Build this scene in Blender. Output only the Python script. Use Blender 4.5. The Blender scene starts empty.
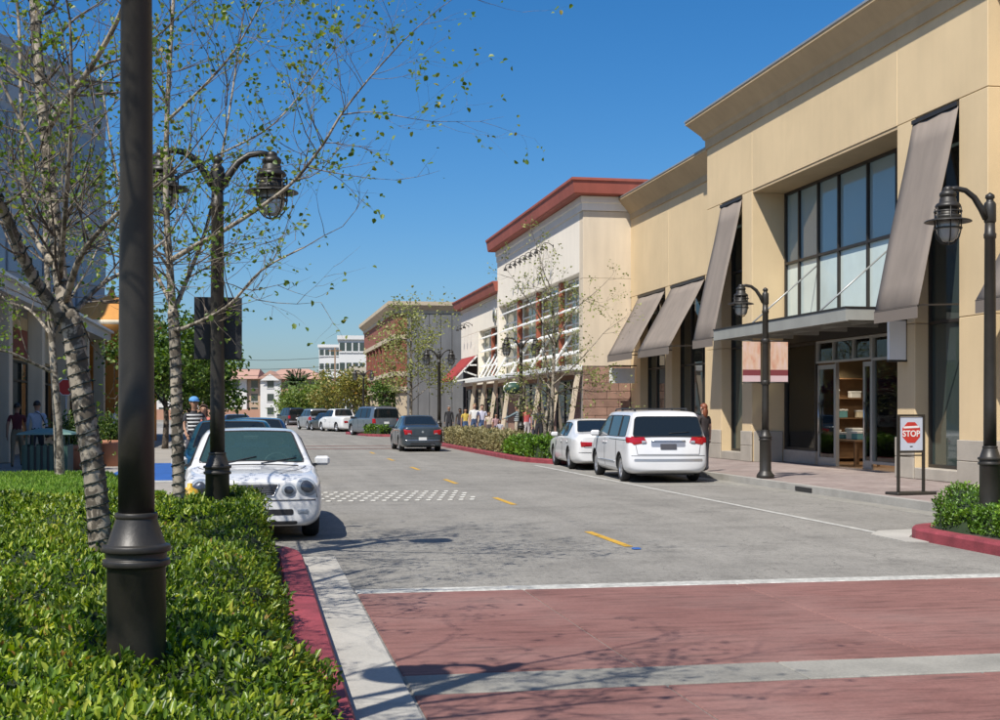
import bpy, bmesh, math, random
import numpy as np
from mathutils import Vector, Matrix
from mathutils.bvhtree import BVHTree

# ------------------------------------------------------------------ camera, sky, sun, exposure
SC = bpy.context.scene
COL = SC.collection
R = math.radians
YAW = math.atan(245.0 / 1300.0)          # the camera looks 10.7 degrees to the right of the street
cam_d = bpy.data.cameras.new('camera')
cam = bpy.data.objects.new('camera', cam_d)
COL.objects.link(cam)
cam.location = (0, 0, 1.68)
cam.rotation_euler = (math.pi / 2, 0, -YAW)
cam_d.sensor_width = 36.0
cam_d.lens = 46.8
cam_d.shift_y = 0.05
cam_d.clip_start = 0.1
cam_d.clip_end = 5000
SC.camera = cam

SUN_EL, SUN_AZ = 53.5, 223.0             # the sun stands behind the camera and to its left
world = bpy.data.worlds.new('World')
SC.world = world
world.use_nodes = True
wn = world.node_tree
for n in list(wn.nodes):
    wn.nodes.remove(n)
w_out = wn.nodes.new('ShaderNodeOutputWorld')
w_bg = wn.nodes.new('ShaderNodeBackground')
w_sky = wn.nodes.new('ShaderNodeTexSky')
w_sky.sky_type = 'NISHITA'
w_sky.sun_disc = False
w_sky.sun_elevation = R(SUN_EL)
w_sky.sun_rotation = R(SUN_AZ)
w_sky.altitude = 0
w_sky.air_density = 1.0
w_sky.dust_density = 1.1
w_sky.ozone_density = 8.0
w_bg.inputs['Strength'].default_value = 0.10
w_hs = wn.nodes.new('ShaderNodeHueSaturation')            # the picture's film look: a little more saturated, evenly over the whole sky
w_hs.inputs['Saturation'].default_value = 1.25
wn.links.new(w_sky.outputs[0], w_hs.inputs['Color'])
wn.links.new(w_hs.outputs[0], w_bg.inputs['Color'])
wn.links.new(w_bg.outputs[0], w_out.inputs['Surface'])

sun_d = bpy.data.lights.new('sun', 'SUN')
sun_d.energy = 5.0
sun_d.angle = R(0.53)
sun_d.color = (1.0, 0.945, 0.86)
sun = bpy.data.objects.new('sun', sun_d)
COL.objects.link(sun)
to_sun = Vector((math.sin(R(SUN_AZ)) * math.cos(R(SUN_EL)), math.cos(R(SUN_AZ)) * math.cos(R(SUN_EL)), math.sin(R(SUN_EL))))
sun.rotation_euler = to_sun.to_track_quat('Z', 'Y').to_euler()
sun.location = (-30, -30, 60)

vs = SC.view_settings
vs.view_transform = 'Standard'
vs.look = 'None'
vs.gamma = 1.0
vs.exposure = 0.3
vs.use_curve_mapping = False
SC.cycles.use_denoising = True
SC.cycles.max_bounces = 8
SC.cycles.transparent_max_bounces = 12
SC.cycles.sample_clamp_indirect = 6.0

# ------------------------------------------------------------------ helpers
_c, _s = math.cos(YAW), math.sin(YAW)
def at(u, v, D):
    """survey helper: a point read off the photograph at distance D, as a place in the street"""
    l = (u - 500) / 1300 * D
    return Vector((l * _c + D * _s, D * _c - l * _s, 1.68 - (v - 410) * D / 1300))
def gz(u, v, Z=0.0):
    return at(u, v, 1300 * (1.68 - Z) / (v - 410))
RC = 280.0
def road(X, s, z=0.0):
    """street coordinates: straight to 55 m, then a slow bend to the left"""
    if s <= 55:
        return Vector((X, s, z))
    p = (s - 55) / RC
    return Vector((-RC + (X + RC) * math.cos(p), 55 + (X + RC) * math.sin(p), z))
def road_head(s):
    return 0 if s <= 55 else (s - 55) / RC

def tag(o, label=None, cat=None, group=None, kind=None):
    if label: o['label'] = label
    if cat: o['category'] = cat
    if group: o['group'] = group
    if kind: o['kind'] = kind
    return o
def empty(name, loc=(0, 0, 0), rz=0.0, label=None, cat=None, group=None):
    o = bpy.data.objects.new(name, None)
    o.empty_display_size = 0.2
    o.location = loc
    o.rotation_euler = (0, 0, rz)
    COL.objects.link(o)
    return tag(o, label, cat, group)
def link(name, me, parent=None, loc=None, rot=None):
    o = bpy.data.objects.new(name, me)
    COL.objects.link(o)
    if parent is not None: o.parent = parent
    if loc is not None: o.location = loc
    if rot is not None: o.rotation_euler = rot
    return o
def copy_tree(o, parent=None):
    c = o.copy()
    COL.objects.link(c)
    c.parent = parent
    for ch in list(o.children):
        copy_tree(ch, c)
    return c

class MB:
    """collects simple solids into one mesh"""
    def __init__(self):
        self.v, self.f, self.m, self.sm = [], [], [], []
        self.slot = 0
    def add(self, vs_, fs_, smooth=False):
        b = len(self.v)
        self.v.extend([tuple(p) for p in vs_])
        for f in fs_:
            self.f.append(tuple(i + b for i in f)); self.m.append(self.slot); self.sm.append(smooth)
        return self
    def box(self, x0, x1, y0, y1, z0, z1):
        if x0 > x1: x0, x1 = x1, x0
        if y0 > y1: y0, y1 = y1, y0
        if z0 > z1: z0, z1 = z1, z0
        v = [(x, y, z) for x in (x0, x1) for y in (y0, y1) for z in (z0, z1)]
        return self.add(v, [(0, 1, 3, 2), (4, 6, 7, 5), (0, 4, 5, 1), (2, 3, 7, 6), (0, 2, 6, 4), (1, 5, 7, 3)])
    def cbox(self, x0, x1, y0, y1, z0, z1, b=0.01):
        """box with chamfered edges"""
        bm = bmesh.new()
        bmesh.ops.create_cube(bm, size=1)
        for q in bm.verts:
            q.co = Vector(((x0 + x1) / 2 + q.co.x * (x1 - x0), (y0 + y1) / 2 + q.co.y * (y1 - y0), (z0 + z1) / 2 + q.co.z * (z1 - z0)))
        bmesh.ops.bevel(bm, geom=bm.edges[:], offset=b, segments=1, affect='EDGES')
        bm.verts.index_update()
        vs_ = [q.co.copy() for q in bm.verts]; fs_ = [[q.index for q in f.verts] for f in bm.faces]
        bm.free()
        return self.add(vs_, fs_)
    def prism(self, poly, axis, a0, a1):
        """extrude a 2D polygon along an axis ('x','y','z')"""
        n = len(poly)
        def P(p, a):
            return {'x': (a, p[0], p[1]), 'y': (p[0], a, p[1]), 'z': (p[0], p[1], a)}[axis]
        v = [P(p, a0) for p in poly] + [P(p, a1) for p in poly]
        f = [tuple(range(n))[::-1], tuple(range(n, 2 * n))]
        f += [(i, (i + 1) % n, n + (i + 1) % n, n + i) for i in range(n)]
        return self.add(v, f)
    def bar(self, a, b, w, h=None):
        a, b = Vector(a), Vector(b); h = h or w
        d = (b - a); L = d.length
        if L < 1e-6: return self
        q = d.to_track_quat('Z', 'Y').to_matrix()
        v = []
        for z in (0, L):
            for x, y in ((-w / 2, -h / 2), (w / 2, -h / 2), (w / 2, h / 2), (-w / 2, h / 2)):
                v.append(a + q @ Vector((x, y, z)))
        return self.add(v, [(3, 2, 1, 0), (4, 5, 6, 7), (0, 1, 5, 4), (1, 2, 6, 5), (2, 3, 7, 6), (3, 0, 4, 7)])
    def tube(self, pts, r, n=8, cap=True, smooth=True):
        pts = [Vector(p) for p in pts]
        rr = r if isinstance(r, (list, tuple)) else [r] * len(pts)
        v, f = [], []
        ref = None
        for i, p in enumerate(pts):
            d = (pts[min(i + 1, len(pts) - 1)] - pts[max(i - 1, 0)])
            if d.length < 1e-9: d = Vector((0, 0, 1))
            d.normalize()
            if ref is None:
                ref = Vector((1, 0, 0)) if abs(d.x) < 0.8 else Vector((0, 1, 0))
            a = (ref - d * ref.dot(d))
            if a.length < 1e-4: a = d.orthogonal()
            a.normalize(); ref = a
            b = d.cross(a)
            for k in range(n):
                t = 2 * math.pi * k / n
                v.append(p + (a * math.cos(t) + b * math.sin(t)) * rr[i])
        for i in range(len(pts) - 1):
            for k in range(n):
                f.append((i * n + k, i * n + (k + 1) % n, (i + 1) * n + (k + 1) % n, (i + 1) * n + k))
        if cap:
            f.append(tuple(range(n))[::-1]); f.append(tuple(range((len(pts) - 1) * n, len(pts) * n)))
        return self.add(v, f, smooth)
    def lathe(self, prof, c=(0, 0, 0), n=16, axis='z', smooth=True, closed=False):
        """prof: list of (radius, height)"""
        v, f = [], []
        for r, h in prof:
            for k in range(n):
                t = 2 * math.pi * k / n
                p = (r * math.cos(t), r * math.sin(t), h)
                if axis == 'y': p = (p[0], p[2], p[1])
                if axis == 'x': p = (p[2], p[0], p[1])
                v.append((p[0] + c[0], p[1] + c[1], p[2] + c[2]))
        m = len(prof)
        for i in range(m if closed else m - 1):
            j = (i + 1) % m
            for k in range(n):
                f.append((i * n + k, i * n + (k + 1) % n, j * n + (k + 1) % n, j * n + k))
        if not closed:
            f.append(tuple(range(n))[::-1]); f.append(tuple(range((m - 1) * n, m * n)))
        return self.add(v, f, smooth)
    def ellipsoid(self, c, r, n=12, m=8):
        v, f = [], []
        for i in range(1, m):
            a = math.pi * i / m
            for k in range(n):
                t = 2 * math.pi * k / n
                v.append((c[0] + r[0] * math.sin(a) * math.cos(t), c[1] + r[1] * math.sin(a) * math.sin(t), c[2] + r[2] * math.cos(a)))
        for i in range(m - 2):
            for k in range(n):
                f.append((i * n + k, (i + 1) * n + k, (i + 1) * n + (k + 1) % n, i * n + (k + 1) % n))
        v.append((c[0], c[1], c[2] + r[2])); v.append((c[0], c[1], c[2] - r[2]))
        t_, b_ = len(v) - 2, len(v) - 1
        for k in range(n):
            f.append((t_, k, (k + 1) % n)); f.append((b_, (m - 2) * n + (k + 1) % n, (m - 2) * n + k))
        return self.add(v, f, True)
    def mesh(self, name, mats):
        me = bpy.data.meshes.new(name)
        me.from_pydata(self.v, [], self.f)
        mats = mats if isinstance(mats, (list, tuple)) else [mats]
        for m in mats: me.materials.append(m)
        if len(mats) > 1: me.polygons.foreach_set('material_index', self.m)
        me.polygons.foreach_set('use_smooth', self.sm)
        bm = bmesh.new(); bm.from_mesh(me)
        bmesh.ops.recalc_face_normals(bm, faces=bm.faces)
        bm.to_mesh(me); bm.free()
        me.update()
        return me
    def build(self, name, mats, parent=None, loc=None, rot=None):
        return link(name, self.mesh(name, mats), parent, loc, rot)

def np_mesh(name, verts, faces, mat, rnd=None):
    """verts Nx3, faces Mx(3|4) numpy, rnd per face"""
    me = bpy.data.meshes.new(name)
    k = faces.shape[1]
    me.vertices.add(len(verts)); me.vertices.foreach_set('co', verts.astype(np.float32).ravel())
    me.loops.add(faces.size); me.loops.foreach_set('vertex_index', faces.astype(np.int32).ravel())
    me.polygons.add(len(faces)); me.polygons.foreach_set('loop_start', np.arange(0, faces.size, k, dtype=np.int32))
    me.materials.append(mat)
    if rnd is not None:
        a = me.attributes.new('rnd', 'FLOAT', 'FACE'); a.data.foreach_set('value', rnd.astype(np.float32))
    me.update(calc_edges=True); me.validate()
    return me

def cornice(mb, path, prof):
    """sweep (out, z) profile along an open polyline; 'out' is to the right of travel, corners mitred"""
    n = len(path); v, f = [], []
    P = [Vector((p[0], p[1])) for p in path]
    def nrm(a, b):
        d = (b - a).normalized(); return Vector((d.y, -d.x))
    for i in range(n):
        if i == 0: m = nrm(P[0], P[1])
        elif i == n - 1: m = nrm(P[-2], P[-1])
        else:
            a, b = nrm(P[i - 1], P[i]), nrm(P[i], P[i + 1])
            m = (a + b); m = m / max(0.2, m.dot(a))
        for o, z in prof:
            v.append((P[i].x + m.x * o, P[i].y + m.y * o, z))
    k = len(prof)
    for i in range(n - 1):
        for j in range(k):
            f.append((i * k + j, i * k + (j + 1) % k, (i + 1) * k + (j + 1) % k, (i + 1) * k + j))
    f.append(tuple(range(k))); f.append(tuple(range((n - 1) * k, n * k))[::-1])
    mb.add(v, f)

# ------------------------------------------------------------------ materials
def new_mat(name):
    m = bpy.data.materials.new(name); m.use_nodes = True
    nt = m.node_tree
    b = nt.nodes['Principled BSDF']
    return m, nt, b
def N(nt, t, **kw):
    n = nt.nodes.new(t)
    for k, v in kw.items():
        if k in n.inputs: n.inputs[k].default_value = v
        else: setattr(n, k, v)
    return n
def noise(nt, vec, scale, detail=4, rough=0.55, dist=0.0):
    n = N(nt, 'ShaderNodeTexNoise')
    n.inputs['Scale'].default_value = scale; n.inputs['Detail'].default_value = detail
    n.inputs['Roughness'].default_value = rough; n.inputs['Distortion'].default_value = dist
    nt.links.new(vec, n.inputs['Vector'])
    return n.outputs['Fac']
def ramp(nt, fac, stops):
    r = N(nt, 'ShaderNodeValToRGB')
    e = r.color_ramp.elements
    while len(e) < len(stops): e.new(0.5)
    for i, (p, c) in enumerate(stops):
        e[i].position = p
        e[i].color = (c[0], c[1], c[2], 1) if isinstance(c, (tuple, list)) else (c, c, c, 1)
    nt.links.new(fac, r.inputs['Fac'])
    return r.outputs['Color']
def mixc(nt, fac, a, b, mode='MIX'):
    m = N(nt, 'ShaderNodeMix', data_type='RGBA', blend_type=mode)
    if isinstance(fac, (int, float)): m.inputs[0].default_value = fac
    else: nt.links.new(fac, m.inputs[0])
    for i, x in ((6, a), (7, b)):
        if isinstance(x, (tuple, list)): m.inputs[i].default_value = (x[0], x[1], x[2], 1)
        else: nt.links.new(x, m.inputs[i])
    return m.outputs[2]
def bump(nt, b, h, strength, dist=0.02):
    n = N(nt, 'ShaderNodeBump'); n.inputs['Strength'].default_value = strength; n.inputs['Distance'].default_value = dist
    nt.links.new(h, n.inputs['Height']); nt.links.new(n.outputs[0], b.inputs['Normal'])
def obj_vec(nt, scale=None):
    t = N(nt, 'ShaderNodeTexCoord')
    if scale is None: return t.outputs['Object']
    mp = N(nt, 'ShaderNodeMapping'); mp.inputs['Scale'].default_value = scale
    nt.links.new(t.outputs['Object'], mp.inputs['Vector'])
    return mp.outputs[0]
def rand_obj(nt):
    return N(nt, 'ShaderNodeObjectInfo').outputs['Random']
def M(name, col, rough=0.75, var=0.08, scale=3.0, fine=0.05, fscale=60, bmp=0.0, bscale=80, metal=0.0, coat=0.0, spec=0.5, objvar=0.0, streak=0.0):
    m, nt, b = new_mat(name)
    v = obj_vec(nt)
    a = noise(nt, v, scale, 5)
    lo = tuple(max(0, c * (1 - var)) for c in col); hi = tuple(min(1, c * (1 + var)) for c in col)
    c = ramp(nt, a, [(0.3, lo), (0.7, hi)])
    if fine:
        g = noise(nt, v, fscale, 3)
        c = mixc(nt, 1.0, c, ramp(nt, g, [(0.25, 1 - fine * 1.6), (0.75, 1.0)]), 'MULTIPLY')
    if streak:
        st = noise(nt, obj_vec(nt, (1.2, 1.2, 0.12)), 3.0, 5)
        c = mixc(nt, 1.0, c, ramp(nt, st, [(0.35, 1 - streak), (0.6, 1.0)]), 'MULTIPLY')
    if objvar:
        c = mixc(nt, 1.0, c, ramp(nt, rand_obj(nt), [(0, 1 - objvar), (1, 1.0)]), 'MULTIPLY')
    nt.links.new(c, b.inputs['Base Color'])
    b.inputs['Roughness'].default_value = rough; b.inputs['Metallic'].default_value = metal
    b.inputs['Specular IOR Level'].default_value = spec
    if coat:
        b.inputs['Coat Weight'].default_value = coat; b.inputs['Coat Roughness'].default_value = 0.04
    if bmp: bump(nt, b, noise(nt, v, bscale, 4), bmp)
    return m
def glassy(name, col, rough=0.04, spec=0.6, trans=0.0, tint=None, wav=0.0):
    """window glass: reflects, and lets a share of the view through when trans > 0"""
    m, nt, b = new_mat(name)
    b.inputs['Base Color'].default_value = (*col, 1); b.inputs['Roughness'].default_value = rough
    b.inputs['Specular IOR Level'].default_value = spec
    if wav: bump(nt, b, noise(nt, obj_vec(nt), 0.9, 2), wav, 0.05)
    if trans:
        out = nt.nodes['Material Output']
        tr = N(nt, 'ShaderNodeBsdfTransparent'); tr.inputs[0].default_value = (*(tint or (1, 1, 1)), 1)
        gl = N(nt, 'ShaderNodeBsdfGlossy'); gl.inputs['Roughness'].default_value = 0.02
        fr = N(nt, 'ShaderNodeFresnel'); fr.inputs['IOR'].default_value = 1.5
        mx = N(nt, 'ShaderNodeMixShader'); mx2 = N(nt, 'ShaderNodeMixShader')
        mx2.inputs[0].default_value = trans
        nt.links.new(b.outputs[0], mx2.inputs[1]); nt.links.new(tr.outputs[0], mx2.inputs[2])
        nt.links.new(fr.outputs[0], mx.inputs[0]); nt.links.new(mx2.outputs[0], mx.inputs[1]); nt.links.new(gl.outputs[0], mx.inputs[2])
        nt.links.new(mx.outputs[0], out.inputs['Surface'])
    return m
def leafmat(name, stops, rough=0.4, trans=0.3, spec=0.5):
    m, nt, b = new_mat(name)
    at_ = N(nt, 'ShaderNodeAttribute', attribute_name='rnd')
    c = ramp(nt, at_.outputs['Fac'], stops)
    g = noise(nt, obj_vec(nt), 1.1, 3)
    c = mixc(nt, 1.0, c, ramp(nt, g, [(0.3, 0.7), (0.7, 1.12)]), 'MULTIPLY')
    nt.links.new(c, b.inputs['Base Color'])
    b.inputs['Roughness'].default_value = rough; b.inputs['Specular IOR Level'].default_value = spec
    tl = N(nt, 'ShaderNodeBsdfTranslucent')
    hs = N(nt, 'ShaderNodeHueSaturation'); hs.inputs['Saturation'].default_value = 1.15; hs.inputs['Value'].default_value = 1.5
    nt.links.new(c, hs.inputs['Color']); nt.links.new(hs.outputs[0], tl.inputs[0])
    mx = N(nt, 'ShaderNodeMixShader'); mx.inputs[0].default_value = trans
    nt.links.new(b.outputs[0], mx.inputs[1]); nt.links.new(tl.outputs[0], mx.inputs[2])
    nt.links.new(mx.outputs[0], nt.nodes['Material Output'].inputs['Surface'])
    return m
def paint(name, col, metal=0.0, rough=0.35):
    m, nt, b = new_mat(name)
    g = noise(nt, obj_vec(nt), 2.2, 3)
    nt.links.new(ramp(nt, g, [(0.3, tuple(c * 0.94 for c in col)), (0.7, col)]), b.inputs['Base Color'])
    b.inputs['Roughness'].default_value = rough; b.inputs['Metallic'].default_value = metal
    b.inputs['Coat Weight'].default_value = 0.8; b.inputs['Coat Roughness'].default_value = 0.05
    return m

MT = {}
MT['stucco'] = M('sand_stucco', (0.67, 0.515, 0.305), 0.9, 0.07, 0.5, 0.07, 90, 0.3, 120, streak=0.035)
MT['cornice_sand'] = M('sand_cornice', (0.50, 0.375, 0.22), 0.85, 0.08, 0.6, 0.05, 70, 0.15, 100, streak=0.06)
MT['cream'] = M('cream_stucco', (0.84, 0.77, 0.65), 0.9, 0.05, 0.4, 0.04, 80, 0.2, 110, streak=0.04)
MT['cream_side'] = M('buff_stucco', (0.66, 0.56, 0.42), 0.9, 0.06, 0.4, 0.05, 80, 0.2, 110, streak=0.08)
MT['red_trim'] = M('terracotta_red_trim', (0.33, 0.085, 0.055), 0.7, 0.12, 0.7, 0.05, 40, streak=0.1)
MT['red_post'] = M('rust_red_painted_steel', (0.32, 0.09, 0.045), 0.6, 0.15, 1.0, 0.05, 40)
MT['white_paint'] = M('white_painted_metal', (0.76, 0.76, 0.73), 0.5, 0.04, 2.0, 0.03, 40, streak=0.06)
MT['block'] = M('brown_split_block', (0.37, 0.225, 0.165), 0.95, 0.18, 3.0, 0.15, 40, 0.6, 45, objvar=0.25)
MT['mortar'] = M('grey_mortar', (0.30, 0.26, 0.22), 0.95)
MT['plinth'] = M('grey_stone_plinth', (0.40, 0.36, 0.30), 0.85, 0.12, 2.0, 0.10, 60, 0.15, 60, objvar=0.12)
MT['awning'] = M('taupe_canvas', (0.245, 0.205, 0.172), 0.9, 0.07, 0.8, 0.05, 150, 0.12, 300, streak=0.12)
MT['awning_dark'] = M('taupe_canvas_edge', (0.18, 0.15, 0.125), 0.9, 0.06, 0.8, 0.05, 150)
MT['bronze'] = M('dark_bronze_aluminium', (0.045, 0.04, 0.035), 0.45, 0.1, 2, 0, metal=0.4)
MT['alu'] = M('satin_aluminium', (0.42, 0.42, 0.40), 0.4, 0.08, 2, 0.03, 40, metal=0.5)
MT['canopy'] = M('grey_green_canopy_steel', (0.30, 0.30, 0.27), 0.5, 0.08, 1, 0.04, 30, streak=0.08)
MT['glass_dark'] = glassy('dark_shop_glass', (0.04, 0.055, 0.05), 0.03, 0.7, wav=0.03)
MT['glass_sky'] = glassy('sky_painted_upper_glass', (0.25, 0.34, 0.36), 0.04, 0.8, wav=0.02)  # base colour of the tinted panes also holds the sky reflection
MT['glass_pale'] = M('pale_blind_glass', (0.58, 0.66, 0.61), 0.12, 0.10, 0.8, 0, spec=0.8)
MT['glass_clear'] = glassy('clear_shop_glass', (0.03, 0.04, 0.035), 0.02, 0.6, trans=0.92, tint=(0.85, 0.92, 0.88))
MT['black_metal'] = M('black_painted_cast_iron', (0.026, 0.023, 0.018), 0.45, 0.2, 6, 0.1, 80, 0.05, 60)
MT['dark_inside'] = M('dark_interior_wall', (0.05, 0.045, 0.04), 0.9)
MT['wood'] = M('brown_wood', (0.20, 0.11, 0.05), 0.6, 0.2, 4, 0.1, 40)
MT['rubber'] = M('black_rubber', (0.018, 0.018, 0.018), 0.85, 0.2, 8, 0.1, 60)
MT['chrome'] = M('bright_chrome', (0.75, 0.76, 0.77), 0.18, 0.03, 2, 0, metal=1.0)
MT['plastic_black'] = M('black_plastic', (0.02, 0.02, 0.021), 0.5, 0.1, 3, 0)
MT['lamp_glass'] = glassy('frosted_lamp_glass', (0.55, 0.57, 0.55), 0.15, 0.6, trans=0.45)
# ------------------------------------------------------------------ ground, road, pavements
def road_mat():
    m, nt, b = new_mat('worn_grey_asphalt')
    v = obj_vec(nt)
    big = noise(nt, v, 0.22, 5)
    c = ramp(nt, big, [(0.3, (0.207, 0.197, 0.175)), (0.7, (0.278, 0.264, 0.234))])
    lane = noise(nt, obj_vec(nt, (1.6, 0.05, 1)), 1.0, 4)          # tyre-polished tracks along the street
    c = mixc(nt, 1.0, c, ramp(nt, lane, [(0.3, 0.86), (0.65, 1.03)]), 'MULTIPLY')
    sp = noise(nt, v, 55, 2, 0.8)
    c = mixc(nt, 1.0, c, ramp(nt, sp, [(0.3, 0.62), (0.5, 1.0), (0.72, 1.22)]), 'MULTIPLY')
    gr = noise(nt, obj_vec(nt, (1, .45, 1)), 17, 3, 0.7)
    c = mixc(nt, 1.0, c, ramp(nt, gr, [(0.32, 0.80), (0.5, 1.0), (0.7, 1.10)]), 'MULTIPLY')
    patch = noise(nt, v, 1.4, 6, 0.65)
    c = mixc(nt, 1.0, c, ramp(nt, patch, [(0.30, 0.76), (0.5, 1.0), (0.7, 1.06)]), 'MULTIPLY')
    # fine cracks
    vo = N(nt, 'ShaderNodeTexVoronoi', feature='DISTANCE_TO_EDGE'); vo.inputs['Scale'].default_value = 0.9
    ds = N(nt, 'ShaderNodeVectorMath', operation='ADD'); nz = N(nt, 'ShaderNodeTexNoise'); nz.inputs['Scale'].default_value = 2.0; nz.inputs['Detail'].default_value = 5
    nt.links.new(v, nz.inputs['Vector']); nt.links.new(v, ds.inputs[0]); nt.links.new(nz.outputs['Color'], ds.inputs[1]); nt.links.new(ds.outputs[0], vo.inputs['Vector'])
    cr = ramp(nt, vo.outputs['Distance'], [(0.0, 1.0), (0.012, 0.0)])
    msk = ramp(nt, noise(nt, v, 0.35, 3), [(0.44, 0.0), (0.58, 0.75)])
    k = mixc(nt, 1.0, cr, msk, 'MULTIPLY')
    c = mixc(nt, k, c, (0.07, 0.066, 0.06))
    # old oil drips
    oil = ramp(nt, noise(nt, obj_vec(nt, (1, 0.6, 1)), 2.6, 3), [(0.69, 0.0), (0.76, 0.5)])
    c = mixc(nt, oil, c, (0.09, 0.085, 0.08))
    nt.links.new(c, b.inputs['Base Color'])
    b.inputs['Roughness'].default_value = 0.85
    b.inputs['Specular IOR Level'].default_value = 0.3
    bump(nt, b, noise(nt, v, 70, 3), 0.5, 0.01)
    return m
def slab_mat():
    m, nt, b = new_mat('red_stained_concrete')
    v = obj_vec(nt)
    c = ramp(nt, noise(nt, v, 0.8, 5), [(0.3, (0.190, 0.088, 0.074)), (0.7, (0.255, 0.128, 0.108))])
    br = noise(nt, obj_vec(nt, (0.7, 4.0, 1)), 2.6, 6, 0.7)         # rolled texture across the street
    c = mixc(nt, 1.0, c, ramp(nt, br, [(0.33, 0.60), (0.50, 1.0), (0.75, 1.16)]), 'MULTIPLY')
    c = mixc(nt, 1.0, c, ramp(nt, noise(nt, v, 45, 3), [(0.3, 0.85), (0.7, 1.05)]), 'MULTIPLY')
    worn = ramp(nt, noise(nt, v, 0.5, 6, 0.6), [(0.48, 0.0), (0.72, 0.32)])
    c = mixc(nt, worn, c, (0.30, 0.215, 0.19))
    scuff = ramp(nt, noise(nt, obj_vec(nt, (0.5, 5, 1)), 1.7, 4, 0.6), [(0.62, 0.0), (0.70, 0.65)])
    c = mixc(nt, scuff, c, (0.085, 0.055, 0.05))
    c = mixc(nt, 1.0, c, ramp(nt, rand_obj(nt), [(0, 0.90), (1, 1.04)]), 'MULTIPLY')
    nt.links.new(c, b.inputs['Base Color']); b.inputs['Roughness'].default_value = 0.8
    b.inputs['Specular IOR Level'].default_value = 0.35
    bump(nt, b, br, 0.35, 0.01)
    return m
def paver_mat():
    m, nt, b = new_mat('brick_pavers')
    v = obj_vec(nt, (1, 1, 1))
    bk = N(nt, 'ShaderNodeTexBrick')
    bk.inputs['Color1'].default_value = (0.25, 0.19, 0.17, 1); bk.inputs['Color2'].default_value = (0.34, 0.28, 0.25, 1)
    bk.inputs['Mortar'].default_value = (0.15, 0.13, 0.12, 1); bk.inputs['Scale'].default_value = 1.0
    bk.inputs['Brick Width'].default_value = 0.24; bk.inputs['Row Height'].default_value = 0.12; bk.inputs['Mortar Size'].default_value = 0.006
    nt.links.new(v, bk.inputs['Vector'])
    c = mixc(nt, 1.0, bk.outputs['Color'], ramp(nt, noise(nt, obj_vec(nt), 0.8, 5), [(0.3, 0.80), (0.7, 1.08)]), 'MULTIPLY')
    nt.links.new(c, b.inputs['Base Color']); b.inputs['Roughness'].default_value = 0.85
    bump(nt, b, bk.outputs['Fac'], -0.4, 0.01)
    return m
MT['road'] = road_mat()
MT['slab'] = slab_mat()
MT['paver'] = paver_mat()
MT['concrete'] = M('pale_concrete', (0.42, 0.40, 0.355), 0.85, 0.12, 1.2, 0.12, 50, 0.2, 60, objvar=0.12)
MT['concrete_old'] = M('weathered_concrete', (0.30, 0.285, 0.245), 0.85, 0.2, 1.5, 0.15, 50, 0.2, 60, objvar=0.15)
MT['kerb_red'] = M('red_kerb_paint', (0.29, 0.05, 0.062), 0.7, 0.3, 3.5, 0.22, 45, 0.2, 60)
MT['kerb_grey'] = M('grey_kerb_concrete', (0.36, 0.345, 0.31), 0.85, 0.18, 1.5, 0.15, 45, 0.2, 60)
MT['kerb_blue'] = M('blue_kerb_paint', (0.03, 0.11, 0.36), 0.6, 0.15, 2.0, 0.08, 45)
MT['line_white'] = M('worn_white_road_paint', (0.56, 0.55, 0.50), 0.7, 0.22, 5.0, 0.32, 18)
MT['line_yellow'] = M('worn_yellow_road_paint', (0.62, 0.36, 0.035), 0.7, 0.14, 4.0, 0.25, 22)
MT['soil'] = M('dark_planter_soil', (0.07, 0.05, 0.035), 0.95, 0.3, 6, 0.2, 40, 0.6, 30)
MT['ground'] = M('dry_ground', (0.27, 0.24, 0.19), 0.95, 0.15, 0.05, 0.1, 3)
MT['footway'] = M('grey_footway_concrete', (0.33, 0.305, 0.27), 0.85, 0.14, 0.8, 0.12, 45, 0.15, 50)

def strip(name, X0, X1, s0, s1, z, mat, parent=None, step=4.0, thick=None):
    n = max(1, int((s1 - s0) / step)); mb = MB(); v = []; f = []
    for i in range(n + 1):
        s = s0 + (s1 - s0) * i / n
        for X in (X0, X1): v.append(road(X, s, z))
    f = [(2 * i, 2 * i + 1, 2 * i + 3, 2 * i + 2) for i in range(n)]
    if thick:
        b = len(v); v += [Vector((p.x, p.y, p.z - thick)) for p in v]
        f += [(b + 2 * i, b + 2 * i + 2, b + 2 * i + 3, b + 2 * i + 1) for i in range(n)]
        for i in range(n):
            f += [(2 * i, 2 * i + 2, b + 2 * i + 2, b + 2 * i), (2 * i + 1, b + 2 * i + 1, b + 2 * i + 3, 2 * i + 3)]
        f += [(0, b, b + 1, 1), (2 * n, 2 * n + 1, b + 2 * n + 1, b + 2 * n)]
    mb.add(v, f)
    return mb.build(name, mat, parent)

g = MB(); g.add([(-900, -300, -0.08), (900, -300, -0.08), (900, 2500, -0.08), (-900, 2500, -0.08)], [(0, 1, 2, 3)])
tag(g.build('ground', MT['ground']), kind='structure')
road_o = tag(strip('road', -1.3, 11.25, -14, 260, 0.0, MT['road']), kind='structure')
# cross street at the far end
g = MB(); g.add([(-160, 250, -0.03), (140, 250, -0.03), (140, 264, -0.03), (-160, 264, -0.03)], [(0, 1, 2, 3)])
tag(g.build('cross_road', MT['road']), kind='structure')

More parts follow.
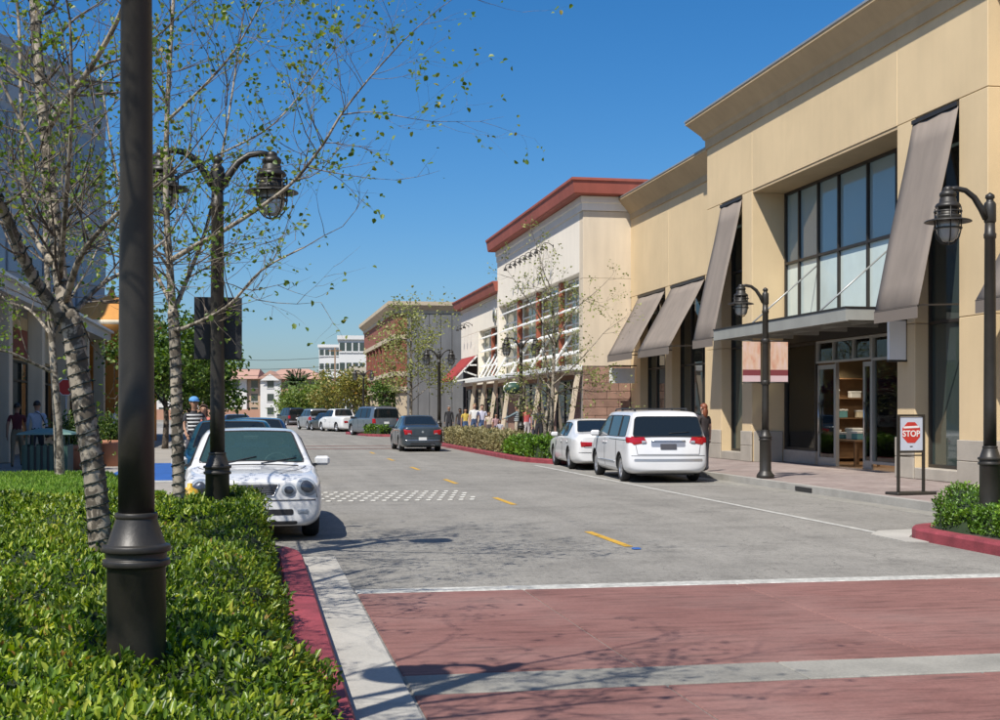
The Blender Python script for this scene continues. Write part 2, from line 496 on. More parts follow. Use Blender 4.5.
# --- red crossing: slabs between concrete bands
xwalk = tag(empty('crossing'), kind='structure')
XJ = [0.91, 2.46, 4.55, 6.52, 8.38]
def slabs(y0, y1, name, mat, x_j, z=0.010):
    for a, b in zip(x_j[:-1], x_j[1:]):
        MB().cbox(a + .006, b - .006, y0 + .006, y1 - .006, -.06, z, 0.008).build(name, mat, xwalk)
slabs(8.16, 11.86, 'slab', MT['slab'], XJ)
slabs(3.9, 7.58, 'slab', MT['slab'], XJ)
slabs(-0.2, 3.3, 'slab', MT['slab'], XJ)
slabs(7.60, 8.14, 'concrete_band', MT['concrete_old'], [0.91, 3.4, 5.6, 8.38], 0.012)
slabs(3.33, 3.87, 'concrete_band', MT['concrete_old'], [0.91, 3.4, 5.6, 8.38], 0.012)
slabs(11.88, 12.15, 'edge_line', MT['line_white'], [0.91, 8.38], 0.009)

# --- painted lines
for (y0, y1) in ((15.4, 17.4), (22.6, 24.5), (29.3, 31.2), (36.2, 38.1), (43, 44.9), (50, 51.9)):
    strip('lane_dash', 4.46, 4.57, y0, y1, 0.005, MT['line_yellow'], road_o)
strip('parking_line', 8.30, 8.41, 16.3, 38.6, 0.005, MT['line_white'], road_o)
for y in (33.9, 27.6):
    g = MB(); g.add([(8.42, y, .005), (10.7, y, .005), (10.7, y + .1, .005), (8.42, y + .1, .005)], [(0, 1, 2, 3)]); g.build('bay_line', MT['line_white'], road_o)
for s in (56.2, 60.6):
    strip('brick_band', -1.2, 8.4, s, s + 0.7, 0.006, MT['slab'], road_o)
MB().cbox(4.47, 4.57, 15.05, 15.16, 0, 0.02, 0.01).build('blue_marker', MT['kerb_blue'], road_o)
# --- white bumps across the lane
dot = MB(); dot.lathe([(0.06, 0), (0.06, 0.006), (0.045, 0.017), (0.02, 0.022), (0.001, 0.0225)], n=12)
dot_me = dot.mesh('road_dot', MT['line_white'])
for r_ in range(5):
    for k in range(15):
        link('road_dot', dot_me, road_o, (1.12 + k * 0.205 + (0.10 if r_ % 2 else 0) + r_ * 0.02, 24.0 + r_ * 0.62, 0.003))

# --- kerbed islands
def inset(poly, d):
    n = len(poly); out = []
    for i in range(n):
        a, p, b = Vector(poly[i - 1]), Vector(poly[i]), Vector(poly[(i + 1) % n])
        e1, e2 = (p - a).normalized(), (b - p).normalized()
        n1, n2 = Vector((-e1.y, e1.x)), Vector((-e2.y, e2.x))
        m = n1 + n2; m = m / max(0.35, m.dot(n1))
        out.append(p + m * d)
    return out
def round_poly(pts, n=6):
    """pts: (x, y, radius) counter-clockwise"""
    out = []
    k = len(pts)
    for i, (x, y, r_) in enumerate(pts):
        p = Vector((x, y))
        if r_ <= 0: out.append(p); continue
        a = (Vector(pts[i - 1][:2]) - p).normalized(); b = (Vector(pts[(i + 1) % k][:2]) - p).normalized()
        A, B = p + a * r_, p + b * r_
        for j in range(n + 1):
            t = j / n
            out.append(A * (1 - t) ** 2 + p * 2 * t * (1 - t) + B * t * t)
    return out
def island(kname, pts, w, kmat, fname, fmat, h=0.15, curved=False):
    P = round_poly(pts); I = inset(P, w); n = len(P)
    T = (lambda p, z: road(p.x, p.y, z)) if curved else (lambda p, z: Vector((p.x, p.y, z)))
    B1, B2 = inset(P, 0.02), inset(P, w - 0.015)
    rings = [(P, -.05), (P, h - .03), (B1, h), (B2, h), (I, h - .015), (I, -.05)]
    v = []; f = []
    for ring, z in rings: v += [T(q, z) for q in ring]
    for r_ in range(len(rings) - 1):
        for i in range(n):
            j = (i + 1) % n
            f.append((r_ * n + i, r_ * n + j, (r_ + 1) * n + j, (r_ + 1) * n + i))
    k = MB(); k.add(v, f); ko = tag(k.build(kname, kmat), kind='structure')
    s_ = MB(); s_.add([T(q, h - 0.02) for q in I], [tuple(range(n))]); tag(s_.build(fname, fmat), kind='structure')
    return ko
# planter bed on the near left corner
island('kerb', [(0.50, -4, 0), (0.50, 15.3, 1.3), (-1.1, 15.75, .3), (-3.3, 15.75, .3), (-3.3, -4, 0)], 0.25, MT['kerb_red'], 'planter_bed', MT['soil'])
# near right corner
island('kerb', [(13.0, 16.35, 0), (8.40, 16.35, 1.1), (8.40, 1, 0), (13.0, 1, 0)], 0.22, MT['kerb_red'], 'planter_bed', MT['soil'])
# mid-block bulge
island('kerb', [(11.3, 63, 0), (9.4, 62.8, 1.0), (8.45, 60.6, 1.2), (8.45, 41.2, 1.4), (9.3, 38.7, 1.0), (11.3, 38.4, 0)], 0.22, MT['kerb_red'], 'planter_bed', MT['soil'])
island('kerb', [(11.3, 92, 0), (9.2, 91.8, .5), (8.4, 90, .5), (8.4, 82.5, .5), (9.2, 80.6, .5), (11.3, 80.4, 0)], 0.22, MT['kerb_red'], 'planter_bed', MT['soil'], curved=True)
# --- gutters (cast in lengths)
for i in range(7):
    y0 = -3.0 + i * 2.6; y1 = min(14.95, y0 + 2.59)
    MB().cbox(0.502, 0.90, y0, y1, -.05, 0.011, .006).build('gutter_length', MT['concrete'], road_o)
for i in range(8):
    y0 = 16.9 + i * 2.6
    MB().cbox(10.55, 10.948, y0, y0 + 2.585, -.05, 0.010, .006).build('gutter_length', MT['concrete_old'], road_o)
g = MB(); g.prism([(8.12, 15.3), (8.40, 15.2), (8.45, 15.8), (8.75, 16.25), (9.5, 16.37), (10.54, 16.37), (10.54, 16.60), (9.6, 16.9), (8.5, 16.75), (8.16, 16.3)], 'z', -.03, 0.012); g.build('gutter_apron', MT['concrete'], road_o)
# --- right pavement
tag(strip('pavement', 11.11, 17.0, 16.35, 140, 0.14, MT['paver'], thick=.2), kind='structure')
tag(strip('pavement', 13.0, 17.0, -8, 16.35, 0.14, MT['paver'], thick=.2), kind='structure')
kb = tag(strip('kerb', 10.95, 11.11, 16.36, 38.5, 0.15, MT['kerb_grey'], thick=.2), kind='structure')
tag(strip('kerb', 10.95, 11.11, 63, 80.5, 0.15, MT['kerb_grey'], thick=.2), kind='structure')
tag(strip('kerb', 10.95, 11.11, 92, 200, 0.15, MT['kerb_grey'], thick=.2), kind='structure')
g = MB(); g.box(10.935, 10.96, 24.4, 25.2, 0.025, 0.115); g.build('drain_slot', MT['plastic_black'], kb)
# --- left pavement and lawn
tag(strip('pavement', -14, -3.3, -8, 15.76, 0.13, MT['footway'], thick=.2), kind='structure')
tag(strip('pavement', -14, -1.46, 15.76, 230, 0.13, MT['footway'], thick=.2), kind='structure')
tag(strip('kerb', -1.46, -1.30, 15.9, 29.0, 0.15, MT['kerb_grey'], thick=.2), kind='structure')
tag(strip('kerb', -1.46, -1.30, 29.0, 40.0, 0.15, MT['kerb_blue'], thick=.2), kind='structure')
tag(strip('kerb', -1.46, -1.30, 40.0, 230, 0.15, MT['kerb_grey'], thick=.2), kind='structure')
g = MB(); g.add([(-3.4, 29.4, .136), (-1.5, 29.4, .136), (-1.5, 39, .136), (-3.4, 39, .136)], [(0, 1, 2, 3)]); tag(g.build('painted_ramp', MT['kerb_blue']), kind='structure')
g = MB(); g.add([(-3.5, 28.6, .137), (-1.5, 28.6, .137), (-1.5, 29.38, .137), (-3.5, 29.38, .137)], [(0, 1, 2, 3)]); tag(g.build('painted_line', MT['line_white']), kind='structure')
# ------------------------------------------------------------------ buildings on the right
def window(parent, axis, pos, a0, a1, z0, z1, cols, rows, fw, fd, fmat, pmats, sign=-1, name='window', gap=None):
    """a frame mesh with one pane object for each light. axis 'x': the window lies in the plane x = pos and faces sign*x.
    cols / rows: lists of the bar positions (fractions) or absolute lists; pmats(i, j) gives the material of a pane"""
    fr = MB()
    def bx(mb, p0, p1, u0, u1, w0, w1):
        if axis == 'x': mb.box(p0, p1, u0, u1, w0, w1)
        else: mb.box(u0, u1, p0, p1, w0, w1)
    f0, f1 = pos, pos + sign * fd
    A = [a0] + list(cols) + [a1]; Z = [z0] + list(rows) + [z1]
    bx(fr, f0, f1, a0, a1, z0, z0 + fw); bx(fr, f0, f1, a0, a1, z1 - fw, z1)
    for q in (a0, a1): bx(fr, f0, f1, q if q == a0 else q - fw, q + fw if q == a0 else q, z0 + fw, z1 - fw)
    for q in cols: bx(fr, f0, f1 - sign * .004, q - fw / 2, q + fw / 2, z0 + fw, z1 - fw)
    for q in rows: bx(fr, f0, f1 - sign * .008, a0 + fw, a1 - fw, q - fw / 2, q + fw / 2)
    fo = fr.build(name, fmat, parent)
    for i in range(len(A) - 1):
        for j in range(len(Z) - 1):
            p = MB(); d0 = pos + sign * fd * .35
            bx(p, d0, d0 - sign * .012, A[i] + fw * .45, A[i + 1] - fw * .45, Z[j] + fw * .45, Z[j + 1] - fw * .45)
            p.build('pane', pmats(i, j) if callable(pmats) else pmats, fo)
    return fo

def awning(parent, xw, proj, y0, y1, zt, zb, val=0.28):
    """canvas stretched from the wall head out to a low front rail, with a straight valance; open at the sides"""
    a = MB(); n = 8; v = []; f = []
    for j in range(n + 1):
        t = j / n; sag = -0.05 * math.sin(math.pi * t)
        x = xw - 0.03 - proj * t; z = zt + (zb - zt) * t + sag
        for k in range(7):
            y = y0 + (y1 - y0) * k / 6; r_ = 0.012 * math.sin(k * 2.1 + j)
            v.append((x + r_, y, z))
    for j in range(n):
        for k in range(6): f.append((j * 7 + k, j * 7 + k + 1, j * 7 + k + 8, j * 7 + k + 7))
    b = len(v); v += [(x + .012, y, z - .012) for x, y, z in v]; f += [tuple(b + q for q in reversed(fc)) for fc in f]
    def edge(i, j): f.append((i, j, b + j, b + i))
    for k in range(6): edge(k, k + 1); edge(n * 7 + k, n * 7 + k + 1)
    for j in range(n): edge(j * 7, j * 7 + 7); edge(j * 7 + 6, j * 7 + 13)
    a.add(v, f, True)
    o = a.build('awning', MT['awning'], parent)
    q = MB(); q.box(xw - .03 - proj - .008, xw - .03 - proj + .004, y0, y1, zb - val, zb - .012); q.build('valance', MT['awning_dark'], o)
    q = MB()
    for y in (y0 + .04, y1 - .04):
        MB().bar((xw, y, zb + .02), (xw - proj, y, zb - .01), .035).build('awning_arm', MT['bronze'], o)
    q.tube([(xw - .02 - proj, y0, zb - .03), (xw - .02 - proj, y1, zb - .03)], .022, 6)
    MB().box(xw - .06, xw - .002, y0, y1, zt + .01, zt + .10).build('head_rail', MT['bronze'], o)
    q.build('front_rail', MT['bronze'], o)
    return o

sand = empty('shop_building', (15, 32, 0.14), 0, 'sand coloured stucco shop building with tall taupe awnings and glazed entrance', 'building')
def S(mb, name, mat):                     # part of the sand building, kept in world coordinates
    o = mb.build(name, mat, sand); o.location = (-15, -32, -0.14); return o
sand_base = MB()
# solid behind the fronts so that nothing shines through
for bb in ((16.35, 30, 9, 27.6, 0, 9.9), (16.35, 30, 36.62, 50.85, 0, 9.9), (21.02, 30, 27.61, 36.61, 0, 9.9), (16.35, 21.01, 27.61, 36.61, 3.62, 9.9)): sand_base.box(*bb)
sand_base.box(15.72, 16.34, 9, 50.85, 9.2, 9.9)
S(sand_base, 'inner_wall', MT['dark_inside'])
def wallp(x0, x1, y0, y1, z0, z1, mat='stucco'):
    g = .006
    S(MB().cbox(x0, x1, y0 + g, y1 - g, z0 + g, z1 - g, .012), 'wall_panel', MT[mat])
XB, XA, XC = 14.5, 15.0, 15.15
# middle mass: wall above 8.2 m in three panels, piers below
for y0, y1 in ((23.9, 27.67), (27.67, 36.54), (36.54, 40.45)): wallp(XB, 15.7, y0, y1, 8.2, 10.42)
for y0, y1 in ((39.1, 40.45), (36.54, 37.35), (26.84, 27.67), (23.9, 25.0)):
    wallp(XB, 16.3, y0, y1, 0.14, 3.62); wallp(XB, 16.3, y0, y1, 3.62, 8.2)
for y0, y1 in ((39.1, 40.5), (36.5, 37.35), (26.84, 27.69), (23.85, 25.0)):     # stone foot of each pier, two courses
    for z0, z1 in ((.14, .62), (.62, 1.06)):
        S(MB().cbox(XB - .05, XB - .002, y0, y1, z0 + .004, z1 - .004, .012), 'plinth_stone', MT['plinth'])
S(MB().cbox(XB + .05, 15.45, 36.49, 36.538, .14, 1.05, .01), 'plinth_stone', MT['plinth'])
S(MB().cbox(XB, 15.1, 23.84, 23.898, .14, 1.06, .01), 'plinth_stone', MT['plinth'])
c_ = MB()
cornice(c_, [(17, 40.45), (XB, 40.45), (XB, 23.9), (17, 23.9)], [(o_, z_) for o_, z_ in ((-.3, 10.18), (.05, 10.18), (.05, 10.46), (.10, 10.5), (.16, 10.62), (.52, 11.02), (.56, 11.05), (.56, 11.13), (-.3, 11.16))][::1])
S(c_, 'cornice', MT['cornice_sand'])
c_ = MB(); cornice(c_, [(17, 40.45), (XB, 40.45), (XB, 23.9), (17, 23.9)], [(-.3, 11.162), (.585, 11.132), (.585, 11.19), (-.3, 11.24)]); S(c_, 'cornice_cap', MT['alu'])
# far wing
for y0, y1 in ((40.46, 46.0), (46.0, 51.0)): wallp(XA, 15.7, y0, y1, 6.25, 9.55)
for y0, y1 in ((40.46, 42.05), (45.6, 46.4), (49.6, 50.88)): wallp(XA, 16.3, y0, y1, .14, 6.25)
for y0, y1 in ((40.5, 42.05), (45.6, 46.4), (49.6, 50.8)):
    for z0, z1 in ((.14, .62), (.62, 1.06)):
        S(MB().cbox(XA - .05, XA - .002, y0, y1, z0 + .004, z1 - .004, .012), 'plinth_stone', MT['plinth'])
c_ = MB(); cornice(c_, [(XA, 51.2), (XA, 40.46)], [(-.5, 9.40), (.05, 9.40), (.05, 9.62), (.12, 9.70), (.50, 10.12), (.54, 10.15), (.54, 10.22), (-.5, 10.25)]); S(c_, 'cornice', MT['cornice_sand'])
c_ = MB(); cornice(c_, [(XA, 51.2), (XA, 40.46)], [(-.5, 10.252), (.56, 10.222), (.56, 10.27), (-.5, 10.31)]); S(c_, 'cornice_cap', MT['alu'])
# near wing, mostly beyond the picture
wallp(XC, 15.7, 9, 23.88, 6.25, 9.6)
for y0, y1 in ((9, 19.4), (23.2, 23.89)): wallp(XC, 16.3, y0, y1, .14, 6.25)
c_ = MB(); cornice(c_, [(XC, 23.89), (XC, 9)], [(-.5, 9.40), (.05, 9.40), (.05, 9.62), (.12, 9.70), (.50, 10.12), (.54, 10.15), (.54, 10.22), (-.5, 10.25)]); S(c_, 'cornice', MT['cornice_sand'])

def under_sand(o):
    o.location = (-15, -32, -0.14); return o
for (x, y0, y1, zt, zb, cols, rows) in ((XB, 37.35, 39.1, 8.19, .40, [], [3.62, 6.0]), (XB, 25.0, 26.84, 8.19, .40, [], [3.62, 6.0]),
                                        (XA, 42.05, 45.6, 6.24, .45, [43.2, 44.4], [3.3]), (XA, 46.4, 49.6, 6.24, .45, [47.45, 48.5], [3.3]), (XC, 19.4, 23.2, 6.24, .45, [20.7, 21.9], [3.3])):
    under_sand(window(sand, 'x', x + .42, y0, y1, zb, zt, cols, rows, .07, .10, MT['bronze'], MT['glass_dark']))
    S(MB().cbox(x - .02, x + .42, y0 + .004, y1 - .004, .145, zb - .004, .012), 'window_sill', MT['plinth'])
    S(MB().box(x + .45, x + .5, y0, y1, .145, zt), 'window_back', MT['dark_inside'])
for (x, pr, y0, y1, zt, zb) in ((XB, .92, 37.30, 39.12, 8.05, 3.88), (XB, .92, 24.98, 26.9, 8.05, 3.88), (XA, 1.25, 42.05, 45.65, 6.12, 3.85), (XA, 1.25, 46.4, 49.8, 6.12, 3.85), (XC, 1.25, 19.4, 23.3, 6.12, 3.85)):
    under_sand(awning(sand, x, pr, y0, y1, zt, zb))

# --- the glazed entrance, set back one metre
XR = 15.5
S(MB().box(15.70, 16.34, 27.67, 36.54, 8.06, 9.2), 'soffit_wall', MT['stucco'])
S(MB().box(XB + .02, 15.70, 27.68, 36.53, 8.13, 8.196), 'soffit', MT['cornice_sand'])
mull = [28.4, 29.65, 31.2, 32.9, 34.2, 35.5]
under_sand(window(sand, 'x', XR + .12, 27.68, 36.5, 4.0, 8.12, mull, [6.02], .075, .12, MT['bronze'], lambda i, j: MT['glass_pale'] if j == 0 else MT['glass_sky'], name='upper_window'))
S(MB().box(XR + .13, XR + .2, 27.68, 36.5, 4.0, 8.12), 'window_back', MT['dark_inside'])
S(MB().box(XR - .02, XR + .8, 27.68, 36.52, 3.62, 3.99), 'transom_beam', MT['bronze'])
# lower shopfront: display window, door set, display window
under_sand(window(sand, 'x', XR + .1, 34.30, 36.5, .52, 3.6, [], [], .07, .1, MT['bronze'], MT['glass_clear'], name='shop_window'))
S(MB().cbox(XR - .03, XR + .12, 34.30, 36.5, .145, .515, .01), 'stall_riser', MT['plinth'])
under_sand(window(sand, 'x', XR + .1, 27.68, 30.95, .30, 3.6, [29.3], [2.98], .07, .1, MT['alu'], MT['glass_clear'], name='shop_window'))
under_sand(window(sand, 'x', XR + .1, 30.97, 34.27, 2.98, 3.6, [32.0, 33.2], [], .06, .1, MT['alu'], MT['glass_clear'], name='transom_light'))
def door_leaf(y_hinge, ang, w, name='door'):
    d = empty(name); d.parent = sand
    d.location = (XR + .06 - 15, y_hinge - 32, .15 - .14); d.rotation_euler = (0, 0, ang)
    q = MB()
    q.box(-.025, .025, 0, w, 0, .22); q.box(-.025, .025, 0, w, 2.66, 2.78); q.box(-.025, .025, 0, .09, .22, 2.66); q.box(-.025, .025, w - .09, w, .22, 2.66)
    q.build('door_frame', MT['alu'], d)
    q = MB(); q.box(-.006, .006, .09, w - .09, .22, 2.66); q.build('door_glass', MT['glass_clear'], d)
    q = MB(); q.tube([(-.06, w - .13, .85), (-.06, w - .13, 1.75)], .015, 6); q.box(-.06, -.02, w - .14, w - .12, .9, .93); q.box(-.06, -.02, w - .14, w - .12, 1.68, 1.71); q.build('door_handle', MT['chrome'], d)
door_leaf(33.12, 0.0, 1.12)
door_leaf(30.99, 0.0, .48)
S(MB().box(XR + .02, XR + .12, 33.05, 33.115, .15, 2.97), 'door_post', MT['alu'])
# shop interior
S(MB().box(XR + .12, 21, 27.7, 36.5, .10, .145), 'shop_floor', MT['wood'])
MT['shop_wall'] = M('shop_wall_olive', (0.24, 0.19, 0.11), 0.9)
S(MB().box(20.9, 21, 27.7, 36.5, .145, 3.6), 'shop_back_wall', MT['shop_wall'])
S(MB().box(XR + .3, 20.9, 36.52, 36.6, .145, 3.6), 'shop_side_wall', MT['shop_wall'])
# --- canopy over the entrance
cv = MB()
cv.box(13.3, 15.45, 27.75, 36.4, 3.93, 3.975)
cv.box(13.26, 13.32, 27.72, 36.43, 3.72, 4.01)
cv.box(13.32, 15.45, 27.72, 27.78, 3.74, 4.0); cv.box(13.32, 14.45, 36.37, 36.43, 3.74, 4.0)
for k in range(5): cv.box(13.35, 15.4, 28.6 + k * 1.75, 28.68 + k * 1.75, 3.76, 3.925)
for k in range(2): cv.box(13.9 + k * .75, 13.96 + k * .75, 27.8, 36.35, 3.80, 3.922)
S(cv, 'entrance_canopy', MT['canopy'])
S(MB().box(13.24, 15.44, 27.70, 36.45, 4.015, 4.05), 'canopy_edge', MT['bronze'])
for y in (29.9, 34.3): S(MB().tube([(13.5, y, 4.0), (15.55, y, 5.75)], .022, 6), 'tie_rod', MT['alu'])
# --- things inside the shop
SHELF_GOODS = []
def shelf_unit(x, y, w, h, label, rz=0.0):
    e = empty('shelf_unit', (x, y, .145), rz, label, 'shelf')
    q = MB(); q.box(-.2, .2, 0, .04, 0, h); q.box(-.2, .2, w - .04, w, 0, h); q.box(.18, .2, .04, w - .04, 0, h)
    q.build('side_panels', MT['wood'], e)
    n = 5; rng = random.Random(int(y * 10))
    for k in range(n):
        q = MB(); q.box(-.19, .18, .04, w - .04, .1 + k * (h - .15) / (n - 1), .13 + k * (h - .15) / (n - 1)); q.build('shelf', MT['wood'], e)
    return e
MT['shop_lamp'] = None
def emit(name, col, st):
    m, nt, b = new_mat(name); b.inputs['Emission Color'].default_value = (*col, 1); b.inputs['Emission Strength'].default_value = st; b.inputs['Base Color'].default_value = (.8, .8, .75, 1); return m
MT['shop_lamp'] = emit('lit_shop_lamp', (1.0, .86, .66), 14)
for i, (x, y) in enumerate(((16.9, 29.3), (16.9, 31.6), (16.9, 33.9), (16.7, 35.6), (19.0, 30.4), (19.0, 33.0))):
    e = empty('ceiling_lamp', (x, y, 3.28), 0, 'small lit downlight under the ceiling inside the shop', 'lamp', 'lit downlights inside the shop')
    q = MB(); q.lathe([(.07, .34), (.07, .10), (.10, .02), (.10, .0), (.085, .0), (.085, .02)], n=14); q.build('lamp_can', MT['bronze'], e)
    q = MB(); q.lathe([(.001, .024), (.082, .024), (.082, .022), (.001, .022)], n=14); q.build('bulb', MT['shop_lamp'], e)
    ld = bpy.data.lights.new('shop_light', 'SPOT'); ld.energy = 110; ld.spot_size = R(150); ld.spot_blend = .6; ld.color = (1.0, .86, .68); ld.shadow_soft_size = .08
    lo = bpy.data.objects.new('shop_light', ld); COL.objects.link(lo); lo.parent = e; lo.location = (0, 0, -.02)
shelf_unit(20.4, 31.0, 2.2, 2.5, 'brown wooden shelf unit at the back of the shop')
shelf_unit(18.9, 36.25, 2.4, 2.5, 'brown wooden shelf unit against the shop side wall seen through the door', R(90))
for i, (dx, k, mt_, w_, h_) in enumerate(((17.0, 1, 'goods_white', .12, .22), (17.5, 1, 'goods_teal', .16, .26), (18.1, 1, 'goods_white', .14, .18), (17.2, 2, 'goods_teal', .13, .25), (17.8, 2, 'shade', .15, .22), (18.4, 2, 'goods_white', .12, .3), (16.95, 3, 'shade', .12, .25), (17.6, 3, 'goods_white', .16, .2), (18.2, 3, 'goods_teal', .12, .24))):
    zz = .145 + .13 + k * (2.5 - .15) / 4
    SHELF_GOODS.append((dx, zz, mt_, w_, h_, k))
MT['goods_teal'] = M('teal_goods', (0.10, 0.26, 0.27), 0.7); MT['goods_white'] = M('white_goods', (0.65, 0.65, 0.62), 0.7); MT['shade'] = M('cream_lampshade', (0.62, 0.55, 0.40), 0.8)
e = empty('display_table', (16.35, 33.5, .145), 0, 'low wooden display table just inside the shop door', 'table')
q = MB(); q.cbox(-.4, .4, -.7, .7, .66, .72); q.build('table_top', MT['wood'], e)
for sx in (-1, 1):
    for sy in (-1, 1): MB().box(sx * .34 - .03, sx * .34 + .03, sy * .62 - .03, sy * .62 + .03, 0, .66).build('leg', MT['wood'], e)
rg = random.Random(4)
for i, (x, y, z, w, h, mt, lb) in enumerate(((16.25, 33.1, .87, .17, .22, 'goods_teal', 'teal gift box on the display table'), (16.35, 33.55, .87, .20, .30, 'goods_white', 'tall white gift box on the display table'), (16.25, 33.95, .87, .15, .18, 'goods_teal', 'small teal gift box at the table end'))):
    q = MB(); q.cbox(-w, w, -w, w, 0, h, .015); o = q.build('gift_box', MT[mt], None, (x, y, z)); tag(o, lb, 'box')
    q = MB(); q.cbox(-w - .012, w + .012, -w - .012, w + .012, h - .05, h + .01, .006); q.build('lid', MT['goods_white'], o)
for i, (y, lb) in enumerate(((35.1, 'cream shaded table lamp in the shop window beside the door'), (36.0, 'cream shaded table lamp at the far end of the shop window'))):
    e = empty('table_lamp', (15.85, y, .145), 0, lb, 'lamp')
    q = MB(); q.lathe([(.10, 0), (.10, .02), (.03, .06), (.05, .35), (.12, .6), (.05, .85), (.015, .95), (.015, 1.05)], n=12); q.build('lamp_base', MT['goods_white'], e)
    q = MB(); q.lathe([(.24, 1.0), (.17, 1.36)], n=16); q.build('lamp_shade', MT['shade'], e)
for dx, zz, mt_, w_, h_, k in SHELF_GOODS:
    o = MB().cbox(-w_, w_, -.11, .11, 0, h_, .012).build('storage_box', MT[mt_], None, (dx, 36.2, zz))
    tag(o, '%s %s storage box on the %s shelf of the unit by the shop side wall' % ('tall' if h_ > .21 else 'low', {'goods_white': 'white', 'goods_teal': 'teal', 'shade': 'cream'}[mt_], {1: 'second', 2: 'third', 3: 'fourth'}[k]), 'box', 'boxes on the shop shelves')
    MB().cbox(-w_ - .008, w_ + .008, -.118, .118, h_ - .04, h_ + .006, .004).build('lid', MT['goods_white'], o)
# --- hanging signs on the sand building
e = empty('blade_sign', (14.28, 27.25, 2.75), 0, 'pale vertical blade sign on the pier beside the shop entrance', 'sign')
MB().cbox(-.22, .20, -.05, .05, .06, .95, .01).build('sign_box', MT['white_paint'], e)
q = MB(); q.box(-.23, .22, -.055, .055, .95, .99); q.box(-.23, .22, -.055, .055, .02, .06); q.box(.2, .222, -.03, .03, .06, .95); q.build('sign_frame', MT['bronze'], e)
e = empty('hanging_sign', (14.4, 50.1, 2.75), 0, 'white rectangular hanging sign by the brown block wall', 'sign')
MB().cbox(-.52, .52, -.03, .03, 0, .60, .01).build('sign_board', MT['white_paint'], e)
q = MB(); q.box(-.56, .62, -.02, .02, .68, .72); q.box(-.45, -.43, -.01, .01, .60, .68); q.box(.43, .45, -.01, .01, .60, .68); q.build('bracket', MT['bronze'], e)

# ------------------------------------------------------------------ cream building with red cornice
cream = empty('shop_building', (14, 65, .14), 0, 'cream stucco shop building with red cornice and long white canopy', 'building')
def Cc(mb, name, mat):
    o = mb.build(name, mat, cream); o.location = (-14, -65, -.14); return o
def under_cream(o):
    o.location = (-14, -65, -.14); return o
XW, XL = 13.0, 13.25
Y0, Y1, Y2 = 50.9, 69.8, 84.0
q = MB(); q.box(14.0, 30, 51.3, Y1 - .2, .14, 10.2); q.box(14.2, 30, Y1 - .19, Y2 - .2, .14, 8.0); Cc(q, 'inner_wall', MT['dark_inside'])
def cw(x0, x1, y0, y1, z0, z1, mat='cream'):
    Cc(MB().cbox(x0, x1, y0 + .004, y1 - .004, z0 + .004, z1 - .004, .012), 'wall_panel', MT[mat])
# street face of the tall block
for a, b in ((51.5, 56.0), (56.0, 60.6), (60.6, 65.2), (65.2, Y1)): cw(XW, 13.95, a, b, 7.28, 10.0)
cw(XW, 13.95, Y0 + .65, 51.55, 3.5, 7.28); cw(XW, 13.95, 69.35, Y1, 3.5, 7.28)
cw(XW, 13.95, Y0 + .65, Y1, 3.2, 3.52)
# side face towards the near building
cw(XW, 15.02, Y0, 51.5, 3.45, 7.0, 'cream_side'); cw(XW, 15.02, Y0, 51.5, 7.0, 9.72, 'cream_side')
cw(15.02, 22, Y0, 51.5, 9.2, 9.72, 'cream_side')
c_ = MB(); cornice(c_, [(XW, Y1), (XW, Y0), (24, Y0)], [(-.3, 9.73), (.05, 9.73), (.05, 10.02), (.10, 10.06), (.10, 10.30), (-.3, 10.31)]); Cc(c_, 'frieze', MT['cream'])
c_ = MB(); cornice(c_, [(XW, Y1 + .3), (XW, Y0), (24, Y0)], [(-.3, 10.32), (.42, 10.32), (.48, 10.36), (.55, 10.82), (.60, 10.86), (.60, 10.96), (-.3, 11.0)]); Cc(c_, 'cornice', MT['red_trim'])
# block plinth on the side, block by block
Cc(MB().box(XW + .03, 15.0, Y0 + .03, 51.5, .14, 3.44), 'mortar_bed', MT['mortar'])
blk = {}
nrow, bh = 10, .328
for r_ in range(nrow):
    x = XW; off = .5 if r_ % 2 else 0.0; k = 0
    edges = [XW] + [XW + off + (i + (0 if off else 1)) * 1.0 for i in range(3)] + [15.0]
    edges = sorted(set(round(min(15.0, e_), 3) for e_ in edges))
    for a, b in zip(edges[:-1], edges[1:]):
        if b - a < .1: continue
        dz = random.Random(r_ * 7 + int(a * 10)).uniform(-.008, .008)
        Cc(MB().cbox(a + .008, b - .008, Y0 - .01 + dz, Y0 + .05, .14 + r_ * bh + .008, .14 + (r_ + 1) * bh - .008, .014), 'stone_block', MT['block'])
# low block
for a, b in ((Y1, 77.3), (77.3, Y2)): cw(XL, 14.15, a, b, 6.4, 7.95)
cw(XL, 14.15, Y1, 70.45, 3.5, 6.4); cw(XL, 14.15, 77.15, 77.6, 3.5, 6.4); cw(XL, 14.15, 77.6, Y2, 5.0, 6.4); cw(XL, 14.15, Y1, Y2, 3.2, 3.5)
c_ = MB(); cornice(c_, [(XL, Y2), (XL, Y1 - .1)], [(-.3, 7.96), (.05, 7.96), (.05, 8.14), (-.3, 8.15)]); Cc(c_, 'frieze', MT['cream'])
c_ = MB(); cornice(c_, [(XL, Y2 + .5), (XL, Y1 - .2)], [(-.3, 8.16), (.40, 8.16), (.50, 8.58), (.55, 8.62), (.55, 8.70), (-.3, 8.74)]); Cc(c_, 'cornice', MT['red_trim'])
